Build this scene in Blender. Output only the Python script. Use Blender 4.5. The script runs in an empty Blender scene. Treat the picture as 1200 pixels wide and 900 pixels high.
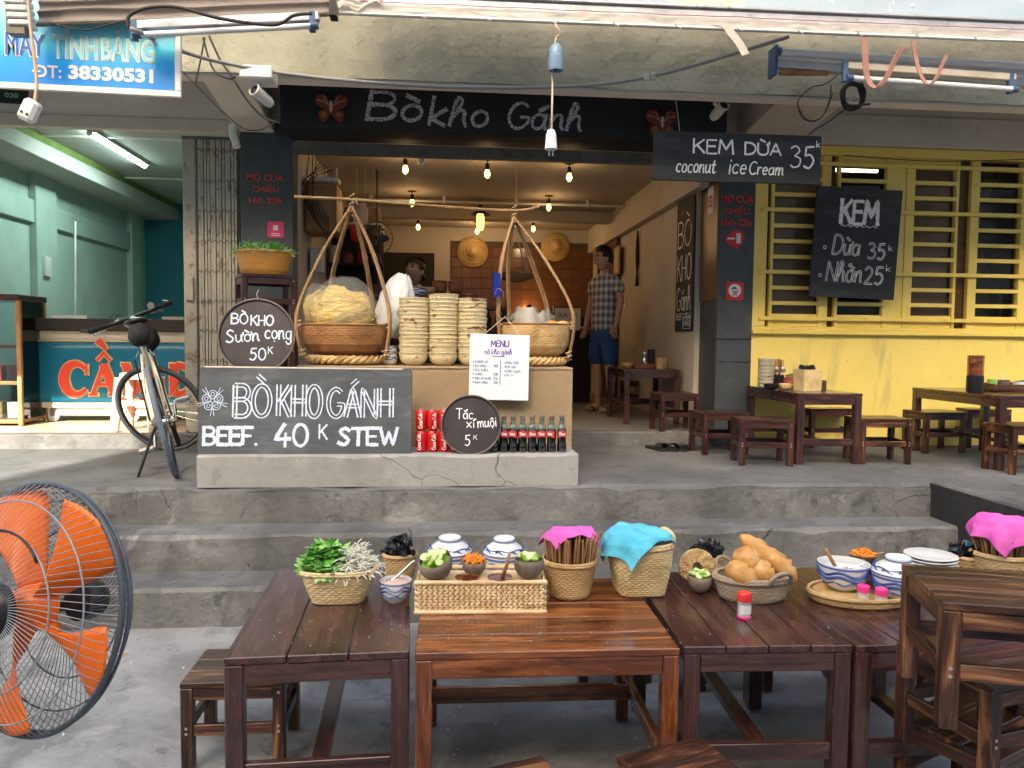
import bpy, bmesh, math, random, unicodedata
from mathutils import Vector as V, Matrix, Euler, noise as mnoise
random.seed(7)
SC = bpy.context.scene
COL = SC.collection
PI = math.pi
rad = math.radians
# ---------------------------------------------------------------- camera
EYE = V((0, 0, 1.4))
cam_d = bpy.data.cameras.new('camera'); cam_d.sensor_width = 36; cam_d.lens = 27
cam_d.clip_start = .02; cam_d.clip_end = 500
cam = bpy.data.objects.new('camera', cam_d); COL.objects.link(cam); SC.camera = cam
CR = Matrix.Rotation(rad(-5.14), 3, 'Z') @ Matrix.Rotation(PI/2-rad(3.18), 3, 'X') @ Matrix.Rotation(rad(.6), 3, 'Z')
cam.matrix_world = Matrix.Translation(EYE) @ CR.to_4x4()
# ---------------------------------------------------------------- sky, sun, exposure
SUN_TO = V((-.25, -1, .61)).normalized()          # towards the sun: behind the camera, a little left
W = bpy.data.worlds.new('World'); SC.world = W; W.use_nodes = True
nt = W.node_tree; bg = nt.nodes['Background']
sky = nt.nodes.new('ShaderNodeTexSky'); sky.sky_type = 'NISHITA'; sky.sun_disc = False
sky.sun_elevation = math.asin(SUN_TO.z); sky.sun_rotation = math.atan2(SUN_TO.x, SUN_TO.y)
sky.air_density = 1.0; sky.dust_density = 8.0; sky.ozone_density = 0
nt.links.new(sky.outputs[0], bg.inputs[0]); bg.inputs[1].default_value = .15
sd = bpy.data.lights.new('sun', 'SUN'); sd.energy = 4.0; sd.angle = rad(.5); sd.color = (1, .94, .84)
so = bpy.data.objects.new('sun', sd); COL.objects.link(so)
so.rotation_euler = SUN_TO.to_track_quat('Z', 'Y').to_euler(); so.location = (0, -5, 12)
SC.view_settings.view_transform = 'Standard'; SC.view_settings.look = 'None'
SC.view_settings.exposure = 2.25; SC.view_settings.gamma = 1
SC.view_settings.use_white_balance = True; SC.view_settings.white_balance_temperature = 6800; SC.view_settings.white_balance_tint = 8
SC.render.engine = 'CYCLES'
SC.cycles.max_bounces = 8; SC.cycles.transparent_max_bounces = 12
# ---------------------------------------------------------------- measuring helpers (photo pixel -> point on a real plane)
def ray(px, py): return CR @ V(((px-600)/900, -(py-450)/900, -1))
def PY(px, py, Y): d = ray(px, py); return EYE + d*(Y/d.y)
def PZ(px, py, z): d = ray(px, py); return EYE + d*((z-EYE.z)/d.z)
def kpx(px, py, Y): return (PY(px+10, py, Y).x-PY(px-10, py, Y).x)/20
def PX(px, py, x): d = ray(px, py); return EYE + d*(x/d.x)
# ---------------------------------------------------------------- mesh helpers
def bez(p, n=24, closed=False):
    """Catmull-Rom through points"""
    p = [V(q) for q in p]; out = []
    m = len(p)
    for i in range(m if closed else m-1):
        if closed: a, b, c, d = p[(i-1) % m], p[i], p[(i+1) % m], p[(i+2) % m]
        else: a, b, c, d = p[max(i-1, 0)], p[i], p[i+1], p[min(i+2, m-1)]
        k = max(2, n//m)
        for j in range(k):
            t = j/k
            out.append(.5*((2*b)+(c-a)*t+(2*a-5*b+4*c-d)*t*t+(3*b-a-3*c+d)*t**3))
    if not closed: out.append(p[-1])
    return out
class MB:
    def __init__(s): s.v = []; s.f = []; s.m = []; s.mi = 0
    def add(s, vs, fs):
        o = len(s.v); s.v += [tuple(q) for q in vs]; s.f += [tuple(i+o for i in g) for g in fs]; s.m += [s.mi]*len(fs); return s
    def box(s, a, b, jit=0):
        x0, y0, z0 = a; x1, y1, z1 = b
        vs = [(x0,y0,z0),(x1,y0,z0),(x1,y1,z0),(x0,y1,z0),(x0,y0,z1),(x1,y0,z1),(x1,y1,z1),(x0,y1,z1)]
        if jit: vs = [tuple(c+random.uniform(-jit, jit) for c in q) for q in vs]
        return s.add(vs, [(0,3,2,1),(4,5,6,7),(0,1,5,4),(1,2,6,5),(2,3,7,6),(3,0,4,7)])
    def bar(s, p, q, w, h, up=V((0,0,1)), w2=None, h2=None):
        p, q = V(p), V(q); d = (q-p).normalized()
        if abs(d.dot(up)) > .98: up = V((0,1,0))
        x = d.cross(up).normalized(); y = x.cross(d)
        vs = []
        for c, ww, hh in ((p, w, h), (q, w2 or w, h2 or h)):
            vs += [c-x*ww/2-y*hh/2, c+x*ww/2-y*hh/2, c+x*ww/2+y*hh/2, c-x*ww/2+y*hh/2]
        return s.add(vs, [(3,2,1,0),(4,5,6,7),(0,1,5,4),(1,2,6,5),(2,3,7,6),(3,0,4,7)])
    def tube(s, pts, r, n=8, closed=False, caps=True, rf=None):
        pts = [V(p) for p in pts]; m = len(pts); vs = []; fs = []
        up = V((0,0,1)); 
        t0 = (pts[1]-pts[0]).normalized()
        if abs(t0.dot(up)) > .9: up = V((1,0,0))
        x = t0.cross(up).normalized()
        for i, p in enumerate(pts):
            if closed: t = (pts[(i+1) % m]-pts[i-1])
            else: t = pts[min(i+1, m-1)]-pts[max(i-1, 0)]
            t.normalize(); x = (x-t*x.dot(t))
            if x.length < 1e-6: x = t.orthogonal()
            x.normalize(); y = t.cross(x)
            rr = rf(i/(m-1)) if rf else r
            for k in range(n):
                a = 2*PI*k/n; vs.append(p+x*math.cos(a)*rr+y*math.sin(a)*rr)
        for i in range(m if closed else m-1):
            j = (i+1) % m
            for k in range(n):
                l = (k+1) % n; fs.append((i*n+k, i*n+l, j*n+l, j*n+k))
        if caps and not closed: fs += [tuple(range(n-1, -1, -1)), tuple((m-1)*n+k for k in range(n))]
        return s.add(vs, fs)
    def lathe(s, prof, n=24, c=(0,0,0), axis='Z', sq=None, wob=0):
        """prof: (r, z) from bottom to top"""
        vs = []; fs = []; m = len(prof); c = V(c)
        for i, (r, z) in enumerate(prof):
            for k in range(n):
                a = 2*PI*k/n; rr = r
                if sq:
                    e = sq(i/(m-1)); cs, sn = abs(math.cos(a)), abs(math.sin(a)); rr = r/((cs**e+sn**e)**(1/e))
                if wob: rr *= 1+wob*mnoise.noise(V((math.cos(a)*1.5, math.sin(a)*1.5, z*20)))
                x, y = rr*math.cos(a), rr*math.sin(a)
                q = V((x, y, z)) if axis == 'Z' else (V((x, -z, y)) if axis == 'Y' else V((z, x, y)))
                vs.append(c+q)
        for i in range(m-1):
            for k in range(n):
                l = (k+1) % n; fs.append((i*n+k, i*n+l, (i+1)*n+l, (i+1)*n+k))
        if prof[0][0] > 1e-5: fs.append(tuple(range(n-1, -1, -1)))
        if prof[-1][0] > 1e-5: fs.append(tuple((m-1)*n+k for k in range(n)))
        return s.add(vs, fs)
    def ell(s, c, r, n=12, m=8, seed=None, amp=0):
        c = V(c); vs = []; fs = []
        for i in range(1, m):
            for k in range(n):
                a = 2*PI*k/n; b = PI*i/m; d = V((math.sin(b)*math.cos(a), math.sin(b)*math.sin(a), -math.cos(b)))
                q = 1+amp*mnoise.noise(d*1.7+V((seed or 0,)*3)) if amp else 1
                vs.append(c+V((d.x*r[0]*q, d.y*r[1]*q, d.z*r[2]*q)))
        vs += [c-V((0,0,r[2])), c+V((0,0,r[2]))]; b0 = len(vs)-2
        for i in range(m-2):
            for k in range(n): l = (k+1) % n; fs.append((i*n+k, i*n+l, (i+1)*n+l, (i+1)*n+k))
        for k in range(n): l = (k+1) % n; fs += [(b0, l, k), (b0+1, (m-2)*n+k, (m-2)*n+l)]
        return s.add(vs, fs)
    def prism(s, poly, y0, y1):
        """poly: (x,z) outline counter-clockwise seen from -Y, extruded y0..y1"""
        n = len(poly); vs = [(x, y0, z) for x, z in poly]+[(x, y1, z) for x, z in poly]
        return s.add(vs, [tuple(range(n)), tuple(range(2*n-1, n-1, -1))]+[(i, i+n, (i+1) % n+n, (i+1) % n) for i in range(n)])
    def grid(s, fn, nu, nv, cu=False):
        vs = [fn(i/nu, j/nv) for j in range(nv+1) for i in range(nu if cu else nu+1)]
        w = nu if cu else nu+1; fs = []
        for j in range(nv):
            for i in range(nu):
                k = (i+1) % w if cu else i+1
                fs.append((j*w+i, j*w+k, (j+1)*w+k, (j+1)*w+i))
        return s.add(vs, fs)
    def move(s, M, start=0):
        s.v[start:] = [tuple(M @ V(q)) for q in s.v[start:]]; return s
    def mesh(s, name):
        me = bpy.data.meshes.new(name); me.from_pydata(s.v, [], s.f); me.update()
        if any(s.m): me.polygons.foreach_set('material_index', s.m)
        return me
def ob(name, mb, mat, parent=None, loc=None, rot=None, smooth=False, bev=0, sub=0, solid=0):
    me = mb.mesh(name) if isinstance(mb, MB) else mb
    if isinstance(mb, MB):
        for m_ in (mat if isinstance(mat, (list, tuple)) else [mat]): me.materials.append(m_)
        if smooth:
            me.polygons.foreach_set('use_smooth', [True]*len(me.polygons))
            if smooth != 'all': me.set_sharp_from_angle(angle=rad(38))
    o = bpy.data.objects.new(name, me); COL.objects.link(o)
    if parent: o.parent = parent
    if loc is not None: o.location = loc
    if rot is not None: o.rotation_euler = rot
    if solid: md = o.modifiers.new('solid', 'SOLIDIFY'); md.thickness = solid; md.offset = 0
    if sub: md = o.modifiers.new('sub', 'SUBSURF'); md.levels = md.render_levels = sub
    if bev: md = o.modifiers.new('bevel', 'BEVEL'); md.width = bev; md.segments = 1; md.limit_method = 'ANGLE'
    return o
def tag(o, label, cat, group=None, kind=None):
    if label: o['label'] = label
    if cat: o['category'] = cat
    if group: o['group'] = group
    if kind: o['kind'] = kind
    return o
def thing(name, label, cat, loc=(0,0,0), rz=0, group=None, rot=None):
    o = bpy.data.objects.new(name, None); COL.objects.link(o); o.empty_display_size = .05
    o.location = loc; o.rotation_euler = rot if rot is not None else (0, 0, rz)
    return tag(o, label, cat, group)
def struct(name, mb, mat, parent=None, **k):
    o = ob(name, mb, mat, parent, **k)
    if not parent: o['kind'] = 'structure'
    return o
def kids(o): return [c for c in list(COL.objects) if c.parent == o]
def dup(root, loc=None, rz=None, label=None, group=None, rot=None, scale=None):
    def cp(o, par):
        ch = list(o.children)
        c = o.copy(); COL.objects.link(c)
        if par: c.parent = par
        for k in ch: cp(k, c)
        return c
    r = cp(root, None)
    if loc is not None: r.location = loc
    if rz is not None: r.rotation_euler = (0, 0, rz)
    if rot is not None: r.rotation_euler = rot
    if scale is not None: r.scale = (scale,)*3 if not hasattr(scale, '__len__') else scale
    if label: r['label'] = label
    if group: r['group'] = group
    return r
def barobj(name, p, q, w, h, mat, parent=None, up=V((0,0,1)), bev=.002):
    """a piece of timber whose own X axis runs along its length"""
    p, q = V(p), V(q); L = (q-p).length; d = (q-p)/L
    if abs(d.dot(up)) > .98: up = V((0,1,0))
    y = up.cross(d).normalized(); z = d.cross(y)
    mb = MB().box((-L/2, -w/2, -h/2), (L/2, w/2, h/2))
    o = ob(name, mb, mat, parent, bev=bev)
    M = Matrix((d, y, z)).transposed().to_4x4(); M.translation = (p+q)/2
    o.location = M.translation; o.rotation_euler = M.to_euler()
    return o
# ---------------------------------------------------------------- materials
def mat(name, cols, scale=4, stretch=(1,1,1), rough=.6, rvar=.1, bump=.15, bscale=None, metal=0, detail=6, dist=.3,
        emit=None, alpha=None, trans=0, spots=None, rand=True, lo=.3, hi=.7, sss=0, coat=0, spec=.5, bdist=.01, ior=1.45):
    m = bpy.data.materials.new(name); m.use_nodes = True; N = m.node_tree.nodes; L = m.node_tree.links
    b = N['Principled BSDF']
    if not isinstance(cols[0], (tuple, list)): cols = [cols]
    tc = N.new('ShaderNodeTexCoord'); mp = N.new('ShaderNodeMapping'); mp.inputs['Scale'].default_value = stretch
    L.new(tc.outputs['Object'], mp.inputs[0]); co = mp.outputs[0]
    if rand:
        oi = N.new('ShaderNodeObjectInfo'); ml = N.new('ShaderNodeMath'); ml.operation = 'MULTIPLY'; ml.inputs[1].default_value = 37
        L.new(oi.outputs['Random'], ml.inputs[0]); va = N.new('ShaderNodeVectorMath'); L.new(co, va.inputs[0]); L.new(ml.outputs[0], va.inputs[1]); co = va.outputs[0]
    nz = N.new('ShaderNodeTexNoise'); nz.inputs['Scale'].default_value = scale; nz.inputs['Detail'].default_value = detail; nz.inputs['Distortion'].default_value = dist
    nz.inputs['Roughness'].default_value = .62
    L.new(co, nz.inputs['Vector'])
    col = None
    if len(cols) > 1:
        cr = N.new('ShaderNodeValToRGB'); e = cr.color_ramp.elements
        for i, c in enumerate(cols):
            pos = lo+(hi-lo)*i/(len(cols)-1)
            if i < 2: e[i].position = pos
            else: e.new(pos)
        for i, c in enumerate(cols): e[i].color = (*c[:3], 1)
        L.new(nz.outputs[0], cr.inputs[0]); col = cr.outputs[0]
    else: b.inputs['Base Color'].default_value = (*cols[0][:3], 1)
    for sp in (spots or []):     # (colour, noise scale, threshold, softness, amount)
        c, sc_, th, sf, am = sp[:5]
        n2 = N.new('ShaderNodeTexNoise'); n2.inputs['Scale'].default_value = sc_; n2.inputs['Detail'].default_value = 7; n2.inputs['Roughness'].default_value = .65
        n2.inputs['Distortion'].default_value = .4
        src = co
        if len(sp) > 5:
            m2 = N.new('ShaderNodeMapping'); m2.inputs['Scale'].default_value = sp[5]; L.new(co, m2.inputs[0]); src = m2.outputs[0]
        L.new(src, n2.inputs['Vector'])
        mr = N.new('ShaderNodeMapRange'); mr.inputs[1].default_value = th; mr.inputs[2].default_value = th+sf; mr.inputs[4].default_value = am
        L.new(n2.outputs[0], mr.inputs[0]); mx = N.new('ShaderNodeMix'); mx.data_type = 'RGBA'
        L.new(mr.outputs[0], mx.inputs[0])
        if col: L.new(col, mx.inputs[6])
        else: mx.inputs[6].default_value = (*cols[0][:3], 1)
        mx.inputs[7].default_value = (*c, 1); col = mx.outputs[2]
    if col: L.new(col, b.inputs['Base Color'])
    rr = N.new('ShaderNodeMapRange'); rr.inputs[3].default_value = max(0, rough-rvar); rr.inputs[4].default_value = min(1, rough+rvar)
    L.new(nz.outputs[0], rr.inputs[0]); L.new(rr.outputs[0], b.inputs['Roughness'])
    b.inputs['Metallic'].default_value = metal
    b.inputs['Specular IOR Level'].default_value = spec; b.inputs['IOR'].default_value = ior
    if bump:
        n3 = N.new('ShaderNodeTexNoise'); n3.inputs['Scale'].default_value = bscale or scale*4; n3.inputs['Detail'].default_value = 6
        L.new(co, n3.inputs['Vector']); bp = N.new('ShaderNodeBump'); bp.inputs['Strength'].default_value = bump; bp.inputs['Distance'].default_value = bdist
        L.new(n3.outputs[0], bp.inputs['Height']); L.new(bp.outputs[0], b.inputs['Normal'])
    if emit: b.inputs['Emission Color'].default_value = (*emit[0], 1); b.inputs['Emission Strength'].default_value = emit[1]
    if alpha is not None: b.inputs['Alpha'].default_value = alpha
    if trans: b.inputs['Transmission Weight'].default_value = trans
    if sss: b.inputs['Subsurface Weight'].default_value = sss; b.inputs['Subsurface Radius'].default_value = (.02, .01, .006)
    if coat: b.inputs['Coat Weight'].default_value = coat; b.inputs['Coat Roughness'].default_value = .16
    return m
def wood(name, dark, mid, light, rough=.35, g=1.0, wear=.25, wearcol=(.5,.38,.22), coat=0, rings=1.0, lo=.28, hi=.74, char=.6):
    m = mat(name, [dark, mid, light], scale=3.0*g, stretch=(.7, 6, 6), rough=rough, rvar=.12, bump=.25, bscale=22, detail=12, dist=1.5*rings,
            spots=[(dark, 2.5, .52, .12, .8, (.5, 4, 4)), (wearcol, 9, .66, .05, wear, (.6, 3, 3)), (wearcol, 34, .69, .03, wear*1.3, (.12, 1.6, 1.6)), (dark, 4, .60, .05, char, (1, 1, 1)), (wearcol, 14, .67, .03, wear, (1, 1, 1))], lo=lo, hi=hi, coat=coat, bdist=.003)
    return m
def concrete(name, a, b, rough=.85, bump=.5, stain=(.03,.03,.03), st=.5, light=None, scale=1.2, crack=0, big=0):
    sp = [(stain, .9, .5, .25, st), (stain, 7, .57, .10, st*.45, (1,1,.22)), (stain, 11, .6, .06, st*.7), (tuple(min(1, c*1.5+.03) for c in b), 30, .66, .06, .5)]
    if light: sp.append((light, 2.3, .58, .1, .7))
    if big: sp += [(tuple(c*.8 for c in stain), .42, .46, .12, big), (stain, 3.1, .55, .07, big*.7), (tuple(c*.6 for c in stain), 55, .63, .05, .7)]
    m = mat(name, [a, b], scale=scale, rough=rough, rvar=.1, bump=bump, bscale=26, detail=9, spots=sp, rand=False, bdist=.012)
    if crack:
        N = m.node_tree.nodes; L = m.node_tree.links; bs = N['Principled BSDF']
        tc = [n for n in N if n.type == 'TEX_COORD'][0]
        nz = N.new('ShaderNodeTexNoise'); nz.inputs['Scale'].default_value = 2.2; L.new(tc.outputs['Object'], nz.inputs['Vector'])
        mx = N.new('ShaderNodeMix'); mx.data_type = 'RGBA'; mx.blend_type = 'LINEAR_LIGHT'; mx.inputs[0].default_value = .35
        L.new(tc.outputs['Object'], mx.inputs[6]); L.new(nz.outputs[1], mx.inputs[7])
        vo = N.new('ShaderNodeTexVoronoi'); vo.feature = 'DISTANCE_TO_EDGE'; vo.inputs['Scale'].default_value = crack; L.new(mx.outputs[2], vo.inputs['Vector'])
        mr = N.new('ShaderNodeMapRange'); mr.inputs[1].default_value = .0012; mr.inputs[2].default_value = .004; mr.inputs[3].default_value = .65; mr.inputs[4].default_value = 0
        L.new(vo.outputs[0], mr.inputs[0])
        c2 = N.new('ShaderNodeMix'); c2.data_type = 'RGBA'; L.new(mr.outputs[0], c2.inputs[0])
        src = bs.inputs['Base Color'].links[0].from_socket; L.new(src, c2.inputs[6]); c2.inputs[7].default_value = (.03,.03,.03,1); L.new(c2.outputs[2], bs.inputs['Base Color'])
    return m
def glass(name, tint=(.8,.9,.9), rough=.03, alpha=.25, gain=1):
    m = bpy.data.materials.new(name); m.use_nodes = True; N = m.node_tree.nodes; L = m.node_tree.links
    N.remove(N['Principled BSDF']); o = N['Material Output']
    t = N.new('ShaderNodeBsdfTransparent'); t.inputs[0].default_value = (*tint, 1)
    g = N.new('ShaderNodeBsdfGlossy'); g.inputs['Roughness'].default_value = rough
    fr = N.new('ShaderNodeFresnel'); fr.inputs[0].default_value = 1.5
    ad = N.new('ShaderNodeMath'); ad.operation = 'MULTIPLY_ADD'; ad.inputs[1].default_value = gain; ad.inputs[2].default_value = alpha*.15
    L.new(fr.outputs[0], ad.inputs[0]); mx = N.new('ShaderNodeMixShader'); L.new(ad.outputs[0], mx.inputs[0]); L.new(t.outputs[0], mx.inputs[1]); L.new(g.outputs[0], mx.inputs[2])
    L.new(mx.outputs[0], o.inputs[0]); return m
def film(name, col, a=.5, rough=.3):
    """thin cloudy plastic: part see-through, part diffuse"""
    m = mat(name, [col], rough=rough, bump=.6, bscale=14, bdist=.02)
    m.node_tree.nodes['Principled BSDF'].inputs['Alpha'].default_value = a
    return m
def emitter(name, col, s):
    m = bpy.data.materials.new(name); m.use_nodes = True; b = m.node_tree.nodes['Principled BSDF']
    b.inputs['Base Color'].default_value = (*col, 1); b.inputs['Emission Color'].default_value = (*col, 1); b.inputs['Emission Strength'].default_value = s; return m
def chalk(name, col, cover=.42, scale=160):
    m = bpy.data.materials.new(name); m.use_nodes = True; N = m.node_tree.nodes; L = m.node_tree.links; b = N['Principled BSDF']
    b.inputs['Base Color'].default_value = (*col, 1); b.inputs['Roughness'].default_value = .95
    tc = N.new('ShaderNodeTexCoord'); nz = N.new('ShaderNodeTexNoise'); nz.inputs['Scale'].default_value = scale; nz.inputs['Detail'].default_value = 4
    L.new(tc.outputs['Object'], nz.inputs['Vector']); mr = N.new('ShaderNodeMapRange'); mr.inputs[1].default_value = cover-.08; mr.inputs[2].default_value = cover+.08; mr.inputs[3].default_value = .25; mr.inputs[4].default_value = 1
    L.new(nz.outputs[0], mr.inputs[0]); L.new(mr.outputs[0], b.inputs['Alpha']); return m
# ---------------------------------------------------------------- handwriting: single-stroke letters
def arc(cx, cy, rx, ry, a0, a1, n=14): return [(cx+rx*math.cos(rad(a0+(a1-a0)*i/n)), cy+ry*math.sin(rad(a0+(a1-a0)*i/n))) for i in range(n+1)]
def cv(*p): return [(q.x, q.y) for q in bez([(a, b, 0) for a, b in p], 18)]
G = {
 'A': (.62, [[(0,0),(.31,1),(.62,0)], [(.12,.36),(.5,.36)]]),
 'B': (.58, [[(0,0),(0,1)], [(0,1)]+arc(.28,.77,.24,.23,90,-90)+[(0,.54)], [(0,.54)]+arc(.28,.27,.3,.27,90,-90)+[(0,0)]]),
 'C': (.6, [arc(.34,.5,.34,.5,50,310)]),
 'D': (.62, [[(.0,0),(0,1)], [(0,1)]+arc(.2,.5,.42,.5,90,-90)+[(0,0)]]),
 'E': (.5, [[(.5,1),(0,1),(0,0),(.5,0)], [(0,.52),(.42,.52)]]),
 'F': (.5, [[(.5,1),(0,1),(0,0)], [(0,.52),(.4,.52)]]),
 'G': (.64, [arc(.34,.5,.34,.5,50,340)+[(.66,.45),(.4,.45)]]),
 'H': (.58, [[(0,0),(0,1)], [(.56,0),(.56,1)], [(0,.5),(.56,.5)]]),
 'K': (.58, [[(0,0),(0,1)], [(.55,1),(.04,.46)], [(.18,.56),(.58,0)]]),
 'M': (.78, [[(0,0),(.08,1),(.39,.3),(.7,1),(.78,0)]]),
 'N': (.6, [[(0,0),(0,1),(.6,0),(.6,1)]]),
 'O': (.66, [arc(.33,.5,.33,.5,95,455,22)]),
 'S': (.52, [cv((.5,.86),(.3,1),(.06,.8),(.24,.55),(.48,.3),(.28,.0),(0,.12))]),
 'T': (.58, [[(0,1),(.58,1)], [(.3,1),(.28,0)]]),
 'U': (.6, [[(0,1)]+[(0,.3)]+arc(.3,.3,.3,.3,180,360)+[(.6,1)]]),
 'W': (.82, [[(0,1),(.2,0),(.41,.75),(.62,0),(.82,1)]]),
 'a': (.46, [arc(.2,.28,.2,.28,60,380), [(.42,.56),(.41,.12),(.48,0)]]),
 'b': (.44, [[(0,1),(0,0)], arc(.2,.28,.2,.28,150,-150)]),
 'c': (.4, [arc(.22,.28,.22,.28,50,310)]),
 'd': (.46, [arc(.2,.28,.2,.28,60,380), [(.42,1),(.41,.12),(.48,0)]]),
 'e': (.42, [[(.02,.3),(.4,.32)]+arc(.21,.29,.2,.28,10,310)]),
 'f': (.36, [cv((.38,.92),(.24,1),(.14,.8),(.14,0)), [(0,.56),(.32,.56)]]),
 'g': (.46, [arc(.2,.28,.2,.28,60,380), cv((.42,.56),(.42,.1),(.38,-.3),(.16,-.36),(.02,-.2))]),
 'h': (.44, [cv((.16,.6),(.24,.9),(.12,1.02),(.04,.7),(0,0)), cv((.02,.25),(.18,.55),(.34,.52),(.36,.2),(.44,0))]),
 'i': (.12, [[(.04,.56),(.06,0)], [(.05,.78),(.06,.82)]]),
 'k': (.42, [[(0,1),(0,0)], [(.38,.58),(.02,.24),(.4,0)]]),
 'l': (.12, [[(.04,1),(.06,0)]]),
 'm': (.7, [[(0,.56),(.02,0)], cv((.02,.3),(.16,.56),(.3,.5),(.32,0)), cv((.33,.3),(.46,.56),(.6,.5),(.62,.15),(.7,0))]),
 'n': (.44, [[(0,.56),(.02,0)], cv((.02,.28),(.18,.56),(.34,.5),(.36,.15),(.44,0))]),
 'o': (.44, [arc(.22,.28,.21,.28,95,455,16)]),
 'r': (.32, [[(0,.56),(.02,0)], cv((.02,.3),(.14,.54),(.32,.52))]),
 's': (.34, [cv((.34,.5),(.16,.58),(.06,.42),(.2,.28),(.32,.14),(.16,0),(0,.08))]),
 't': (.34, [cv((.14,.86),(.12,.2),(.2,0),(.34,.06)), [(0,.56),(.3,.56)]]),
 'u': (.46, [cv((0,.56),(.02,.14),(.16,0),(.34,.16),(.4,.56)), [(.4,.56),(.4,.1),(.48,0)]]),
 'w': (.6, [cv((0,.56),(.14,0),(.3,.45),(.44,0),(.6,.56))]),
 'x': (.42, [[(0,.56),(.4,0)], [(.4,.56),(0,0)]]),
 'y': (.42, [[(0,.56),(.2,.1)], [(.4,.56),(.04,-.34)]]),
 '0': (.54, [arc(.27,.5,.27,.5,95,455,20)]),
 '1': (.2, [[(0,.8),(.16,1),(.16,0)]]),
 '2': (.5, [cv((.02,.8),(.2,1),(.44,.8),(.34,.45),(.0,0))+[(.5,.02)]]),
 '3': (.5, [cv((.02,.9),(.24,1),(.42,.78),(.18,.54))+cv((.18,.54),(.46,.4),(.4,.08),(.14,0),(0,.1))]),
 '4': (.56, [[(.34,1),(0,.32),(.56,.34)], [(.4,.6),(.38,0)]]),
 '5': (.5, [[(.46,1),(.1,.98),(.06,.56)]+cv((.06,.56),(.3,.62),(.46,.34),(.26,0),(0,.08))]),
 '8': (.5, [arc(.25,.76,.2,.23,-90,270), arc(.25,.27,.24,.27,90,450)]),
 '.': (.1, [[(.03,0),(.06,.03)]]), ',': (.12, [[(.08,.04),(.0,-.16)]]), '-': (.34, [[(.02,.4),(.3,.4)]]), ':': (.1, [[(.03,.1),(.06,.13)], [(.03,.5),(.06,.53)]]),
 '~': (.6, [cv((0,.5),(.15,.65),(.3,.5),(.45,.35),(.6,.5))]),
}
def strokes(text, lowmark=None):
    """-> list of polylines (x,y) with cap height 1, plus total advance"""
    out = []; x = 0; last = None
    for ch in unicodedata.normalize('NFD', text):
        cp = ord(ch)
        if ch == ' ': x += .34; continue
        if cp >= 0x300:
            w, up = last; cx = x-.14-w/2; t = 1.1 if up else .7
            if cp == 0x300: out.append([(cx-.16, t+.2), (cx+.1, t+.02)])
            elif cp == 0x301: out.append([(cx-.04, t+.02), (cx+.2, t+.2)])
            elif cp == 0x302: out.append([(cx-.15, t), (cx, t+.15), (cx+.15, t)])
            elif cp == 0x303: out.append([(a*.62+cx-.18, (b-.5)*1.0+t+.08) for a, b in G['~'][1][0]])
            elif cp == 0x306: out.append(arc(cx, t+.13, .13, .12, 180, 360, 8))
            elif cp == 0x31b: yy = 1. if up else .58; xx = x-.14; out.append(cv((xx-.08, yy-.1), (xx+.06, yy-.02), (xx+.07, yy+.14)))
            elif cp == 0x323: out.append([(cx, -.17), (cx+.03, -.15)])
            elif cp == 0x309: out.append(cv((cx-.08,t+.12),(cx+.04,t+.2),(cx+.06,t+.08),(cx,t)))
            continue
        w, st = G[ch]; 
        for s in st: out.append([(x+a, b) for a, b in s])
        last = (w, ch.isupper() or ch.isdigit()); x += w+.14
    return out, max(x-.14, .1)
def write(name, text, x, z, h, parent, m, w=.012, width=None, y=-.001, slant=0, rot=0, double=False, jit=.02, seed=0):
    """chalk lettering on the front (-Y) face of a board; (x,z) = left end of the baseline"""
    rnd = random.Random(seed or text); st, adv = strokes(text); kx = (width/adv if width else h)
    mb = MB(); c, s_ = math.cos(rot), math.sin(rot); lay = 0
    for s in st:
        pts = []
        for i in range(len(s)-1):
            a, b = V(s[i]), V(s[i+1]); L = (b-a).length; k = max(1, int(L/.08))
            for j in range(k): pts.append(a.lerp(b, j/k))
        pts.append(V(s[-1]))
        dz = rnd.uniform(-jit, jit); ww = w*rnd.uniform(.85, 1.15); lay += 1
        P = [V((p.x*kx+slant*p.y*h, (p.y+dz+rnd.uniform(-jit, jit)*.25)*h)) for p in pts]
        for off in ((-.75*w, .75*w) if double else (0,)):
            vs = []
            for i, p in enumerate(P):
                t = (P[min(i+1, len(P)-1)]-P[max(i-1, 0)]); t = t.normalized() if t.length > 0 else V((1, 0))
                nr = V((-t.y, t.x)); q = ww*.5*rnd.uniform(.8, 1.15)*(.62 if double else 1)
                for sg in (-1, 1):
                    r = p+nr*(sg*q+off)+t*(0 if 0 < i < len(P)-1 else (-q*.7 if i == 0 else q*.7))
                    vs.append((x+r.x*c-r.y*s_, y-.00004*lay, z+r.x*s_+r.y*c))
            mb.add(vs, [(2*i, 2*i+1, 2*i+3, 2*i+2) for i in range(len(P)-1)])
    return ob(name, mb, m, parent)
def text(name, body, x, z, w, h, parent, m, y=-.001, bold=0, ext=.0008, align='L', space=1):
    """printed lettering fitted into a w x h box whose lower-left corner is (x,z), facing -Y"""
    cu = bpy.data.curves.new('lettering', 'FONT'); cu.body = body; cu.offset = bold; cu.extrude = .001; cu.resolution_u = 3; cu.space_character = space
    t = bpy.data.objects.new('tmp', cu); COL.objects.link(t)
    dg = bpy.context.evaluated_depsgraph_get(); me = bpy.data.meshes.new_from_object(t.evaluated_get(dg))
    bpy.data.objects.remove(t)
    xs = [q.co.x for q in me.vertices]; ys = [q.co.y for q in me.vertices]; x0, x1, y0, y1 = min(xs), max(xs), min(ys), max(ys)
    for q in me.vertices:
        a, b, c = q.co; q.co = (x+(a-x0)/(x1-x0)*w, y-(ext if c > 0 else 0), z+(b-y0)/(y1-y0)*h)
    me.materials.clear(); me.materials.append(m)
    return ob(name, me, m, parent)
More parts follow.
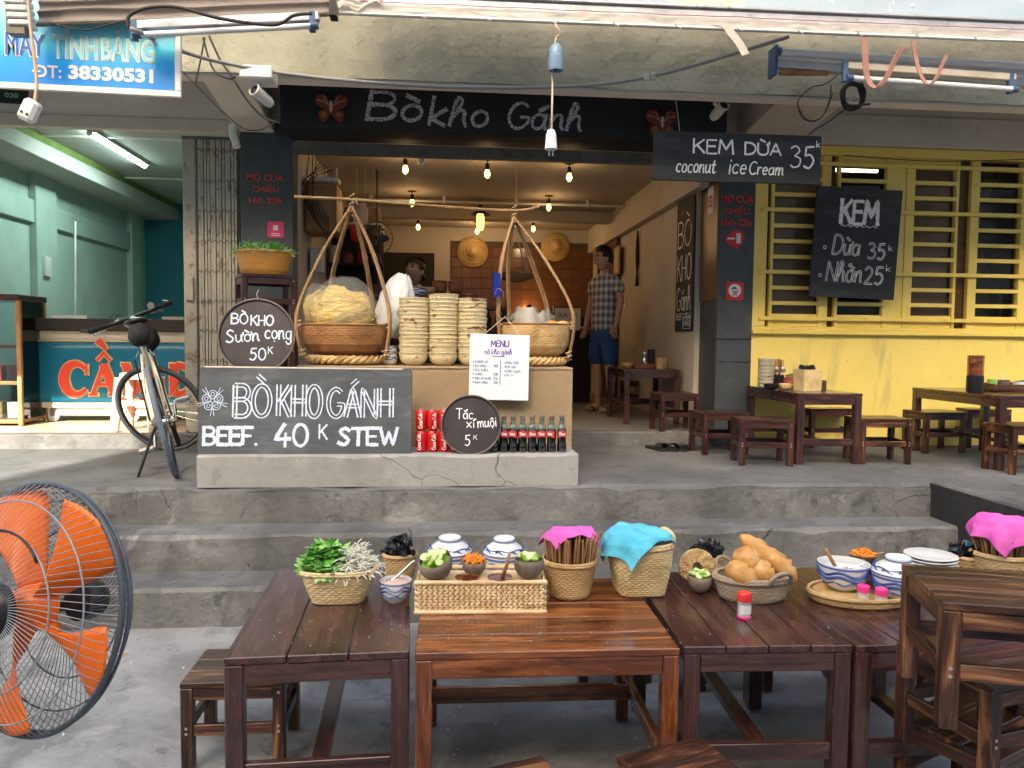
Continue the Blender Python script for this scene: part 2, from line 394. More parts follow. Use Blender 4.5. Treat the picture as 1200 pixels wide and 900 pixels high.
# ================================================================ MATERIALS
mt_street = concrete('street_concrete', (.21,.213,.216), (.345,.348,.35), stain=(.085,.088,.085), st=.7, light=(.42,.42,.41), big=.65)
mt_step = concrete('step_concrete', (.11,.11,.107), (.24,.24,.23), stain=(.045,.045,.045), st=.8, light=(.36,.355,.34), scale=2.6, bump=.9, big=.5)
mt_tread = concrete('step_tread_concrete', (.085,.088,.092), (.19,.195,.20), stain=(.03,.03,.03), st=.7, light=(.24,.24,.235), scale=1.4, bump=.7, big=.45)
mt_porch = concrete('porch_concrete', (.10,.103,.106), (.19,.193,.197), stain=(.04,.04,.04), st=.6, big=.5)
mt_plinth = concrete('plinth_concrete', (.26,.26,.25), (.36,.36,.35), stain=(.14,.14,.13), st=.5, light=(.45,.45,.43), crack=1.0)
mt_black_side = concrete('tarred_concrete', (.012,.012,.014), (.03,.03,.032), stain=(.08,.08,.07), st=.4)
mt_beige = concrete('beige_render', (.52,.47,.40), (.62,.57,.50), stain=(.22,.19,.15), st=.4, bump=.15, scale=.8)
mt_white_render = concrete('white_render', (.66,.63,.58), (.76,.73,.68), stain=(.38,.34,.28), st=.35, bump=.15, scale=.8)
mt_green_beam = concrete('mossy_beam', (.25,.245,.185), (.33,.32,.25), stain=(.11,.105,.08), st=.6, bump=.7, scale=1.5)
mt_col = concrete('slate_grey_paint', (.032,.039,.045), (.06,.07,.078), rough=.45, stain=(.13,.14,.15), st=.45, bump=.12)
mt_black_board = concrete('black_board_paint', (.010,.011,.013), (.02,.022,.025), rough=.6, stain=(.04,.04,.045), st=.3, bump=.05)
mt_yellow = mat('yellow_wall_paint', [(.76,.59,.13),(.84,.67,.19),(.80,.62,.15)], scale=.9, rough=.6, bump=.25, bscale=30, spots=[((.62,.50,.20),1.1,.52,.2,.55),((.42,.33,.16),3.2,.57,.10,.5,(1,1,.30)),((.38,.30,.14),16,.66,.04,.6)], rand=False)
mt_yellow_wood = mat('yellow_gloss_paint', [(.78,.58,.12),(.85,.66,.18)], scale=3, rough=.4, bump=.08, spots=[((.45,.30,.08),9,.62,.06,.4)], rand=False)
mt_cream = mat('interior_cream', [(.48,.43,.36),(.58,.53,.45)], scale=1.2, rough=.7, bump=.1, rand=False, spots=[((.3,.25,.18),2,.56,.15,.4)])
mt_ceil = mat('ceiling_cream', [(.38,.33,.27),(.46,.41,.34)], scale=1.5, rough=.8, bump=.1, rand=False, spots=[((.28,.24,.18),2,.56,.12,.4)])
mt_int_floor = concrete('indoor_tiles_grey', (.16,.15,.14), (.24,.23,.21), rough=.35, stain=(.10,.09,.08), st=.4, bump=.08)
mt_teal = mat('teal_wall_paint', [(.33,.43,.39),(.39,.49,.45)], scale=1.2, rough=.6, bump=.08, rand=False, spots=[((.13,.22,.19),1.1,.52,.2,.5)])
mt_teal_blue = mat('blue_back_wall', [(.015,.14,.19),(.02,.17,.22)], scale=1.2, rough=.6, bump=.05, rand=False)
mt_shop_ceil = mat('shop_ceiling_grey', [(.34,.35,.34),(.42,.42,.40)], scale=1.2, rough=.8, bump=.05, rand=False, spots=[((.28,.28,.26),2,.55,.15,.5)])
mt_green_edge = mat('mould_green_edge', [(.10,.15,.03),(.18,.24,.08)], scale=5, rough=.9)
mt_tan_floor = mat('tan_floor_tiles', [(.48,.36,.22),(.56,.44,.30)], scale=3, rough=.4, bump=.05, rand=False)
mt_tile = mat('glazed_brown_tile', [(.12,.05,.02),(.18,.08,.032)], scale=2, rough=.2, rvar=.08, bump=.05)
mt_grout = mat('tile_grout', [(.10,.07,.05)], rough=.9)
mt_dark = mat('dark_paint_and_shade', [(.02,.017,.015),(.035,.03,.026)], scale=3, rough=.8)
mt_brown_door = wood('varnished_door_wood', (.05,.02,.01), (.10,.045,.02), (.15,.07,.03))
mt_black = mat('black_plastic', [(.012,.012,.013)], rough=.35, bump=.05)
mt_black_matt = mat('black_rubber', [(.018,.018,.018)], rough=.8, bump=.1)
mt_white = mat('white_plastic', [(.72,.72,.70)], rough=.4, bump=.03)
mt_whitedirty = mat('dirty_white_plastic', [(.50,.50,.48),(.66,.66,.64)], scale=6, rough=.45, bump=.05)
mt_steel = mat('brushed_steel', [(.55,.55,.56)], rough=.28, metal=1, bump=.03)
mt_alu = mat('weathered_aluminium', [(.42,.43,.45),(.62,.63,.66)], scale=5, rough=.4, metal=.6, spots=[((.25,.22,.2),12,.62,.05,.6)])
mt_glass = glass('clear_glass')
mt_gate = mat('rusty_cream_steel', [(.34,.31,.25),(.44,.40,.33)], scale=5, rough=.5, spots=[((.16,.08,.04),9,.56,.08,.8),((.10,.06,.04),30,.62,.05,.7)])
mt_gate_dark = mat('dull_grey_steel', [(.12,.105,.085),(.19,.17,.14)], scale=6, rough=.5, metal=.3, spots=[((.10,.05,.03),14,.58,.06,.7)])
# ================================================================ SETTING
def slab(name, x0, x1, y0, y1, z0, z1, m, wear=.016, n=140, seed=0):
    """a cast slab whose front top edge is worn and chipped"""
    mb = MB(); vs = []
    for i in range(n+1):
        x = x0+(x1-x0)*i/n
        e = wear*(1+1.6*mnoise.noise(V((x*3.1, seed, 0)))+2.6*max(0, mnoise.noise(V((x*9, seed, 3)))-.12))
        e = max(.002, e); w_ = .006*mnoise.noise(V((x*2, seed, 9)))
        vs += [(x, y0+w_, z0), (x, y0+w_, z1-e*1.1), (x, y0+w_+e, z1+.3*w_), (x, (y0+y1)/2, z1), (x, y1, z1)]
    fs = []
    for i in range(n):
        for k in range(4): a = i*5+k; fs.append((a, a+5, a+6, a+1))
    mb.add(vs, fs)
    mb.add([(x0,y0,z0),(x0,y0,z1-.01),(x0,y1,z1),(x0,y1,z0)], [(0,1,2,3)]); mb.add([(x1,y0,z0),(x1,y0,z1-.01),(x1,y1,z1),(x1,y1,z0)], [(3,2,1,0)])
    if m is mt_step and z0 < .1: mb.m = [1 if (i < 4*n and i % 4 >= 2) else 0 for i in range(len(mb.f))]; return struct(name, mb, [m, mt_tread])
    return struct(name, mb, m)
gm = MB()
def gfn(u, v):
    x, y = -6+12*u, .2+4*v
    return (x, y, .006*mnoise.noise(V((x*1.1, y*1.1, 0)))+.003*mnoise.noise(V((x*5, y*5, 1)))-.004)
gm.grid(gfn, 120, 50)
gm.add([(-60,-60,-.012),(60,-60,-.012),(60,.2,-.012),(-60,.2,-.012)], [(0,1,2,3)])
gm.add([(-60,.2,-.012),(-6,.2,-.012),(-6,60,-.012),(-60,60,-.012)], [(0,1,2,3)]); gm.add([(6,.2,-.012),(60,.2,-.012),(60,60,-.012),(6,60,-.012)], [(0,1,2,3)])
gm.add([(-6,4.2,-.012),(6,4.2,-.012),(6,60,-.012),(-6,60,-.012)], [(0,1,2,3)])
struct('street', gm, mt_street)
slab('lower_step', -9, 9, 3.78, 4.1, -.05, .188, mt_step, seed=1)
slab('middle_step', -9, 9, 4.06, 4.36, -.05, .377, mt_step, seed=2)
slab('porch', -9, 9, 4.325, 6.4, -.05, .578, mt_porch, seed=3)
struct('porch_riser', MB().box((-9, 4.317, .37), (9, 4.34, .545)), mt_step)
pl = PY(232, 533, 4.36); pr = PY(677, 533, 4.36); PLZ = pl.z
slab('plinth', pl.x, pr.x, 4.335, 4.66, .575, PLZ, mt_plinth, wear=.010, seed=5)
rm = MB().box((2.93, 2.2, -.05), (9, 4.34, .586)); ro = struct('side_platform', rm, mt_porch, bev=.01)
struct('platform_side', MB().box((2.915, 2.18, -.05), (2.932, 4.33, .575)), mt_black_side)
slab('indoor_sill', -1.12, 2.13, 6.0, 6.12, .57, .686, mt_step, wear=.006, n=50, seed=7)
struct('indoor_floor', MB().box((-1.3, 6.1, .6), (2.3, 11.2, .684)), mt_int_floor)
slab('shop_sill', -9, -1.56, 5.86, 6.0, .57, .684, mt_step, wear=.006, n=80, seed=8)
struct('shop_floor', MB().box((-9, 5.98, .6), (-1.56, 11, .68)), mt_tan_floor)
def crack(name, pts, Y, m=None, w=.004):
    P = [PY(a, b, Y) for a, b in pts]; Q = []
    for i in range(len(P)-1):
        for j in range(5): q = P[i].lerp(P[i+1], j/5); Q.append(q+V((random.uniform(-.006,.006), 0, random.uniform(-.006,.006))))
    Q.append(P[-1]); mb = MB().tube(Q, w*.5, 4, rf=lambda v: w*(.25+.55*math.sin(PI*min(.95, v+.1))))
    return struct(name, mb, mt_black_side)
crack('riser_crack', [(1106,571),(1088,580),(1062,582),(1050,590),(1036,604)], 4.318)
crack('riser_crack', [(188,574),(194,586),(199,596),(206,607)], 4.318)
crack('riser_joint', [(160,574),(161,590),(160,607)], 4.318, w=.003)
crack('riser_crack', [(905,619),(897,628),(892,637)], 4.055)
crack('riser_crack', [(478,618),(482,626),(480,636),(486,645)], 4.055, w=.003)
# facade
FY = 6.0
c0, c1 = PY(281, 165, 5.95).x, PY(343, 165, 5.95).x; d0, d1 = PY(844, 212, 5.95).x, PY(886, 212, 5.95).x
LZ = PY(340, 148, 5.55).z         # underside of the black fascia box
struct('left_pillar', MB().box((c0, 5.95, .57), (c1, 6.15, 3.02)), mt_col, bev=.006)
struct('right_pillar', MB().box((d0, 5.95, .57), (d1, 6.36, 3.02)), mt_col, bev=.006)
struct('pillar_side_board', MB().box((d0-.012, 5.955, 1.75), (d0, 6.35, 2.95)), wood('brown_ply', (.07,.035,.015), (.13,.065,.028), (.18,.095,.045)))
struct('pillar_joint', MB().box((d0-.002, 5.944, 1.435), (d1+.002, 5.952, 1.441)).box((d0-.002,5.944,1.255),(d1+.002,5.952,1.259)), mt_black)
# dividing wall and rooms
struct('dividing_wall', MB().box((c0+.02, 6.12, .57), (-1.12, 11.1, 3.3)), mt_cream)
rx = 2.12
struct('restaurant_right_wall', MB().box((rx, 6.36, .57), (rx+.12, 11.1, 3.3)), mt_cream)
struct('wall_beam', MB().box((rx-.08, 6.1, 2.66), (rx+.01, 10.9, 3.05)), mt_cream, bev=.004)
struct('restaurant_ceiling', MB().box((-1.2, 6.0, 2.985), (rx+.2, 11.1, 3.08)), mt_ceil)
struct('ceiling_beam', MB().box((-1.12, 9.3, 2.86), (rx-.08, 9.5, 2.986)), mt_ceil, bev=.004)
BWY = 10.9
struct('restaurant_back_wall', MB().box((-1.2, BWY, .57), (rx+.2, BWY+.1, 3.1)), mt_cream)
struct('kitchen_shade_panel', MB().box((-1.0, BWY-.012, .686), (-.13, BWY+.001, 2.62)), mt_dark)  # flat near-black panel: shade of the kitchen opening put into its colour
# brown tiles
tp = struct('tiled_wall', MB().box((.1, BWY-.02, .686), (rx, BWY+.002, 2.8)), mt_grout)
th_ = bpy.data.meshes.new('tile'); tb = MB().box((-.069, -.006, -.069), (.069, 0, .069)); tme = tb.mesh('tile'); tme.materials.append(mt_tile)
for i in range(14):
    for j in range(14):
        t = bpy.data.objects.new('tile', tme); COL.objects.link(t); t.parent = tp; t.location = (.1+.08+i*.142, BWY-.02, .76+j*.145)
        md = t.modifiers.new('bevel', 'BEVEL'); md.width = .003; md.segments = 1
# left shop
struct('shop_left_wall', MB().box((-4.1, 6.0, .57), (-4.0, 11, 3.4)), mt_teal)
struct('shop_pilaster', MB().box((-4.0, 7.9, .68), (-3.93, 8.3, 3.02)).box((-4.0, 10.2, .68), (-3.93, 10.5, 3.02)).box((-4.0,6,2.5),(-3.95,7.9,2.72)).box((-4,8.3,2.5),(-3.95,10.2,2.72)), mt_teal, bev=.005)
struct('shop_back_wall', MB().box((-4.1, 10.8, .57), (-1.5, 10.9, 3.4)), mt_teal_blue)
struct('shop_right_wall', MB().box((-1.62, 6.2, .57), (c0+.02, 10.9, 3.4)), mt_teal)
struct('shop_ceiling', MB().box((-9, 6.0, 3.2), (c0, 11, 3.3)), mt_shop_ceil)
struct('shop_ceiling_beam', MB().box((-4.1, 6.05, 2.98), (-3.55, 10.8, 3.12)), mt_shop_ceil, bev=.006)
struct('mould_strip', MB().box((-4.0, 6.05, 3.12), (-3.58, 10.8, 3.199)), mt_green_edge)
struct('ceiling_joint', MB().box((-4,7.3,3.185),(-1.6,7.33,3.201)).box((-4,9.1,3.185),(-1.6,9.13,3.201)), mt_white_render)
# upper facade
LT = PY(100, 143, 5.9).z
struct('shop_lintel', MB().box((-9, 5.9, LT), (c0, 6.1, 4.2)), mt_white_render, bev=.006)
struct('shop_lintel_trim', MB().box((-9, 5.875, LT-.05), (c0, 5.93, LT+.045)), mt_beige, bev=.006)
struct('facade_wall_top', MB().box((c0, 5.92, 3.02), (9, 6.2, 4.2)), mt_beige, bev=.004)
def yz_prism(poly, x0, x1):
    mb = MB(); n = len(poly); mb.add([(x0, y, z) for y, z in poly]+[(x1, y, z) for y, z in poly], [tuple(range(n)), tuple(range(2*n-1, n-1, -1))]+[(i, i+n, (i+1) % n+n, (i+1) % n) for i in range(n)]); return mb
struct('left_bracket', yz_prism([(5.95,2.93),(5.95,3.6),(5.0,3.6),(5.0,3.05)], c0-.02, -1.26), mt_white_render, bev=.006)
struct('right_bracket', yz_prism([(5.95,2.98),(5.95,3.6),(5.0,3.6),(5.0,3.08)], 2.28, 2.75), mt_beige, bev=.006)
BZ = PY(600, 99, 4.86).z
gb = MB()
def bfn(u, v):
    x = -9+15.6*u; z = BZ+.9*v; return (x, 4.86+.012*mnoise.noise(V((x*1.6, z*5, 2)))+.006*mnoise.noise(V((x*7, z*14, 2))), z+(.01*mnoise.noise(V((x*2,0,5))) if v == 0 else 0))
gb.grid(bfn, 260, 16); gb.box((-9, 4.88, BZ+.005), (6.6, 4.99, BZ+.9))
struct('porch_beam', gb, mt_green_beam)
struct('beam_soffit', MB().box((-2.38, 4.885, BZ-.012), (6.6, 5.0, BZ+.02)), mt_white_render)
struct('porch_soffit', MB().box((-9, 5.08, BZ+.32), (9, 5.95, BZ+.4)), mt_beige)
# yellow wall round the window
WB = PY(885, 391, 5.98).z; WT = PY(1100, 176, 5.98).z
struct('yellow_wall', MB().box((d1, 5.97, .57), (9, 6.15, WB)), mt_yellow)
struct('yellow_wall_end', MB().box((5.75, 5.971, WB), (9, 6.15, WT+.02)), mt_yellow)
struct('beige_band', MB().box((d1-.02, 5.9, WT), (9, 5.95, 3.22)), mt_beige, bev=.008)
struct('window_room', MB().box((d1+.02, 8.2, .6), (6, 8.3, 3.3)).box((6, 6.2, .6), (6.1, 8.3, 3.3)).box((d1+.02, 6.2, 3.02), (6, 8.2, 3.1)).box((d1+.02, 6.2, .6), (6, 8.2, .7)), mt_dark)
# unseen row added to shade the front; gap and low house shape sun patch
bo = thing('building', 'long shophouse row across the street behind the viewer', 'building', (0, -10, 0))
ob('wall', MB().box((-6.2, -6, -.1), (34, 0, 13.2)).box((-40, -6, -.1), (-9.8, 0, 13.2)).box((-9.8, -5, -.1), (-6.2, -.4, 9.6)), mt_white_render, bo)
bwm = MB().box((-.5, -.04, -.9), (.5, .02, .9)).mesh('window'); bwm.materials.append(mt_black)
for i in range(-3, 9):
    for j in range(5):
        if -9.6 < i*3-1 < -5: continue
        w_ = bpy.data.objects.new('window', bwm); COL.objects.link(w_); w_.parent = bo; w_.location = (i*3-1, .06, 2+j*3.2)
# ================================================================ MORE MATERIALS
mt_chalk = chalk('white_chalk', (.85,.86,.87), .36)
mt_chalk_faint = chalk('faint_chalk', (.62,.63,.64), .47, 110)
mt_chalk_blue = chalk('pale_blue_chalk', (.62,.72,.86), .36)
mt_slate = mat('chalkboard_grey', [(.045,.055,.065),(.085,.095,.105)], scale=2.2, rough=.75, bump=.05, spots=[((.19,.20,.21),2.5,.48,.25,.55,(1,1,3)),((.22,.23,.24),6,.58,.1,.35,(.4,1,2)),((.02,.025,.03),7,.62,.1,.4)], rand=False)
mt_slate_dark = mat('chalkboard_black', [(.014,.017,.02),(.026,.03,.034)], scale=2.2, rough=.7, bump=.05, spots=[((.085,.09,.095),3,.50,.2,.5,(.5,1,2)),((.11,.115,.12),9,.62,.06,.3)])
mt_tray = mat('dark_steel_tray', [(.035,.03,.035),(.065,.055,.06)], scale=5, rough=.45, metal=.35, bump=.05, spots=[((.11,.085,.08),7,.6,.1,.4)])
mt_rustrim = mat('worn_tray_rim', [(.12,.09,.08),(.24,.20,.18)], scale=12, rough=.4, metal=.5)
mt_red_ink = mat('red_paint_lettering', [(.74,.06,.045)], rough=.6, bump=0, spots=[((.10,.05,.05),60,.66,.05,.8)])
mt_pink = mat('pink_sticker', [(.70,.05,.16)], rough=.5, bump=0)
mt_redst = mat('red_sticker', [(.60,.03,.03)], rough=.5, bump=0)
mt_offwhite = mat('off_white_print', [(.75,.74,.72)], rough=.6, bump=0)
mt_navy = mat('navy_print', [(.03,.05,.22)], rough=.6, bump=0)
mt_ink_purple = mat('purple_marker', [(.13,.06,.36)], rough=.7, bump=0)
mt_ink_blue = mat('blue_marker', [(.07,.10,.32)], rough=.7, bump=0)
mt_burlap = mat('burlap', [(.27,.19,.105),(.37,.27,.16)], scale=3, rough=.95, bump=.8, bscale=260, bdist=.004, spots=[((.42,.32,.20),180,.52,.08,.5),((.19,.13,.07),2,.6,.15,.4)])
mt_bamboo = mat('old_bamboo', [(.17,.085,.035),(.34,.20,.09),(.44,.29,.14)], scale=3, stretch=(1,1,.6), rough=.45, bump=.15, spots=[((.08,.04,.02),14,.6,.06,.6)])
mt_rattan = mat('brown_basket_weave', [(.20,.085,.03),(.34,.16,.06),(.42,.22,.09)], scale=7, rough=.55, bump=.3, bscale=70, bdist=.004)
mt_straw = mat('pale_bamboo_weave', [(.48,.34,.15),(.66,.50,.26),(.74,.60,.36)], scale=8, rough=.55, bump=.3, bscale=70, bdist=.003)
mt_straw2 = mat('golden_bamboo_weave', [(.36,.21,.08),(.54,.36,.16),(.64,.46,.24)], scale=8, rough=.55, bump=.3, bscale=70, bdist=.003)
mt_greyweave = mat('grey_rattan_weave', [(.20,.15,.10),(.33,.26,.18),(.42,.35,.25)], scale=9, rough=.6, bump=.3, bscale=70, bdist=.003)
mt_hyac = mat('water_hyacinth_braid', [(.48,.31,.15),(.68,.49,.27),(.78,.62,.38)], scale=9, rough=.65, bump=.4, bscale=60, bdist=.004)
mt_bowl = mat('cream_glazed_bowl', [(.66,.56,.34),(.74,.65,.43)], scale=6, rough=.35, bump=.03, spots=[((.20,.06,.02),12,.60,.02,.9,(1,1,2.0))])
mt_ceramic = mat('white_glazed_ceramic', [(.66,.67,.66),(.74,.75,.74)], scale=5, rough=.16, bump=.02)
mt_blueglaze = mat('blue_glaze', [(.02,.05,.26),(.04,.09,.34)], scale=12, rough=.18, bump=.02)
mt_terra = mat('terracotta', [(.20,.065,.03),(.30,.11,.055)], scale=6, rough=.7)
mt_noodle = mat('yellow_noodles', [(.68,.47,.10),(.80,.63,.22)], scale=20, rough=.5, bump=.6, bscale=50, bdist=.01)
mt_bag = film('clear_plastic_bag', (.80,.82,.82), .12, .15)
mt_bagw = film('cloudy_plastic_bag', (.74,.76,.76), .8, .3)
mt_ricenoodle = mat('white_rice_noodles', [(.68,.68,.64),(.78,.78,.74)], scale=20, rough=.5, bump=.6, bscale=60, bdist=.008)
mt_menu = mat('white_menu_card', [(.66,.73,.80),(.74,.80,.85)], scale=2, rough=.35, bump=.08, bscale=3, rand=False)
mt_canred = mat('red_can_paint', [(.62,.015,.015)], rough=.25, metal=.25, bump=0, coat=.3)
mt_cola = mat('cola_in_glass', [(.012,.005,.004)], rough=.06, bump=0, coat=.5)
mt_botglass = glass('bottle_glass', (.62,.74,.72), .04, .8)
mt_labelred = mat('red_label_print', [(.58,.05,.05)], rough=.5, bump=0)
mt_skin = mat('tan_skin', [(.50,.30,.21),(.56,.35,.25)], scale=6, rough=.5, sss=.08, bump=.03)
mt_hair = mat('black_hair', [(.008,.007,.006),(.02,.016,.013)], scale=20, stretch=(1,1,.2), rough=.45, bump=.5, bscale=60, bdist=.004)
mt_denim = mat('blue_denim', [(.02,.07,.22),(.04,.11,.30)], scale=6, rough=.9, bump=.3, bscale=120, bdist=.003, spots=[((.07,.13,.27),5,.55,.15,.5)])
mt_bulb = emitter('lit_bulb_glass', (1,.46,.10), 4.5)
mt_cup = mat('dark_bakelite', [(.02,.013,.01)], rough=.4, bump=0)
mt_gold = mat('gold_paint', [(.40,.20,.03)], rough=.4, bump=0)
mt_butter = mat('red_brown_wing', [(.16,.02,.015),(.26,.05,.03)], scale=12, rough=.6)
mt_cord = mat('cotton_cord', [(.50,.46,.38)], rough=.9)
mt_wire = mat('dark_wire', [(.02,.018,.016)], rough=.6, bump=0)
mt_cab = wood('orange_plywood', (.22,.10,.035), (.33,.17,.065), (.40,.22,.09), rough=.4)
wd_dark = wood('dark_stained_wood', (.020,.008,.008), (.055,.020,.018), (.10,.042,.035), rough=.3, wear=.35, wearcol=(.30,.22,.20), coat=.25)
wd_maroon = wood('maroon_varnished_wood', (.022,.009,.008), (.060,.022,.018), (.095,.038,.030), rough=.26, wear=.4, wearcol=(.34,.24,.21), coat=.6, g=.8, lo=.34, hi=.68)
wd_orange = wood('burnt_orange_wood', (.022,.007,.004), (.19,.050,.014), (.46,.16,.045), rough=.26, wear=.2, wearcol=(.50,.30,.14), coat=.6, g=.65, rings=1.3)
wd_burnt = wood('scorched_pine', (.009,.006,.005), (.080,.028,.014), (.36,.16,.07), rough=.36, wear=.55, wearcol=(.40,.28,.18), coat=.15, lo=.36, hi=.70, char=.85)
def weave(prof, rows, stakes, amp=.004, sq=None, ax=1, ay=1, liner=.008, fx=3, fz=3):
    """a hand-woven basket wall: strands run over and under the stakes"""
    P = [V((r, z)) for r, z in prof]; Ls = [0]
    for i in range(len(P)-1): Ls.append(Ls[-1]+(P[i+1]-P[i]).length)
    def at(t):
        s = t*Ls[-1]
        for i in range(len(P)-1):
            if s <= Ls[i+1] or i == len(P)-2: return P[i].lerp(P[i+1], (s-Ls[i])/max(1e-6, Ls[i+1]-Ls[i]))
    def fn(u, v, flat=False):
        p = at(v); a = 2*PI*u; r = p.x
        if not flat:
            row = v*rows; k = math.floor(min(row, rows-1e-4)); fr = row-k
            r += amp*(abs(math.sin(PI*fr))**.6)*(.62+.38*math.cos(stakes*a*.5+PI*k)) + amp*.25*mnoise.noise(V((math.cos(a)*4, math.sin(a)*4, v*9)))
        else: r -= liner
        if sq:
            e = sq(v); cs, sn = abs(math.cos(a)), abs(math.sin(a)); r = r/((cs**e+sn**e)**(1/e))
        return (r*math.cos(a)*ax, r*math.sin(a)*ay, p.y)
    mb = MB(); mb.grid(fn, stakes*fx, rows*fz, cu=True)
    n0 = 40
    mb.grid(lambda u, v: fn(u, v, True), n0, 8, cu=True)
    b = [fn(i/n0, .02, True) for i in range(n0)]; mb.add([(q[0], q[1], q[2]+.004) for q in b], [tuple(range(n0))])
    mb.fn = fn
    return mb
def rimtube(fn, v, r, n=72, wrap=0):
    pts = [V(fn(i/n, v)) for i in range(n)]
    mb = MB().tube(pts, r, 6, closed=True)
    if wrap:
        for i in range(0, n):
            p, q = pts[i], pts[(i+1) % n]
            if i % wrap == 0: mb.tube([p.lerp(q,.1)+V((0,0,r*.1)), p.lerp(q,.9)-V((0,0,r*.1))], r*1.25, 6)
    return mb
def frame(TL, TR, BL, Y):
    a, b, c = PY(*TL, Y), PY(*TR, Y), PY(*BL, Y)
    ctr = (b+c)/2; return ctr, (b-a).length, (c-a).length, math.atan2(-(b.z-a.z), b.x-a.x)
def board_mb(w, h, t=.018, r=.006, seed=0):
    pts = []
    for cx, cz, a0 in ((w/2-r, h/2-r, 0), (-w/2+r, h/2-r, 90), (-w/2+r, -h/2+r, 180), (w/2-r, -h/2+r, 270)):
        for k in range(5): a = rad(a0+90*k/4); pts.append((cx+r*math.cos(a), cz+r*math.sin(a)))
    if seed:
        pts = [(x+.004*mnoise.noise(V((x*9, z*9, seed))), z+.004*mnoise.noise(V((x*9, z*9, seed+5)))) for x, z in pts]
    return MB().prism(pts, -t/2, t/2)
# ================================================================ FASCIA SIGN
fa = PY(328, 100, 5.55).x; fb = PY(853, 118, 5.55).x
t = thing('shop_sign', 'long black fascia board chalked with Bò Kho Gánh above the doorway', 'shop sign', ((fa+fb)/2, 5.55, LZ))
fw = fb-fa
ob('board', MB().box((-fw/2, 0, 0), (fw/2, .05, .5)).box((-fw/2, .05, .012), (fw/2, .44, .5)), mt_black_board, t, bev=.004)
def fx(px, py): p = PY(px, py, 5.55); return p.x-(fa+fb)/2, p.z-LZ
x, z = fx(430, 140); x1, _ = fx(503, 144); write('lettering', 'Bò', x, z, .19, t, mt_chalk_faint, w=.027, width=x1-x-.06, slant=.18, y=-.002)
x, z = fx(503, 146); x1, _ = fx(580, 146); write('lettering', 'kho', x, z, .19, t, mt_chalk_faint, w=.027, width=x1-x-.06, slant=.18, y=-.002)
x, z = fx(594, 150); x1, _ = fx(686, 152); write('lettering', 'Gánh', x, z, .18, t, mt_chalk_faint, w=.024, width=x1-x-.04, slant=.18, y=-.002)
struct('shutter_track', MB().box((c1, 5.93, LZ-.09), (d0, 5.99, LZ-.005)).box((c1, 5.90, LZ-.10), (d0, 5.93, LZ-.085)), mt_gate_dark)
def butterfly(px, py, label):
    p = PY(px, py, 5.50); t = thing('butterfly_ornament', label, 'butterfly ornament', p, group='butterfly ornaments on the black fascia')
    for s in (1, -1):
        up = [(s*a, b) for a, b in ((0,.0),(.02,.05),(.05,.085),(.10,.08),(.115,.04),(.09,.005),(.05,-.01))]
        dn = [(s*a, b) for a, b in ((0,-.005),(.05,-.015),(.085,-.03),(.085,-.07),(.06,-.10),(.035,-.085),(.0,-.04))]
        for po, nm in ((up, 'fore_wing'), (dn, 'hind_wing')):
            q = bez([(a, 0, b) for a, b in po], 40, closed=True); q = [(v.x, v.z) for v in q]
            if s < 0: q = q[::-1]
            w_ = ob(nm, MB().prism(q[::-1], -.004, .004), mt_butter, t); w_.rotation_euler = (0, 0, s*rad(14))
            if nm == 'hind_wing':
                ob('eye_spot', MB().lathe([(.016,0),(.016,.002),(.008,.003)], 16, (s*.05, -.006, -.05), 'Y'), mt_gold, w_)
                ob('pupil', MB().lathe([(.006,0),(.006,.006)], 10, (s*.05, -.006, -.05), 'Y'), mt_black, w_)
            else: ob('vein', MB().tube([(s*.005, -.006, .0), (s*.05, -.006, .035), (s*.10, -.006, .05)], .0022, 5).tube([(s*.02, -.006, .02), (s*.05, -.006, .07)], .0018, 5), mt_cord, w_)
    ob('body', MB().ell((0, -.006, 0), (.011, .009, .042), 10, 8), mt_cord, t, smooth='all')
    ob('string', MB().tube([(0, 0, .04), (.006, 0, .09), (0, .0, .17)], .0018, 5), mt_wire, t)
butterfly(388, 125, 'dark red butterfly ornament hanging at the left end of the black fascia')
butterfly(776, 143, 'dark red butterfly ornament hanging at the right end, above the coconut ice cream board')
# ================================================================ HANGING CHALK SIGNS
c, w, h, r = frame((765,153), (961,160), (766,211), 4.98)
t = thing('hanging_sign', 'wide black hanging board offering coconut ice cream for 35k', 'hanging sign', c, rot=(0, r, 0))
ob('board', board_mb(w, h, .02), mt_slate_dark, t, bev=.002)
k = w/196
def SX(px, x0=863.): return (px-x0)*k
def SZ(py, y0=182.): return -(py-y0)*k
F_ = -.0115
write('lettering', 'KEM', SX(811), SZ(178), 15*k, t, mt_chalk, w=.013, width=46*k, y=F_)
write('lettering', 'DỪA', SX(871), SZ(178), 13*k, t, mt_chalk, w=.013, width=42*k, y=F_)
write('lettering', '35', SX(925), SZ(191), 24*k, t, mt_chalk, w=.012, width=28*k, y=F_)
write('lettering', 'k', SX(957)-.01, SZ(167), 7*k, t, mt_chalk, w=.007, width=4*k, y=F_)
write('lettering', 'coconut', SX(791), SZ(200), 16*k, t, mt_chalk, w=.009, width=45*k, y=F_, slant=.15)
write('lettering', 'ice', SX(852), SZ(200), 18*k, t, mt_chalk, w=.009, width=20*k, y=F_, slant=.15)
write('lettering', 'Cream', SX(876), SZ(200), 14*k, t, mt_chalk, w=.009, width=40*k, y=F_, slant=.15)
for a, b, c2 in (((797,157),(795,140),(792,118)), ((936,158),(939,140),(941,122))):
    pts = [t.matrix_basis.inverted() @ PY(q[0], q[1], 4.98) for q in (a, b, c2)]
    ob('string', MB().tube(pts, .0025, 5), mt_cord, t)
c, w, h, r = frame((955,218), (1055,224), (950,347), 5.86)
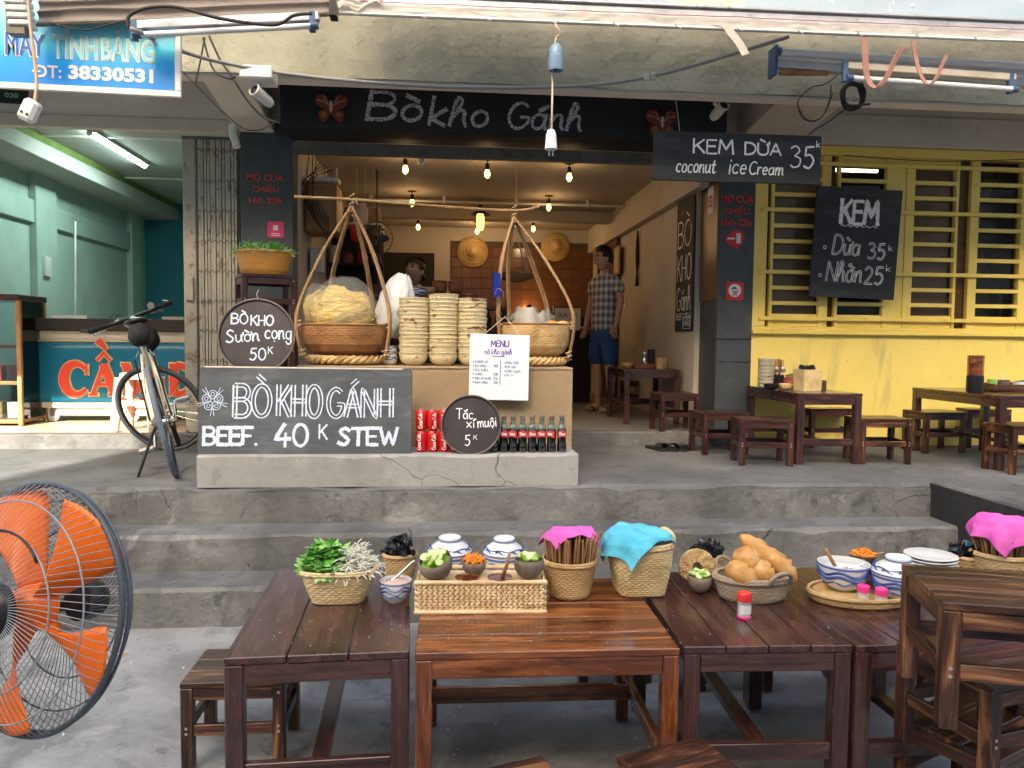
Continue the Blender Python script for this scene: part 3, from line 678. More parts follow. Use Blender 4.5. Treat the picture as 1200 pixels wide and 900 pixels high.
t = thing('ice_cream_board', 'black chalkboard hung on the yellow window headed KEM with two prices', 'chalkboard', c, rot=(rad(2), r, 0))
ob('board', board_mb(w, h, .016), mt_slate_dark, t, bev=.002)
k = w/100; X0, Y0 = 1002, 284
def SX(px): return (px-X0)*k
def SZ(py): return -(py-Y0)*k
F_ = -.0095
write('lettering', 'KEM', SX(982), SZ(262), 25*k, t, mt_chalk, w=.030, width=43*k, y=F_)
write('underline', '~~~~~~', SX(982), SZ(268), 6*k, t, mt_chalk, w=.006, width=43*k, y=F_)
write('lettering', 'Dừa', SX(975), SZ(297), 21*k, t, mt_chalk, w=.008, width=31*k, y=F_, double=True, slant=.1)
write('lettering', '35', SX(1017), SZ(300), 17*k, t, mt_chalk, w=.008, width=20*k, y=F_, double=True)
write('lettering', 'k', SX(1041), SZ(290), 6*k, t, mt_chalk, w=.005, width=4*k, y=F_)
write('lettering', 'Nhãn', SX(970), SZ(327), 22*k, t, mt_chalk, w=.008, width=41*k, y=F_, double=True, slant=.1)
write('lettering', '25', SX(1015), SZ(328), 19*k, t, mt_chalk, w=.008, width=22*k, y=F_, double=True)
write('lettering', 'k', SX(1040), SZ(313), 7*k, t, mt_chalk, w=.005, width=5*k, y=F_)
for py_ in (290, 321): ob('bullet', MB().tube([(SX(966 if py_ < 300 else 963)+.012*math.cos(a/2), F_, SZ(py_)+.012*math.sin(a/2)) for a in range(13)], .003, 5), mt_chalk, t)
# big chalkboard on the plinth
c, w, h, r = frame((235,430), (484,434), (231,532), 4.40)
t = thing('chalkboard', 'large grey chalkboard reading Bò Kho Gánh beef stew 40k on the plinth', 'chalkboard', c+V((0, .02, 0)), rot=(rad(-7), r*.5, 0))
ob('board', board_mb(w+.01, h+.01, .02, .022, 3), mt_slate, t, bev=.003)
ob('edge_wear', MB().box((-w/2+.02, -.012, h/2-.002), (w/2-.05, .006, h/2+.007), .002), mt_beige, t)
k = w/250; X0, Y0 = 359, 482
F_ = -.0115
write('lettering', 'BÒ', SX(275), SZ(488), 37*k, t, mt_chalk_blue, w=.0135, width=41*k, y=F_, double=True)
write('lettering', 'KHO', SX(326), SZ(488), 37*k, t, mt_chalk_blue, w=.0135, width=50*k, y=F_, double=True)
write('lettering', 'GÁNH', SX(385), SZ(488), 34*k, t, mt_chalk_blue, w=.013, width=76*k, y=F_, double=True)
write('lettering', 'BEEF.', SX(240), SZ(522), 20*k, t, mt_chalk_blue, w=.019, width=62*k, y=F_)
write('lettering', '40', SX(323), SZ(524), 26*k, t, mt_chalk_blue, w=.019, width=38*k, y=F_)
write('lettering', 'K', SX(375), SZ(515), 17*k, t, mt_chalk_blue, w=.011, width=9*k, y=F_)
write('lettering', 'STEW', SX(398), SZ(522), 20*k, t, mt_chalk_blue, w=.018, width=70*k, y=F_)
fl = MB(); fc = (SX(249), SZ(470))
for i in range(5):
    a = rad(90+72*i); q = [(fc[0]+.034*math.cos(a)+.024*math.cos(b/14*2*PI), F_, fc[1]+.034*math.sin(a)+.024*math.sin(b/14*2*PI)) for b in range(14)]
    fl.tube(q, .0025, 4, closed=True)
    fl.tube([(fc[0]+.036*math.cos(a)+.010*math.cos(b/9*2*PI), F_, fc[1]+.036*math.sin(a)+.010*math.sin(b/9*2*PI)) for b in range(9)], .002, 4, closed=True)
    a += rad(36)
    for da in (-.12, .12): fl.tube([(fc[0]+.03*math.cos(a), F_, fc[1]+.03*math.sin(a)), (fc[0]+.085*math.cos(a+da), F_, fc[1]+.085*math.sin(a+da))], .002, 4)
ob('flower_drawing', fl, mt_chalk_blue, t)
# round tray signs
def round_tray(name, label, px, py, rpx, Y, tilt):
    c = PY(px, py, Y); r = rpx*(kpx(px, py, Y)+(PY(px, py-10, Y).z-PY(px, py+10, Y).z)/20)/2; t = thing(name, label, 'tray sign', c, rot=(rad(tilt), 0, 0), group='round steel trays used as chalk signs')
    ob('tray', MB().lathe([(0,.003),(r*.5,.003),(r*.925,.003),(r*.95,.013),(r*.985,.014),(r,.008),(r*.99,-.006),(0,-.006)][::-1], 64, axis='Y'), mt_tray, t, smooth=True)
    ob('rim', MB().tube([(r*.985*math.cos(a*PI/32), -.011, r*.985*math.sin(a*PI/32)) for a in range(64)], .0045, 6, closed=True), mt_rustrim, t, smooth='all')
    return t, r, kpx(px, py, Y)
# tray front faces -Y : lathe axis 'Y' maps z -> -y
t, r, k = round_tray('round_sign', 'round black tray sign reading Bò kho sườn cọng above the big chalkboard', 301, 394, 45, 4.52, -8)
X0, Y0 = 301, 394; F_ = -.0042
write('lettering', 'BÒ', SX(271), SZ(379), 12*k, t, mt_chalk_blue, w=.009, width=19*k, y=F_)
write('lettering', 'KHO', SX(294), SZ(381), 12*k, t, mt_chalk_blue, w=.009, width=26*k, y=F_)
write('lettering', 'Sườn', SX(266), SZ(402), 15*k, t, mt_chalk_blue, w=.009, width=38*k, y=F_, rot=rad(4))
write('lettering', 'cọng', SX(311), SZ(397), 17*k, t, mt_chalk_blue, w=.009, width=31*k, y=F_)
write('lettering', '50', SX(294), SZ(423), 14*k, t, mt_chalk_blue, w=.009, width=18*k, y=F_)
write('lettering', 'K', SX(315), SZ(415), 8*k, t, mt_chalk_blue, w=.006, width=5*k, y=F_)
ob('string', MB().tube([(0, 0, r), (-.01, .01, r+.03), (.0, .02, r+.06)], .0018, 5), mt_cord, t)
t, r, k = round_tray('round_sign', 'round black tray sign reading Tắc xí muội in front of the bottles', 552, 498, 35, 4.40, -10)
X0, Y0 = 552, 498
write('lettering', 'Tắc,', SX(535), SZ(491), 12*k, t, mt_chalk, w=.006, width=22*k, y=F_)
write('lettering', 'xí', SX(547), SZ(501), 11*k, t, mt_chalk, w=.006, width=9*k, y=F_)
write('lettering', 'muội', SX(560), SZ(501), 12*k, t, mt_chalk, w=.006, width=22*k, y=F_, rot=rad(4))
write('lettering', '5', SX(545), SZ(522), 12*k, t, mt_chalk, w=.006, width=6*k, y=F_)
write('lettering', 'K', SX(555), SZ(515), 5*k, t, mt_chalk, w=.004, width=4*k, y=F_)
# ================================================================ SERVING COUNTER
CY = 4.67; a = PY(348, 430, CY); b = PY(671, 431, CY); CZ = b.z
t = thing('serving_counter', 'long serving counter draped in brown burlap behind the plinth', 'counter', ((a.x+b.x)/2, CY, .578))
cw, ch = (b.x-a.x)/2, CZ-.578
ob('counter_body', MB().box((-cw+.02, .02, 0), (cw-.02, .62, ch-.012)), wd_dark, t)
def drape(u, v):
    x = -cw+2*cw*u; s = v*(ch+.63)
    wv = .006*mnoise.noise(V((x*3, s*2, 1)))+.003*mnoise.noise(V((x*14, s*3, 4)))
    if s < ch-.02: return (x, wv*1.3, s+.004)
    if s < ch+.02: q = (s-ch+.02)/.04*PI/2; return (x, .02-.02*math.cos(q)+wv, ch-.02+.02*math.sin(q))
    return (x, s-ch+wv*.2, ch+.002*mnoise.noise(V((x*9, s*9, 2))))
mb = MB().grid(drape, 130, 50)
for sg in (-1, 1):
    mb.grid(lambda u, v: (sg*(cw+.003+.004*mnoise.noise(V((u*4, v*3, 7)))), .003+.6*u, .004+(ch-.006)*v), 20, 20)
ob('burlap_cover', mb, mt_burlap, t, smooth='all')
ob('hem', MB().tube([(-cw+2*cw*i/40, -.006, ch-.006+.004*mnoise.noise(V((i*.7, 0, 0)))) for i in range(41)], .004, 5), mt_burlap, t)
# ================================================================ CARRYING BASKETS (quang ganh)
def carry(px, rimpy, rpx, apex, Y, label, full):
    c = PY(px, 431, Y); c.z = CZ+.004; k = Y/900; R = rpx*k; hz = PY(px, rimpy, Y).z-c.z
    t = thing('carrying_basket', label, 'carrying basket', c, group='shoulder pole baskets on the counter')
    prof = [(R*.35, .05), (R*.62, .056), (R*.82, .085), (R*.93, .125), (R*.985, hz*.75), (R, hz)]
    w_ = weave(prof, 22, 60, .0035)
    ob('basket_bowl', w_, mt_rattan if full else mt_straw2, t, smooth='all')
    ob('rim', rimtube(w_.fn, 1, .007), mt_rattan, t, smooth='all')
    # twisted ring base
    ring = MB()
    for s in range(3):
        ring.tube([((R*.80+.016*math.cos(i*.75+s*2.1))*math.cos(i*2*PI/90), (R*.80+.016*math.cos(i*.75+s*2.1))*math.sin(i*2*PI/90), .03+.016*math.sin(i*.75+s*2.1)) for i in range(90)], .014, 6, closed=True)
    ob('ring_base', ring, mt_straw2, t, smooth='all')
    ax_ = PY(apex[0], apex[1], Y)-c
    for i, (an, bow) in enumerate(((205, .10), (-25, .08), (60, .03), (125, .03))):
        aa = rad(an); foot = V((R*.98*math.cos(aa), R*.98*math.sin(aa), .03)); mid = V((R*(1.02+bow)*math.cos(aa), R*(1.02+bow)*math.sin(aa), hz*1.25)); top = ax_
        up2 = mid.lerp(top, .55)+V((math.cos(aa), math.sin(aa), 0))*.035
        for off in (-.008, .008):
            o_ = V((-math.sin(aa), math.cos(aa), 0))*off
            pts = bez([foot+o_, mid+o_, up2+o_, top+o_*.3], 28)
            leg = ob('hanger_pole', MB().tube(pts, .0085, 7, rf=lambda q: .0085+.0025*(1 if abs((q*9) % 1-.5) > .46 else 0)), mt_bamboo, t, smooth='all')
        for zz, rr in ((.05, .020), (hz*1.0, .014)):
            base = foot.lerp(mid, .08 if zz < .06 else .72)
            ob('lashing', MB().tube([base+V((rr*math.cos(j*.9), rr*math.sin(j*.9), .004*j-.014)) for j in range(15)], .0042, 5), mt_straw, t)
    ob('apex_lashing', MB().tube([ax_+V((.017*math.cos(j*.8), .017*math.sin(j*.8), .006*j-.07)) for j in range(26)], .004, 5), mt_straw2, t)
    return t, c, R, hz, ax_
t1, c1_, R1, h1, a1 = carry(406, 381, 51, (412,241), 5.0, 'left carrying basket on the counter holding bags of yellow noodles', True)
t2, c2_, R2, h2, a2 = carry(625, 380, 43, (602,254), 5.0, 'right carrying basket on the counter behind the white menu card', False)
# bamboo shoulder pole
p = [PY(345,233,5.0), PY(412,236,5.0), PY(500,243,5.0), PY(600,249,5.0), PY(632,244,5.0)]
t = thing('shoulder_pole', 'long pale bamboo shoulder pole lying across both carrying baskets', 'shoulder pole', p[0]); p0 = p[0]
ob('pole', MB().tube(bez([q-p0+V((0,0,.012)) for q in p], 60), .011, 8, rf=lambda q: .010+.0035*(1 if abs((q*11) % 1-.5) > .47 else 0)), mt_bamboo, t, smooth='all')
ob('lashing', MB().tube([V((.35,0,-.01))+V((.004*j, .016*math.cos(j), .016*math.sin(j))) for j in range(12)], .003, 5), mt_cord, t)
# noodle bags
def strands(n, fn, r, seed):
    rn = random.Random(seed); mb = MB()
    for i in range(n): mb.tube(bez(fn(rn), 9), r, 4, caps=False)
    return mb
def blob_bag(name, label, cat, c, size, m_in, seed, group=None, bagm=None, knot=True, n=900):
    t = thing(name, label, cat, c, group=group); rn = random.Random(seed)
    core = MB().ell((0, 0, size[2]*.5), (size[0]*.46, size[1]*.46, size[2]*.46), 20, 14, seed, .25)
    co = ob('contents', core, m_in, t, smooth='all')
    def f(rn):
        a = rn.uniform(0, 2*PI); b = rn.uniform(-1.2, 1.4); r_ = .99+rn.uniform(0, .05); out = []
        da = rn.uniform(.2, .7)*rn.choice((-1, 1)); db = rn.uniform(-.3, .3)
        for j in range(4):
            aa, bb = a+da*j/3, b+db*j/3; d = V((math.cos(bb)*math.cos(aa), math.cos(bb)*math.sin(aa), math.sin(bb)))
            q = (1+.25*mnoise.noise(d*1.7+V((seed,)*3)))*r_
            out.append(V((d.x*size[0]*.46*q, d.y*size[1]*.46*q, size[2]*.5+d.z*size[2]*.46*q)))
        return out
    s_ = ob('strands', strands(n, f, .0022, seed), m_in, t); s_['kind'] = 'stuff'
    def bg_(u, v):
        a = 2*PI*u; z = v; r_ = (math.sin(PI*min(.98, v*.86+.1))**.55)
        q = 1+.12*mnoise.noise(V((math.cos(a)*3, math.sin(a)*3, v*5+seed)))+.06*mnoise.noise(V((math.cos(a)*9, math.sin(a)*9, v*12+seed)))
        return (size[0]*.53*r_*q*math.cos(a), size[1]*.53*r_*q*math.sin(a), size[2]*1.12*z+.012*mnoise.noise(V((a*3, v, seed))))
    ob('plastic_bag', MB().grid(bg_, 48, 26, cu=True), bagm or mt_bag, t, smooth='all')
    return t
k5 = 5.0/900
blob_bag('noodle_bag', 'big clear bag of yellow noodles in the left carrying basket', 'bag of noodles', c1_+V((-.01, -.03, h1-.10)), (.40,.34,.36), mt_noodle, 3, 'bags of noodles in the left carrying basket')
blob_bag('noodle_bag', 'small bag of yellow noodles tucked at the far left of the basket', 'bag of noodles', c1_+V((-.19, .04, h1-.05)), (.17,.20,.28), mt_noodle, 5, 'bags of noodles in the left carrying basket', n=250)
w1 = blob_bag('rice_noodle_bag', 'cloudy plastic bag of white rice noodles standing beside the yellow noodles', 'bag of noodles', c1_+V((.26, .03, h1-.07)), (.22,.22,.37), mt_ricenoodle, 8, 'bags of noodles in the left carrying basket', mt_bagw, n=260); w1.rotation_euler = (0, rad(14), 0)
# greens / paper in right basket
sk = thing('plastic_sack', 'crumpled grey plastic sack inside the right carrying basket', 'plastic sack', c2_+V((-.02, .0, h2-.05)))
ob('sack', MB().grid(lambda u, v: ((.17*(1-.35*v))*math.cos(2*PI*u)*(1+.3*mnoise.noise(V((math.cos(2*PI*u)*2, math.sin(2*PI*u)*2, v*4)))), (.15*(1-.4*v))*math.sin(2*PI*u), .15*v+.07*mnoise.noise(V((math.cos(2*PI*u)*2.5, math.sin(2*PI*u)*2.5, 3)))*v), 40, 14, cu=True), film('grey_sack_film', (.30,.29,.25), .85, .35), sk, smooth='all')
for i, (dx, dy) in enumerate(((.10,-.13), (.17,-.11), (.20,.0))):
    bn = thing('bread_bun', ['round bun showing above the rim, left one in the right carrying basket', 'round bun in the middle of the three in the right basket', 'round bun at the right side of the right carrying basket'][i], 'bread bun', c2_+V((dx, dy, h2-.02)), group='buns in the right carrying basket')
    ob('bun', MB().ell((0,0,.012), (.045,.042,.03), 14, 9, i, .2), mat('bun_crust', [(.50,.26,.08),(.66,.42,.17)], scale=14, rough=.5), bn, smooth='all')
# ================================================================ BOWL STACKS
def bowl_prof(R, H, th=.004):
    o = [(R*.50, 0), (R*.52, H*.06), (R*.74, H*.16), (R*.90, H*.42), (R*.97, H*.75), (R, H)]
    i = [(R-th, H), (R*.97-th, H*.75), (R*.88-th, H*.45), (R*.70-th, H*.25), (.0001, H*.16)]
    return o+i
BP = [(.046,0),(.05,.006),(.070,.016),(.083,.034),(.090,.056),(.0935,.078),(.0965,.080),(.0965,.083),(.090,.083),(.086,.056),(.078,.036),(.06,.02),(.0001,.014)]
bw = MB().lathe(BP, 32).mesh('bowl'); bw.materials.append(mt_bowl)
bw.polygons.foreach_set('use_smooth', [True]*len(bw.polygons))
names = ['left', 'middle', 'right']; ORD = ['first','second','third','fourth','fifth','sixth','seventh','eighth','ninth','tenth','eleventh','twelfth','thirteenth','fourteenth','fifteenth']
for s, (px, n, topn) in enumerate(((485, 14, 0), (519, 15, 0), (553, 14, 0))):
    c = PY(px, 429, 4.88); c.z = CZ+.002
    for i in range(n):
        o = bpy.data.objects.new('stacked_bowl', bw); COL.objects.link(o)
        zz = (0 if i == 0 else .020+.0245*i)
        o.location = c+V((random.uniform(-.003,.003), random.uniform(-.003,.003), zz)); o.rotation_euler = (random.uniform(-.009,.009), random.uniform(-.009,.009), random.uniform(0,6))
        pos = 'lowest' if i == 0 else ('topmost' if i == n-1 else '')
        tag(o, (f'cream bowl, {pos} of the {names[s]} stack on the counter' if pos else f'cream bowl, {ORD[i]} from the bottom of the {names[s]} stack on the counter'), 'bowl', f'cream bowls within the {names[s]} stack')
        if pos: o['group'] = f'end bowls of the counter stacks'
def blue_bowl(name, label, c, R, H, rot=(0,0,0), group=None, rich=1, parent=None):
    t = thing(name, label, 'bowl', c, rot=rot, group=group)
    ob('bowl', MB().lathe(bowl_prof(R, H), 40), mt_ceramic, t, smooth=True)
    def rr(z):
        pr = bowl_prof(R, H)[:6]
        for i in range(5):
            if pr[i][1] <= z <= pr[i+1][1]+1e-9: return pr[i][0]+(pr[i+1][0]-pr[i][0])*(z-pr[i][1])/(pr[i+1][1]-pr[i][1])
        return R
    for j, (zf, am, fr, th) in enumerate(((.93,0,0,.003), (.72,.08,5,.004), (.55,.07,5,.005), (.34,.06,7,.0035))[:4 if rich else 2]):
        ob('blue_band', MB().tube([((rr(H*(zf+am*math.sin(fr*a*PI/48)))+.0006)*math.cos(a*PI/48), (rr(H*(zf+am*math.sin(fr*a*PI/48)))+.0006)*math.sin(a*PI/48), H*(zf+am*math.sin(fr*a*PI/48))) for a in range(96)], th*R/.08, 4, closed=True), mt_blueglaze, t)
    return t
for i in range(3):
    c = PY(457, 428, 4.95); c.z = CZ+.002+.034*i
    blue_bowl('small_blue_bowl', ['small blue striped bowl at the bottom of the little stack beside the left basket', 'small blue striped bowl in the middle of the little stack', 'small blue striped bowl on top of the little stack beside the left basket'][i], c, .05, .052, group='small blue bowls beside the left carrying basket', rich=0)
# ================================================================ MENU CARD
c, w, h, r = frame((551,391), (621,393), (549,468), 4.60)
t = thing('menu_card', 'white handwritten menu card hanging in front of the burlap counter', 'menu', c, rot=(rad(-2), r, 0))
ob('card', board_mb(w, h, .008, .004), mt_menu, t, bev=.001)
k = w/71; X0, Y0 = 585.5, 430.5; F_ = -.0052
write('lettering', 'MENU', SX(575), SZ(406), 7*k, t, mt_ink_purple, w=.0065, width=21*k, y=F_)
write('lettering', 'nồ kho gánh', SX(568), SZ(415), 6*k, t, mt_ink_purple, w=.004, width=32*k, y=F_)
ob('underline', MB().box((SX(577), F_-.0003, SZ(418)), (SX(592), F_+.001, SZ(417.2))), mt_ink_purple, t)
ob('divider', MB().box((SX(586.5), F_-.0003, SZ(451)), (SX(587.2), F_+.001, SZ(422))), mt_ink_blue, t)
for i, (s, pr) in enumerate((('bánh mì', ''), ('bò kho', '40k'), ('hủ tiếu', ''), ('sườn', '50k'), ('tắc xí muội', '5k'), ('kem dừa', '35k'))):
    write('lettering', s, SX(557), SZ(425.5+i*4.9), 2.9*k, t, mt_ink_blue, w=.0024, width=min(19, 2.1*len(s))*k, y=F_)
    ob('bullet', MB().box((SX(554), F_-.0002, SZ(425+i*4.9)), (SX(555.3), F_+.001, SZ(423.6+i*4.9))), mt_ink_blue, t)
    if pr: write('lettering', pr, SX(579), SZ(425.5+i*4.9), 2.9*k, t, mt_ink_blue, w=.0022, width=5*k, y=F_)
for i, s in enumerate(('nhãn 25k', 'trà đá', 'nước ngọt', 'cà ri')):
    s = s.replace('đ', 'd').replace('q', 'g').replace('p', 'g'); write('lettering', s, SX(592), SZ(426+i*4.9), 2.8*k, t, mt_ink_blue, w=.0022, width=2.1*len(s)*k, y=F_)
hook = t.matrix_basis.inverted() @ PY(592, 371, 4.64)
tip = MB().tube([(SX(562), F_+.002, SZ(396)), hook], .0022, 5).tube([(SX(612), F_+.002, SZ(396)), hook], .0022, 5)
ob('string', tip, mt_cord, t)
pts = [t.matrix_basis.inverted() @ PY(q[0], q[1], 4.68) for q in ((592,371),(588,374),(583,366),(587,355),(590,343),(583,338),(580,345))]
ob('wire_hook', MB().tube(bez(pts, 40), .0022, 5), mt_steel, t)
bt = tag(ob('blue_tape', MB().box((-.022,-.015,-.075), (.022,.012,.075), .004), mat('blue_tape_film', [(.01,.02,.22)], rough=.25), loc=PY(582, 334, 4.84)), 'dark blue tape wrapped round the right basket hanger', 'tape')
# ================================================================ CANS AND BOTTLES
def can_proto():
    t = thing('soda_can', 'x', 'soda can')
    r = .0325
    ob('can', MB().lathe([(.023,0),(.027,.003),(r,.012),(r,.108),(.030,.114),(.0265,.118),(.0262,.121)], 28), mt_canred, t, smooth=True)
    ob('lid', MB().lathe([(.0001,.117),(.024,.117),(.0265,.1215),(.0273,.1222),(.0273,.1195)][::-1], 28), mt_steel, t, smooth=True)
    wv = MB(); 
    l = write('lettering', 'Coca-Cola', 0, 0, .022, t, mt_offwhite, w=.0042, width=.088, y=0, jit=.01)
    for v_ in l.data.vertices:
        x, y, z = v_.co; xx, zz = -(z-.008), x+.016     # turned upright, wrapped round the can
        a = xx/r; v_.co = (math.sin(a)*(r+.0006), -math.cos(a)*(r+.0006), zz)
    return t
can = can_proto(); first = True
for row in range(2):
    for i in range(5):
        c = PY(493.5+i*13.2, 531, 4.46); c.z = PLZ+.001+row*.1235
        lb = f"red soda can, {['lower','upper'][row]} row, " + ['next to the big chalkboard', 'second from the big chalkboard', 'third from the big chalkboard', 'half hidden by the round tray sign', 'behind the round tray sign'][i]
        if first: can.location = c; can['label'] = lb; can['group'] = 'red cans stacked beside the chalkboard'; first = False; o = can
        else: o = dup(can, c, random.uniform(-.5, .5), lb)
        o.rotation_euler = (0, 0, random.uniform(-.5, .5))
g = thing('green_can', 'small green can peeping out under the round tray sign', 'soda can', PY(579, 531, 4.5)); g.location.z = PLZ+.002
ob('can', MB().lathe([(.025,0),(.033,.01),(.033,.055),(.028,.062),(.0001,.062)], 24), mat('green_can_paint', [(.02,.28,.08)], rough=.3, metal=.2), g, smooth=True)
ob('print', MB().box((-.014,-.0345,.02),(.014,-.030,.035)), mt_offwhite, g)
def bottle_proto():
    t = thing('cola_bottle', 'x', 'bottle')
    ob('glass', MB().lathe([(.0001,.001),(.026,.001),(.0285,.006),(.0275,.04),(.0245,.062),(.0265,.085),(.0285,.105),(.0275,.125),(.020,.155),(.0135,.178),(.0122,.20),(.0135,.203),(.0135,.209)], 24), mt_botglass, t, smooth='all')
    ob('cola', MB().lathe([(.0001,.004),(.025,.004),(.0265,.04),(.0235,.062),(.0255,.085),(.0275,.105),(.0265,.125),(.0205,.148),(.0001,.15)], 24), mt_cola, t, smooth='all')
    ob('cap', MB().lathe([(.0155,.203),(.0155,.213),(.013,.2155),(.0001,.2155)], 18), mt_steel, t, smooth=True)
    l = ob('label', MB().grid(lambda u, v: (.0292*math.sin(-1.1+2.2*u), -.0292*math.cos(-1.1+2.2*u), .088+.036*v+.004*math.cos(PI*(u-.5)*2)), 12, 2), mt_labelred, t)
    w_ = write('lettering', 'Coca', 0, 0, .014, t, mt_offwhite, w=.004, width=.034, y=0, jit=.01)
    for v_ in w_.data.vertices:
        x, y, z = v_.co; a = (x-.017)/.0296; v_.co = (math.sin(a)*.0297, -math.cos(a)*.0297, z+.102)
    ob('neck_print', MB().lathe([(.0235,.138),(.0185,.160)], 20), mt_offwhite, t, smooth='all')
    return t
bo_ = bottle_proto()
for i, px in enumerate((658, 646, 634.5, 623.5, 612, 601, 590, 579)):
    c = PY(px, 531, 4.44); c.z = PLZ+.001
    lb = 'glass bottle of cola on the plinth, ' + ['rightmost of the row', 'second from the right', 'third from the right', 'fourth from the right', 'fourth from the left', 'third from the left', 'beside the round tray sign', 'half hidden behind the round tray sign'][i]
    if i == 0: bo_.location = c; bo_['label'] = lb; bo_['group'] = 'cola bottles lined up on the plinth'
    else: dup(bo_, c, random.uniform(-.6, .6), lb)
# ================================================================ PEOPLE
def skinmesh(name, nodes, edges, m, parent, sub=2, root=0, plaid=None):
    me = bpy.data.meshes.new(name); me.from_pydata([n[0] for n in nodes], edges, []); me.update(); me.materials.append(m)
    o = bpy.data.objects.new(name, me); COL.objects.link(o); o.parent = parent
    sk_ = o.modifiers.new('skin', 'SKIN'); sk_.use_smooth_shade = True; sk_.branch_smoothing = .3
    if not me.skin_vertices: return o
    for i, n in enumerate(nodes):
        r = n[1]; me.skin_vertices[0].data[i].radius = r if hasattr(r, '__len__') else (r, r)
        me.skin_vertices[0].data[i].use_root = (i == root)
    sb = o.modifiers.new('sub', 'SUBSURF'); sb.levels = sb.render_levels = sub
    return o
def person(label, loc, rz, shirt, pants, long_hair=False, shorts=True, glasses=False, look=0, down=0, arms=None, apron=None):
    """faces -Y before turning; standing height about 1.66 m"""
    t = thing('person', label, 'person', loc, rz)
    N = [((0,0,.86),.10)]; E = []
    def add(p, r, par): N.append((p, r)); E.append((par, len(N)-1)); return len(N)-1
    w = add((0,.0,1.0),(.115,.09),0); c = add((0,.0,1.18),(.14,.10),w); sh = add((0,.01,1.33),(.11,.08),c)
    nk = add((0,.005,1.42),.050,sh); n2 = add((0,-.005,1.475),.052,nk)
    arms = arms or (((.235,.02,1.14),(.25,-.05,.90)), ((-.235,.02,1.14),(-.245,-.04,.90)))
    hands = []
    for s, (el, wr) in zip((1,-1), arms):
        s1 = add((s*.155,.01,1.335),.058,sh); s2 = add((s*.195,.015,1.28),.052,s1); e = add(el,.038,s2); m_ = add(tuple((V(el)*.5+V(wr)*.5)),.036,e); wv = add(wr,.024,m_)
        d = (V(wr)-V(el)).normalized(); pal = V(wr)+d*.055; p_ = add(tuple(pal),(.034,.018),wv); hands.append((s, V(wr), d, pal, p_))
    for s in (1,-1):
        h = add((s*.095,.0,.82),.092,0); k0 = add((s*.10,-.005,.62),.075,h); k = add((s*.105,-.012,.46),.054,k0); cf = add((s*.105,.012,.33),.052,k); an = add((s*.105,.022,.085),.032,cf)
        hl = add((s*.107,.02,.045),.035,an); ft = add((s*.115,-.08,.028),(.038,.024),hl); add((s*.118,-.15,.02),(.034,.016),ft)
    for s, wr, d, pal, p_ in hands:
        side = V((0,-1,0)); side = (side-d*side.dot(d)).normalized(); inn = d.cross(side)*(-s)
        for i, (off, ln) in enumerate(((.026,.068),(.009,.078),(-.009,.072),(-.026,.058))):
            b = pal+d*.035+side*off; k1 = b+d*ln*.45+inn*.006; k2 = b+d*ln*.85+inn*.022
            q = add(tuple(b), .009, p_); q = add(tuple(k1), .008, q); add(tuple(k2), .0065, q)
        b = wr+d*.03+side*.034; q = add(tuple(b), .011, p_); q = add(tuple(b+side*.022+d*.03+inn*.01), .009, q); add(tuple(b+side*.026+d*.055+inn*.018), .007, q)
    skinmesh('body', N, E, mt_skin, t, 1)
    # head: one shaped mesh with brow, nose, chin and ears
    hd = MB()
    def hf(u, v):
        a = 2*PI*u; b = PI*v; d = V((math.sin(b)*math.sin(a), -math.sin(b)*math.cos(a), -math.cos(b)))
        q = V((d.x*.074, d.y*.094, d.z*.118))
        f = max(0, -d.y)
        if d.z < -.1: q.x *= 1-.28*(-d.z-.1); q.y *= 1-.12*(-d.z-.1)*(1 if d.y < 0 else 2.2)
        nose = math.exp(-((d.x/.17)**2))*math.exp(-(((d.z+.12)/.22)**2))*f; q.y -= .024*nose
        eye = (math.exp(-(((abs(d.x)-.38)/.18)**2))*math.exp(-(((d.z-.12)/.13)**2)))*f; q.y += .010*eye
        lip = math.exp(-((d.x/.3)**2))*math.exp(-(((d.z+.52)/.10)**2))*f; q.y -= .007*lip
        chin = math.exp(-((d.x/.35)**2))*math.exp(-(((d.z+.85)/.15)**2))*f; q.y -= .010*chin
        return tuple(q)
    hd.grid(hf, 40, 28, cu=True)
    for s in (1,-1): hd.ell((s*.074, .012, -.005), (.012,.020,.032), 10, 8)
    hm = Matrix.Translation((0,-.022,1.575)) @ Matrix.Rotation(look, 4, 'Z') @ Matrix.Rotation(down, 4, 'X')
    H = ob('head', hd.move(hm), mt_skin, t, smooth='all')
    def hh(u, v):
        a = 2*PI*u; b = PI*(.0+v*.62); d = V((math.sin(b)*math.sin(a), -math.sin(b)*math.cos(a), math.cos(b)))
        q = 1.0+.05*mnoise.noise(d*5)
        lim = .10 if d.y < -.1 else -1
        z = max(d.z, .38 if d.y < -.45 else (-.0 if d.y < .05 else -.6))
        return (d.x*.084*q, d.y*.104*q+.006, z*.128*q+.006)
    hr = MB().grid(hh, 44, 20, cu=True)
    for i in range(240):
        a = random.uniform(0, 2*PI); b = random.uniform(0, .9); d = V((math.sin(b)*math.sin(a), -math.sin(b)*math.cos(a), math.cos(b)))
        p = V((d.x*.084, d.y*.104+.006, d.z*.13)); hr.tube([p, p+V((d.x*.03, d.y*.03-.012, .006))], .0022, 3, caps=False)
    if long_hair: hr.ell((0, .10, -.01), (.045,.045,.05), 12, 8, 3, .2)
    ob('hair', hr.move(hm), mt_hair, t, smooth='all')
    for s in (1,-1):
        ob('eye', MB().ell((s*.029,-.083,.012), (.012,.006,.006), 8, 6).move(hm), mt_black, t)
        ob('eyebrow', MB().tube([(s*.015,-.090,.030),(s*.032,-.088,.034),(s*.047,-.078,.030)], .003, 5).move(hm), mt_hair, t)
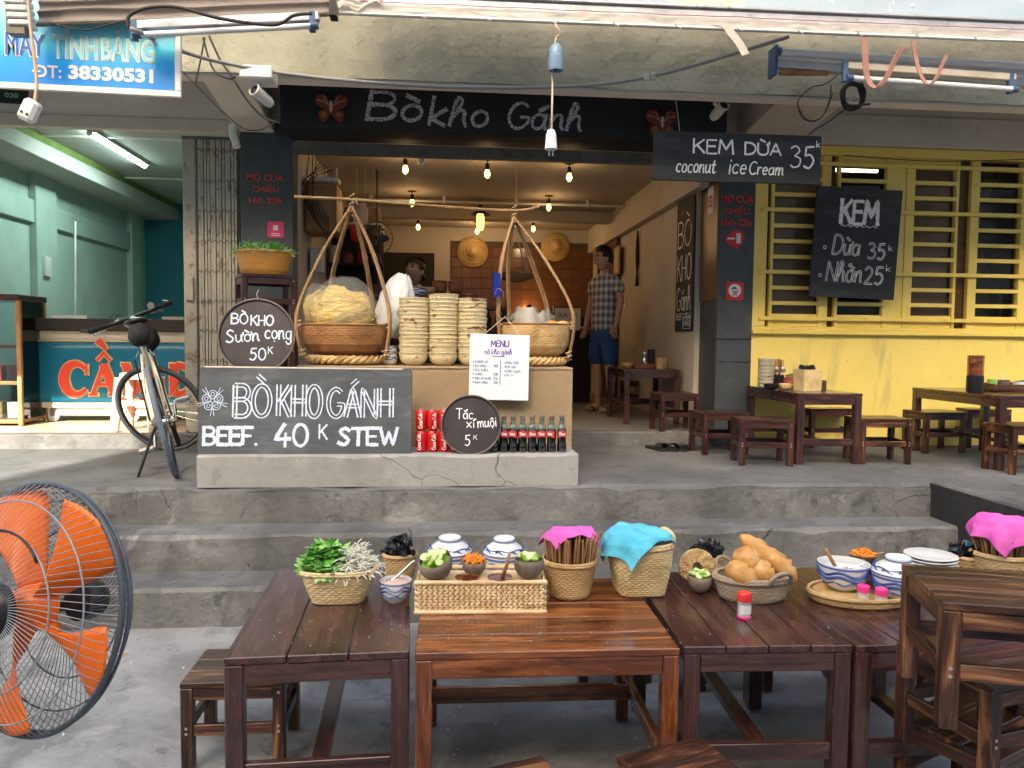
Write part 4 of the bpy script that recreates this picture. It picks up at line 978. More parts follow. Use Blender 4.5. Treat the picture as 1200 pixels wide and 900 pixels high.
    ob('mouth', MB().tube([(-.02,-.088,-.063),(0,-.094,-.064),(.02,-.088,-.063)], .0035, 5).move(hm), mat('lip', [(.28,.10,.08)], rough=.5), t)
    if glasses:
        gl = MB()
        for s in (1,-1):
            gl.tube([(s*.03+.021*math.cos(a*PI/8), -.102, .012+.016*math.sin(a*PI/8)) for a in range(16)], .0018, 4, closed=True)
            gl.tube([(s*.051,-.10,.014),(s*.078,.0,.012)], .0018, 4)
        gl.tube([(-.009,-.104,.014),(.009,-.104,.014)], .0018, 4)
        ob('glasses', gl.move(hm), mt_black, t)
    # shirt
    N = [((0,0,.79),(.165,.128))]; E = []
    a0 = add((0,0,.9),(.160,.126),0); a1 = add((0,.0,1.05),(.156,.122),a0); a2 = add((0,.0,1.2),(.165,.125),a1); a3 = add((0,.012,1.345),(.125,.092),a2); add((0,.01,1.41),.060,a3)
    for s, (el, wr) in zip((1,-1), arms):
        q = add((s*.15,.01,1.345),.076,a3); q = add((s*.198,.015,1.28),.070,q); add(tuple(V((s*.198,.015,1.28)).lerp(V(el), .62)),.066,q)
    skinmesh('shirt', N, E, shirt, t, 1)
    ob('collar', MB().tube([(.062*math.cos(a), .0-.066*math.sin(a)+.012, 1.425-.018*math.sin(a)) for a in [i*2*PI/20 for i in range(20)]], .013, 6, closed=True), shirt, t, smooth='all')
    # trousers
    N = [((0,.0,.93),(.135,.110))]; E = []; hp = add((0,0,.84),(.140,.112),0)
    for s in (1,-1):
        q = add((s*.085,.0,.76),.100,hp); q = add((s*.105,-.004,.62),.092,q); q = add((s*.11,-.01,.45),.086,q)
        if not shorts: add((s*.107,.01,.10),.062,q)
    skinmesh('shorts' if shorts else 'trousers', N, E, pants, t, 1)
    if shorts:
        for s in (1,-1):
            ob('slipper', MB().prism(bez([(a, 0, b) for a, b in ((-.045,.10),(-.05,-.02),(-.045,-.15),(.0,-.185),(.045,-.15),(.04,-.02),(.03,.09))], 28, closed=True) and [(v.x, v.z) for v in bez([(a, 0, b) for a, b in ((-.045,.10),(-.05,-.02),(-.045,-.15),(.0,-.185),(.045,-.15),(.04,-.02),(.03,.09))], 28, closed=True)], -.0, .014).move(Matrix.Translation((s*.112,-.0,.0)) @ Matrix.Rotation(-PI/2, 4, 'X') @ Matrix.Scale(-1, 4, (0,0,1))), mt_black_matt, t)
            ob('slipper_strap', MB().tube([(s*.112-.04,-.04,.012),(s*.112-.02,-.075,.055),(s*.115,-.12,.04),(s*.112+.02,-.075,.055),(s*.112+.04,-.04,.012)], .006, 6), mt_black_matt, t)
    return t
# plaid shirt cloth
pm = bpy.data.materials.new('plaid_shirt_cloth'); pm.use_nodes = True; N_ = pm.node_tree.nodes; L_ = pm.node_tree.links; b_ = N_['Principled BSDF']; b_.inputs['Roughness'].default_value = .9
tc = N_.new('ShaderNodeTexCoord'); sx = N_.new('ShaderNodeSeparateXYZ'); L_.new(tc.outputs['Object'], sx.inputs[0])
def stripe(out, period, width, off=0):
    a = N_.new('ShaderNodeMath'); a.operation = 'MULTIPLY_ADD'; a.inputs[1].default_value = 1/period; a.inputs[2].default_value = 100+off; L_.new(out, a.inputs[0])
    f = N_.new('ShaderNodeMath'); f.operation = 'FRACT'; L_.new(a.outputs[0], f.inputs[0]); g = N_.new('ShaderNodeMath'); g.operation = 'LESS_THAN'; g.inputs[1].default_value = width; L_.new(f.outputs[0], g.inputs[0]); return g.outputs[0]
xy = N_.new('ShaderNodeMath'); xy.operation = 'ADD'; L_.new(sx.outputs[0], xy.inputs[0]); L_.new(sx.outputs[1], xy.inputs[1])
def mixc(fac, a, b, amt=.5):
    m = N_.new('ShaderNodeMix'); m.data_type = 'RGBA'; s = N_.new('ShaderNodeMath'); s.operation = 'MULTIPLY'; s.inputs[1].default_value = amt; L_.new(fac, s.inputs[0]); L_.new(s.outputs[0], m.inputs[0])
    if isinstance(a, tuple): m.inputs[6].default_value = (*a, 1)
    else: L_.new(a, m.inputs[6])
    m.inputs[7].default_value = (*b, 1); return m.outputs[2]
c_ = mixc(stripe(sx.outputs[2], .075, .45), (.60,.60,.64), (.03,.03,.06), .58)
c_ = mixc(stripe(xy.outputs[0], .075, .45, .2), c_, (.03,.03,.06), .58)
c_ = mixc(stripe(sx.outputs[2], .075, .10, .3), c_, (.7,.7,.72), .8); c_ = mixc(stripe(xy.outputs[0], .075, .10, .5), c_, (.7,.7,.72), .8)
L_.new(c_, b_.inputs['Base Color'])
mp_ = PZ(706, 482, .684)
person('man with glasses in checked shirt and blue denim shorts standing in the doorway', (mp_.x, mp_.y, .684), rad(-62), pm, mt_denim, glasses=True, look=rad(-18), down=rad(-6))
wp = PY(488, 322, 7.0)
mt_drk = mat('dark_work_shirt', [(.03,.03,.035)], rough=.9, bump=.1)
person('woman with tied black hair bending over her work in the dark kitchen', (wp.x, 7.0, wp.z-1.545), rad(-35), mt_drk, mt_drk, long_hair=True, shorts=False, down=rad(-14), arms=(((.24,-.05,1.12),(.12,-.24,1.06)),((-.24,-.05,1.12),(-.12,-.24,1.06))))
# ================================================================ LIT BULBS
def bulb(px, py, label, Z=2.985, e=1, first=[]):
    p = PZ(px, py, Z-.135)
    t = thing('ceiling_bulb', label, 'light bulb', (p.x, p.y, Z), group='bare warm bulbs hanging from the ceiling')
    if not first:
        first.append((MB().lathe([(.0001,-.165),(.014,-.155),(.024,-.14),(.025,-.125),(.019,-.105),(.014,-.088),(.0001,-.087)], 18).mesh('glass'), MB().lathe([(.0001,-.095),(.018,-.092),(.019,-.045),(.012,-.035),(.0001,-.035)], 14).mesh('socket'),
            MB().lathe([(.004,-.04),(.004,-.008),(.045,-.006),(.045,0)], 14).mesh('rose')))
        for m_, mm in zip(first[0], (mt_bulb, mt_cup, mt_cup)): m_.materials.append(mm)
    for m_, nm in zip(first[0], ('glass','socket','rose')): o = bpy.data.objects.new(nm, m_); COL.objects.link(o); o.parent = t
    l = bpy.data.lights.new('bulb_glow', 'POINT'); l.energy = .42*e; l.color = (1,.68,.38); l.shadow_soft_size = .035
    lo = bpy.data.objects.new('bulb_glow', l); COL.objects.link(lo); lo.parent = t; lo.location = (0, 0, -.20)
for b_ in ((475,200,'bare warm bulb nearest the doorway on the left'), (571,205,'bare warm bulb near the doorway in the middle'), (667,209,'bare warm bulb nearest the doorway on the right'),
           (483,239,'bare warm bulb in the left row, second from the doorway'), (490,267,'bare warm bulb in the left row, third from the doorway'), (643,244,'bare warm bulb in the right row, second from the doorway'),
           (625,269,'bare warm bulb in the right row near the tiled wall',2.985,3.2), (559,272,'bare warm bulb in the middle row just below the amber pendant',2.985,2.0)): bulb(*b_)
p = PZ(563, 236, 2.985)
t = thing('pendant_lamp', 'amber glass pendant lamp with a flat black shade', 'pendant lamp', p)
k = p.y/900
ob('rod', MB().tube([(0,0,0),(0,0,-.06)], .008, 8).lathe([(.035,-.012),(.035,0)], 14).ell((0,0,-.07), (.03,.03,.03), 12, 8), mt_black, t, smooth=True)
ob('shade', MB().lathe([(.02,-.11),(.115,-.155),(.117,-.150),(.03,-.10)], 28), mt_black, t, smooth=True)
ob('amber_glass', MB().lathe([(.0001,-.33),(.03,-.325),(.042,-.29),(.044,-.18),(.036,-.145),(.0001,-.14)], 20), emitter('amber_glow', (1,.42,.05), 2.2), t, smooth=True)
# ================================================================ RESTAURANT INTERIOR
p = PX(352, 212, -1.10); p2 = PX(380, 270, -1.10)
cb = thing('wall_cabinet', 'small orange plywood cabinet hung on the inner left wall by the doorway', 'cabinet', (-1.115, 6.35, PY(360, 271, 6.35).z))
hgt = PY(360, 212, 6.35).z-PY(360, 271, 6.35).z
ob('case', MB().box((0,0,0), (.24,.36,hgt)), mt_cab, cb, bev=.004); ob('door', MB().box((.02,-.014,.012), (.222,-.001,hgt-.012)), mt_cab, cb, bev=.003); ob('door', MB().box((.241,.012,.012), (.254,.348,hgt-.012)), mt_cab, cb, bev=.003)
ob('knob', MB().ell((.036,-.022,hgt*.5), (.008,.01,.008), 10, 6), mt_steel, cb, smooth='all')
m_ = thing('modem', 'white modem with stub antennas on top of the orange cabinet', 'modem', (-1.0, 6.45, cb.location.z+hgt+.001))
ob('case', MB().box((-.08,-.07,0), (.15,.07,.04)), mt_white, m_, bev=.006)
for x in (-.05, .02, .11): ob('antenna', MB().box((x,.05,.035), (x+.016,.066,.14)), mt_white, m_, bev=.003)
wm = MB()
for i in range(7): wm.tube(bez([(-1.06+.03*i, 6.25, 2.86-.02*i), (-1.08+.05*math.sin(i), 6.26, 2.6), (-1.05+.02*i, 6.3, 2.42-.03*i), (-.95, 6.4, cb.location.z+hgt+.05)], 20), .0035, 5)
tag(ob('cable_bundle', wm, mt_wire), 'tangle of black cables above the modem', 'cables', kind='stuff')
pb = thing('pipe_box', 'grey electricity box with pipes below the orange cabinet', 'electricity box', (-1.1, 6.5, 1.95)); ob('box', MB().box((0,0,0),(.10,.14,.2)), mt_whitedirty, pb, bev=.006)
for y_ in (.03,.09): ob('pipe', MB().tube([(.04,y_,0),(.04,y_,-.25),(.06,y_,-.3),(.06,y_,-1.2)], .012, 8), mt_whitedirty, pb)
cc = thing('security_camera', 'small white camera on the ceiling inside the doorway', 'camera', PZ(492, 176, 2.985)); ob('bracket', MB().tube([(0,0,0),(0,0,-.03)], .02, 10), mt_white, cc)
ob('housing', MB().lathe([(.0001,-.06),(.026,-.058),(.028,.06),(.02,.075),(.0001,.075)], 16).move(Matrix.Translation((.02,0,-.07)) @ Matrix.Rotation(rad(62), 4, 'X') @ Matrix.Rotation(rad(20), 4, 'Y')), mt_white, cc, smooth=True)
tag(ob('ceiling_plate', MB().box((-.07,-.05,-.012),(.07,.05,0)), mt_white, loc=PZ(463,177,2.984), bev=.003), 'small white plate on the ceiling near the doorway', 'ceiling plate')
pp_ = thing('ceiling_pipe', 'pale pipe running across under the ceiling', 'pipe', (-1.1, 8.6, 2.93)); ob('pipe', MB().tube([(0,0,0),(3.1,0,0)], .014, 8), mt_whitedirty, pp_)
for i in range(4): ob('clip', MB().box((.3+.8*i-.015,-.02,-.02),(.3+.8*i+.015,.02,.06)), mt_whitedirty, pp_)
# shelf with terracotta pots
sh = thing('pot_shelf', 'dark shelf rack carrying the terracotta pots behind the bowl stacks', 'shelf', (PY(535, 357, 6.6).x, 6.6, .684)); sz = PY(535, 359, 6.6).z-.684
ob('board', MB().box((-.42,-.16,sz-.025), (.46,.2,sz)), wd_dark, sh, bev=.003); ob('board', MB().box((-.42,-.16,sz*.55), (.46,.2,sz*.55+.02)), wd_dark, sh, bev=.003)
for x in (-.40,.42):
    for y in (-.14,.16): barobj('leg', (x,y,0), (x,y,sz-.026), .03, .03, wd_dark, sh)
pt = MB().lathe([(.0001,0),(.05,0),(.062,.02),(.066,.07),(.060,.085),(.066,.092),(.066,.10),(.0001,.108)], 22).mesh('pot'); pt.materials.append(mt_terra); pt.polygons.foreach_set('use_smooth', [True]*len(pt.polygons))
for r_, xs in enumerate(((512,531,550,560), (515,534,552))):
    for i, px in enumerate(xs[:3] if r_ == 0 else xs[:2]):
        o = bpy.data.objects.new('clay_pot', pt); COL.objects.link(o); q = PY(px, 357, 6.58); o.location = (q.x, 6.58, sz+.685+r_*.11)
        tag(o, 'lidded terracotta pot on the dark shelf, '+(['left of the lower row','middle of the lower row','right of the lower row'] if r_ == 0 else ['left of the upper row','right of the upper row'])[i], 'pot', 'terracotta pots behind the bowl stacks')
# blue bowls and colander by the woman
for i in range(3):
    c = PY(488, 356, 6.3); blue_bowl('small_blue_bowl', ['blue and white bowl at the bottom of the pile before the woman','blue and white bowl in the middle of the pile before the woman','blue and white bowl on top of the pile before the woman'][i], (c.x, 6.3, c.z+.035*i), .085, .06, group='blue and white bowls before the woman', rich=0)
c = PY(493, 347, 6.5); wb = thing('wooden_bowl', 'wide wooden bowl held in front of the woman', 'bowl', c); ob('bowl', MB().lathe(bowl_prof(.13,.07), 28), mt_straw2, wb, smooth=True)
ks = thing('kitchen_table', 'dark kitchen work table in front of the woman', 'table', (c.x-.1, 6.5, .684)); ob('table_top', MB().box((-.35,-.28,c.z-.72-.0),(.30,.35,c.z-.686)), wd_dark, ks, bev=.004)
for x in (-.32,.27):
    for y in (-.25,.32): barobj('leg', (x,y,0), (x,y,c.z-.721), .05, .05, wd_dark, ks)
# dark bar with bottles at the back
bar = thing('back_counter', 'dark counter with shelves in front of the tiled wall', 'counter', (1.0, 9.3, .684))
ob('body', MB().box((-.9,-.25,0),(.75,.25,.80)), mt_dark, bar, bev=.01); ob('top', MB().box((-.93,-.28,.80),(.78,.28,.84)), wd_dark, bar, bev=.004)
rb = random.Random(4)
jar = MB().lathe([(.0001,0),(.045,0),(.05,.01),(.05,.16),(.03,.2),(.022,.22),(.022,.27),(.0001,.27)], 14).mesh('jar'); jar.materials.append(mt_black)
for i in range(13):
    o = bpy.data.objects.new('dark_bottle', jar); COL.objects.link(o); o.location = (.15+i*.125, 9.2+rb.uniform(-.12,.12), 1.525); s = rb.uniform(.7,1.35); o.scale = (rb.uniform(.7,1.3),)*2+(s,)
    tag(o, 'dark bottle on the back counter, '+ORD[i]+' from the left', 'bottle', 'dark bottles along the back counter')
sg = thing('menu_sign', 'small framed sign with dark letters standing on the back counter', 'sign', PY(665, 374, 8.9)); ob('panel', board_mb(.31,.26,.015), mt_offwhite, sg, bev=.002)
text('lettering', 'DUA TEN', -.11, .02, .22, .055, sg, mt_black, y=-.009); text('lettering', '500 - 10k', -.08, -.06, .16, .035, sg, mt_labelred, y=-.009)
ob('frame', MB().box((-.17,-.009,-.145),(.17,.012,-.13)).box((-.17,-.009,.13),(.17,.012,.145)).box((-.17,-.009,-.13),(-.155,.012,.13)).box((.155,-.009,-.13),(.17,.012,.13)), mt_black, sg)
st_ = ob('stand', MB().box((-.15,.0,-.28),(-.13,.01,-.14)).box((.13,.0,-.28),(.15,.01,-.14)), mt_black, sg)
# kitchen rack on the left
ra, rb_ = PY(384, 300, 7.7).x, PY(448, 300, 7.7).x; zt_ = PY(420, 264, 7.7).z-.684
t = thing('kitchen_rack', 'dark kitchen rack crowded with pots and jars behind the left basket', 'rack', (ra, 7.7, .684)); rw = rb_-ra
for x in (0, rw-.03):
    for y in (-.16,.16): barobj('post', (x+.015,y,0), (x+.015,y,zt_+.02), .03, .03, wd_dark, t)
lv = [zt_*q for q in (.36,.58,.79,1.0)]
for z in lv: ob('shelf', MB().box((-.01,-.18,z-.02),(rw+.01,.18,z)), mt_dark if z < zt_ else mt_whitedirty, t, bev=.003)
ob('back_board', MB().box((0,.17,.3),(rw,.178,zt_-.02)), mt_dark, t)
rk = random.Random(6); pots_ = [mt_gate_dark, mt_terra, mt_black, mt_whitedirty, mt_redst, mt_ceramic, mt_cab]
pn = ['grey','brown','black','white','red','glazed white','orange wooden']; nk_ = 0
for li, z in enumerate(lv):
    for j in range(4):
        i_ = (nk_*3+li) % 7; r_ = rk.uniform(.045,.06); h_ = rk.uniform(.09,.20)
        tag(ob('storage_jar', MB().lathe([(.0001,0),(r_*.9,0),(r_,.01),(r_,h_*.75),(r_*.75,h_*.86),(r_*.8,h_),(.0001,h_+.01)], 16), pots_[i_], loc=(ra+.07+j*(rw-.13)/3, 7.66+rk.uniform(-.03,.05), .685+z), smooth=True),
            pn[i_]+' jar on the '+['lowest','second','third','top'][li]+' shelf of the kitchen rack, '+['far left','left of centre','right of centre','far right'][j], 'jar', 'jars on the kitchen rack'); nk_ += 1
for i, (px, py, m__) in enumerate(((418,262,mt_redst),(428,276,mt_terra),(437,268,mt_butter))):
    t = thing('hanging_bag', ['bright red bag hanging by the kitchen rack','rust brown bag hanging by the kitchen rack','dark red bag hanging furthest right by the kitchen rack'][i], 'bag', PY(px, py, 7.35)); ob('bag', MB().ell((0,0,-.08), (.055,.04,.085), 14, 10, i, .5), m__, t, smooth='all'); ob('string', MB().tube([(0,0,0),(0,0,2.985-t.location.z)], .003, 5), mt_cord, t)
t = thing('desk_fan', 'dark round fan cage behind the left basket hanger', 'fan', PY(441, 279, 7.25)); mb = MB()
for i in range(24): a = i*PI/12; mb.tube([(.02*math.cos(a),-.05,.02*math.sin(a)),(.13*math.cos(a),-.03,.13*math.sin(a)),(.15*math.cos(a),.0,.15*math.sin(a))], .002, 4)
ob('cage', mb.tube([(.15*math.cos(a*PI/20),0,.15*math.sin(a*PI/20)) for a in range(40)], .005, 6, closed=True), mt_gate_dark, t)['kind'] = 'stuff'
for i in range(3): ob('blade', MB().ell((.06,0,0), (.06,.006,.035), 12, 6).move(Matrix.Rotation(i*2*PI/3, 4, 'Y')), mt_black, t, smooth='all')
ob('motor', MB().lathe([(.0001,-.12),(.05,-.11),(.05,0),(.0001,.01)], 16, axis='Y'), mt_black, t); ob('hanger_rod', MB().tube([(0,.08,0),(0,.08,2.985-t.location.z)], .008, 6), mt_black, t)
# conical hats on the tiles
for i, (px, py, rp) in enumerate(((554,295,18),(651,289,17))):
    c = PY(px, py, BWY-.06); r = rp*c.y/900
    t = thing('conical_hat', ['palm leaf conical hat hung on the back wall on the left','palm leaf conical hat hung on the tiles near the man'][i], 'hat', c, group='conical hats on the back wall')
    ob('hat', MB().lathe([(r,-.02),(r*.98,-.012),(r*.66,.03),(r*.36,.07),(r*.33,.10),(.0001,.13)], 40, axis='Y'), mt_straw2, t, smooth='all')
    for q in (.95,.75,.55,.36): ob('hoop', MB().tube([(r*q*math.cos(a*PI/20), -(.13-.15*q)-.004, r*q*math.sin(a*PI/20)) for a in range(40)], .004, 4, closed=True), mt_straw, t)
# hanging dark basket
c = PY(604, 327, 7.0); k = 7.0/900
t = thing('hanging_basket', 'dark shallow basket hanging on cords in front of the glowing tiles', 'basket', c)
w_ = weave([(.02,-.03),(.09,-.022),(.145,.01),(.165,.05)], 9, 40, .003, ay=.8); ob('bowl', w_, mt_rattan, t, smooth='all'); ob('rim', rimtube(w_.fn, 1, .008), mt_bamboo, t, smooth='all')
for i in range(4): a = PI/4+i*PI/2; ob('cord', MB().tube([(.16*math.cos(a),.13*math.sin(a),.05),(.03*math.cos(a),.02*math.sin(a),.33),(0,0,.5),(0,0,2.985-c.z)], .004, 5), mt_cord, t)
ob('dark_leaves', MB().ell((0,0,.045),(.13,.10,.03), 16, 8, 3, .6), mt_hair, t)
lamp_b = thing('wall_lamp', 'small warm lamp lighting the brown tiles', 'lamp', PY(620, 372, BWY-.35)); ob('shade', MB().lathe([(.03,.0),(.05,-.06),(.052,-.06),(.034,.002)], 16), mt_black, lamp_b); ob('glass', MB().ell((0,0,-.03),(.02,.02,.025), 10, 8), emitter('lamp_glow',(1,.6,.2),8), lamp_b)
ob('stem', MB().tube([(0,0,0),(0,0,-.30)], .006, 6), mt_black, lamp_b)
l = bpy.data.lights.new('lamp_light', 'POINT'); l.energy = 1.3; l.color = (1,.52,.16); l.shadow_soft_size = .06; lo = bpy.data.objects.new('lamp_light', l); COL.objects.link(lo); lo.parent = lamp_b; lo.location = (0, .1, .12)
# right wall: door, picture, ornament, sign
t = thing('inner_door', 'brown wooden door in the right wall behind the man', 'door', (rx-.001, 9.75, .684))
ob('leaf', MB().box((-.03,-.5,0),(0,.5,2.05)), mt_brown_door, t, bev=.004)
for z0, z1 in ((.15,.9),(1.0,1.9)):
    for y0 in (-.42,.04): ob('panel', MB().box((-.042,y0,z0),(-.029,y0+.38,z1)), mt_brown_door, t, bev=.008)
ob('frame', MB().box((-.05,-.57,0),(0,-.5,2.12)).box((-.05,.5,0),(0,.57,2.12)).box((-.05,-.5,2.052),(0,.5,2.12)), mt_brown_door, t, bev=.004)
q = PX(727, 304, rx-.05); t = thing('picture', 'small framed picture on the brown door beside the man', 'picture', (rx-.045, 9.1, q.z)); ob('frame', MB().box((-.02,-.14,-.17),(0,.14,.17)), mt_gold, t, bev=.004); ob('print', MB().box((-.023,-.11,-.14),(-.018,.11,.14)), mt_cream, t)
sw = thing('light_switch', 'white light switch on the cream wall beside the man', 'switch', (rx-.001, PX(733,355,rx).y, PX(733,355,rx).z)); ob('plate', MB().box((-.012,-.05,-.06),(0,.05,.06)), mt_white, sw, bev=.003); ob('rocker', MB().box((-.018,-.02,-.03),(-.011,.02,.03)), mt_white, sw, bev=.002)
q = PX(749, 303, rx); t = thing('wall_ornament', 'long dark carved ornament hanging on the cream wall', 'ornament', (rx-.02, q.y, q.z))
ob('shaft', MB().tube([(0,0,.30),(0,.01,.1),(0,0,-.02),(0,-.005,-.16)], .012, 8, rf=lambda v: .008+.016*math.sin(PI*v)), mt_hair, t, smooth='all'); 
for s in (-1,1): ob('prong', MB().tube([(0,0,-.14),(0,s*.03,-.22),(0,s*.035,-.30)], .010, 7), mt_hair, t, smooth='all')
y0_, y1_ = 6.38, 6.86; zt, zb = PX(810, 232, rx).z, PX(800, 388, rx).z
t = thing('wall_sign', 'tall black chalk sign on the inner cream wall by the doorway', 'wall sign', (rx-.012, (y0_+y1_)/2, (zt+zb)/2), rot=(0,0,-PI/2))
hw, hh_ = (y1_-y0_)/2, (zt-zb)/2
ob('board', MB().box((-hw,-.006,-hh_),(hw,.006,hh_)), mt_slate_dark, t, bev=.001)
F_ = -.0072
write('lettering', 'BÒ', -hw+.05, hh_-.40, .22, t, mt_chalk, w=.016, width=.36, y=F_); write('lettering', 'KHO', -hw+.05, hh_-.70, .22, t, mt_chalk, w=.016, width=.38, y=F_)
write('lettering', 'Gánh', -hw+.05, hh_-.96, .20, t, mt_chalk, w=.014, width=.38, y=F_); write('lettering', 'BEEF STEW', -hw+.04, hh_-1.04+.0, .05, t, mt_chalk, w=.007, width=.40, y=F_)
bx_ = MB().tube([(.0,F_,-hh_+.02),(.2,F_,-hh_+.02),(.2,F_,-hh_+.12),(0,F_,-hh_+.12)], .003, 4, closed=True); ob('drawn_box', bx_, mt_chalk, t); write('lettering', 'MENU', .02, -hh_+.045, .045, t, mt_chalk, w=.006, width=.16, y=F_)
for zz, yy in ((hh_-.10,-.08),(hh_-.22,.16)):
    ob('painted_butterfly', MB().prism([(yy-.04,zz-.03),(yy,zz-.01),(yy+.04,zz-.03),(yy+.035,zz+.04),(yy,zz+.012),(yy-.035,zz+.04)], -.0085,-.0062), mt_butter, t)
# ================================================================ TABLES AND STOOLS (shared builders)
def table(label, loc, rz, w, d, h, m, cat='table', planks=4, leg=.045, rails='H', group=None, apron=.055, railz=.2, along='x', name='low_table'):
    """origin at the middle of the footprint; planks run along the long side"""
    t = thing(name, label, cat, loc, rz, group); T = .022; n = planks
    for i in range(n):
        g = .0015
        if along == 'x': y0 = -d/2+d*i/n+g; y1 = -d/2+d*(i+1)/n-g; barobj('plank', (-w/2,(y0+y1)/2,h-T/2+random.uniform(-.0012,.0012)), (w/2,(y0+y1)/2,h-T/2+random.uniform(-.0012,.0012)), y1-y0, T, m, t, bev=.0025)
        else: x0 = -w/2+w*i/n+g; x1 = -w/2+w*(i+1)/n-g; barobj('plank', ((x0+x1)/2,-d/2,h-T/2+random.uniform(-.0012,.0012)), ((x0+x1)/2,d/2,h-T/2+random.uniform(-.0012,.0012)), x1-x0, T, m, t, bev=.0025)
    L = leg
    for sx in (-1,1):
        for sy in (-1,1):
            barobj('leg', (sx*(w/2-L/2-.002), sy*(d/2-L/2-.002), 0), (sx*(w/2-L/2-.002), sy*(d/2-L/2-.002), h-T-.001), L, L, m, t, bev=.003)
    for sy in (-1,1): barobj('apron', (-w/2+L+.003, sy*(d/2-.014), h-T-apron/2-.001), (w/2-L-.003, sy*(d/2-.014), h-T-apron/2-.001), .02, apron, m, t)
    for sx in (-1,1): barobj('apron', (sx*(w/2-.014), -d/2+L+.003, h-T-apron/2-.001), (sx*(w/2-.014), d/2-L-.003, h-T-apron/2-.001), .02, apron, m, t)
    rz_ = railz
    if rails == 'H':      # rails front and back, a stretcher between them
        for sy in (-1,1): barobj('rail', (-w/2+L+.003, sy*(d/2-.022), rz_), (w/2-L-.003, sy*(d/2-.022), rz_), .024, .05, m, t)
        barobj('stretcher', (0,-d/2+.036,rz_), (0,d/2-.036,rz_), .05, .024, m, t)
    elif rails == 'S':    # rails left and right, stretcher along x
        for sx in (-1,1): barobj('rail', (sx*(w/2-.022), -d/2+L+.003, rz_), (sx*(w/2-.022), d/2-L-.003, rz_), .024, .05, m, t)
        barobj('stretcher', (-w/2+.036,d*.22,rz_), (w/2-.036,d*.22,rz_), .05, .03, m, t) if 0 else barobj('stretcher', (-w/2+.036,d*.25,rz_), (w/2-.036,d*.25,rz_), .024, .055, m, t)
    return t
mt_screw = mat('pale_screw_heads', [(.55,.52,.48)], rough=.4, metal=.7, bump=0)
def stool(label, loc, rz, m, w=.31, d=.26, h=.27, group=None, planks=3, rot=None):
    t = thing('stool', label, 'stool', loc, rz, group, rot); T = .018; L = .038
    for i in range(planks):
        y0 = -d/2+d*i/planks+.001; y1 = -d/2+d*(i+1)/planks-.001; barobj('seat_plank', (-w/2,(y0+y1)/2,h-T/2+random.uniform(-.001,.001)), (w/2,(y0+y1)/2,h-T/2), y1-y0, T, m, t, bev=.002)
    for sx in (-1,1):
        for sy in (-1,1):
            lg = barobj('leg', (sx*(w/2-L/2-.001), sy*(d/2-L/2-.001), 0), (sx*(w/2-L/2-.001), sy*(d/2-L/2-.001), h-T-.001), L, L, m, t, bev=.0025)
        barobj('side_rail', (sx*(w/2-.014), -d/2+L+.002, h-T-.022), (sx*(w/2-.014), d/2-L-.002, h-T-.022), .018, .04, m, t)
        barobj('side_rail', (sx*(w/2-.014), -d/2+L+.002, h*.45), (sx*(w/2-.014), d/2-L-.002, h*.45), .018, .036, m, t)
    for sy in (-1,1):
        barobj('front_rail', (-w/2+L+.002, sy*(d/2-.014), h-T-.022), (w/2-L-.002, sy*(d/2-.014), h-T-.022), .018, .04, m, t)
        barobj('front_rail', (-w/2+L+.002, sy*(d/2-.014), h*.45), (w/2-L-.002, sy*(d/2-.014), h*.45), .018, .036, m, t)
        for sx in (-1,1):
            for zz in (h*.45-.008, h*.45+.010, h-T-.02):
                ob('screw', MB().lathe([(.0045,0),(.0045,.0015),(.002,.002)], 8, axis='Y').move(Matrix.Translation((sx*(w/2-L/2), sy*(d/2-.0005), zz)) @ Matrix.Rotation(0 if sy < 0 else PI, 4, 'Z')), mt_screw, t) if zz < h*.5 or sx > 0 else None
    return t
def footprint(px, py, z): p = PZ(px, py, z); return V((p.x, p.y, z))
# table inside the doorway
FLR = .684
a = footprint(789, 497, FLR); h_ = PY(789, 433, a.y).z-FLR
t = table('maroon table just inside the doorway with a tray of condiments', (a.x-.20, a.y+.34, FLR), 0, .50, .72, h_, wd_maroon, planks=3, rails='S', railz=.16)
TI = V((a.x-.20, a.y+.34, FLR+h_))
s1 = footprint(797, 507, FLR); stool('dark stool on the tiles before the table inside the doorway', (s1.x, s1.y+.17, FLR), rad(4), wd_dark, w=.33, d=.27, h=.31)
s1 = footprint(738, 480, FLR); stool('dark stool half hidden behind the table inside the doorway', (s1.x+.12, s1.y+.25, FLR), rad(-3), wd_dark, w=.30, d=.27, h=.30)
def jarthing(name, label, cat, loc, prof, m, n=20, group=None, extra=None):
    t = thing(name, label, cat, loc, group=group); ob('body', MB().lathe(prof, n), m, t, smooth=True)
    if extra: extra(t)
    return t
jarthing('condiment_bowl', 'small straw coloured bowl on the table inside the doorway', 'bowl', TI+V((-.15,-.05,.001)), bowl_prof(.055,.045), mt_straw2)
jarthing('chopstick_holder', 'dark wooden chopstick holder on the table inside the doorway', 'chopstick holder', TI+V((.12,.14,.001)), [(.0001,0),(.035,0),(.035,.17),(.031,.17),(.031,.02),(.0001,.02)], wd_dark)
tr = thing('condiment_tray', 'small red tray on the table inside the doorway', 'tray', TI+V((0,-.02,.001))); ob('tray', MB().box((-.09,-.06,0),(.09,.06,.012)).box((-.09,-.06,.012),(-.082,.06,.04)).box((.082,-.06,.012),(.09,.06,.04)).box((-.082,-.06,.012),(.082,-.052,.04)).box((-.082,.052,.012),(.082,.06,.04)), mt_terra, tr)
jarthing('woven_holder', 'small woven cup on the table inside the doorway', 'basket', TI+V((.15,-.12,.001)), [(.0001,0),(.05,0),(.055,.10),(.05,.10),(.045,.01),(.0001,.01)], mt_straw2)
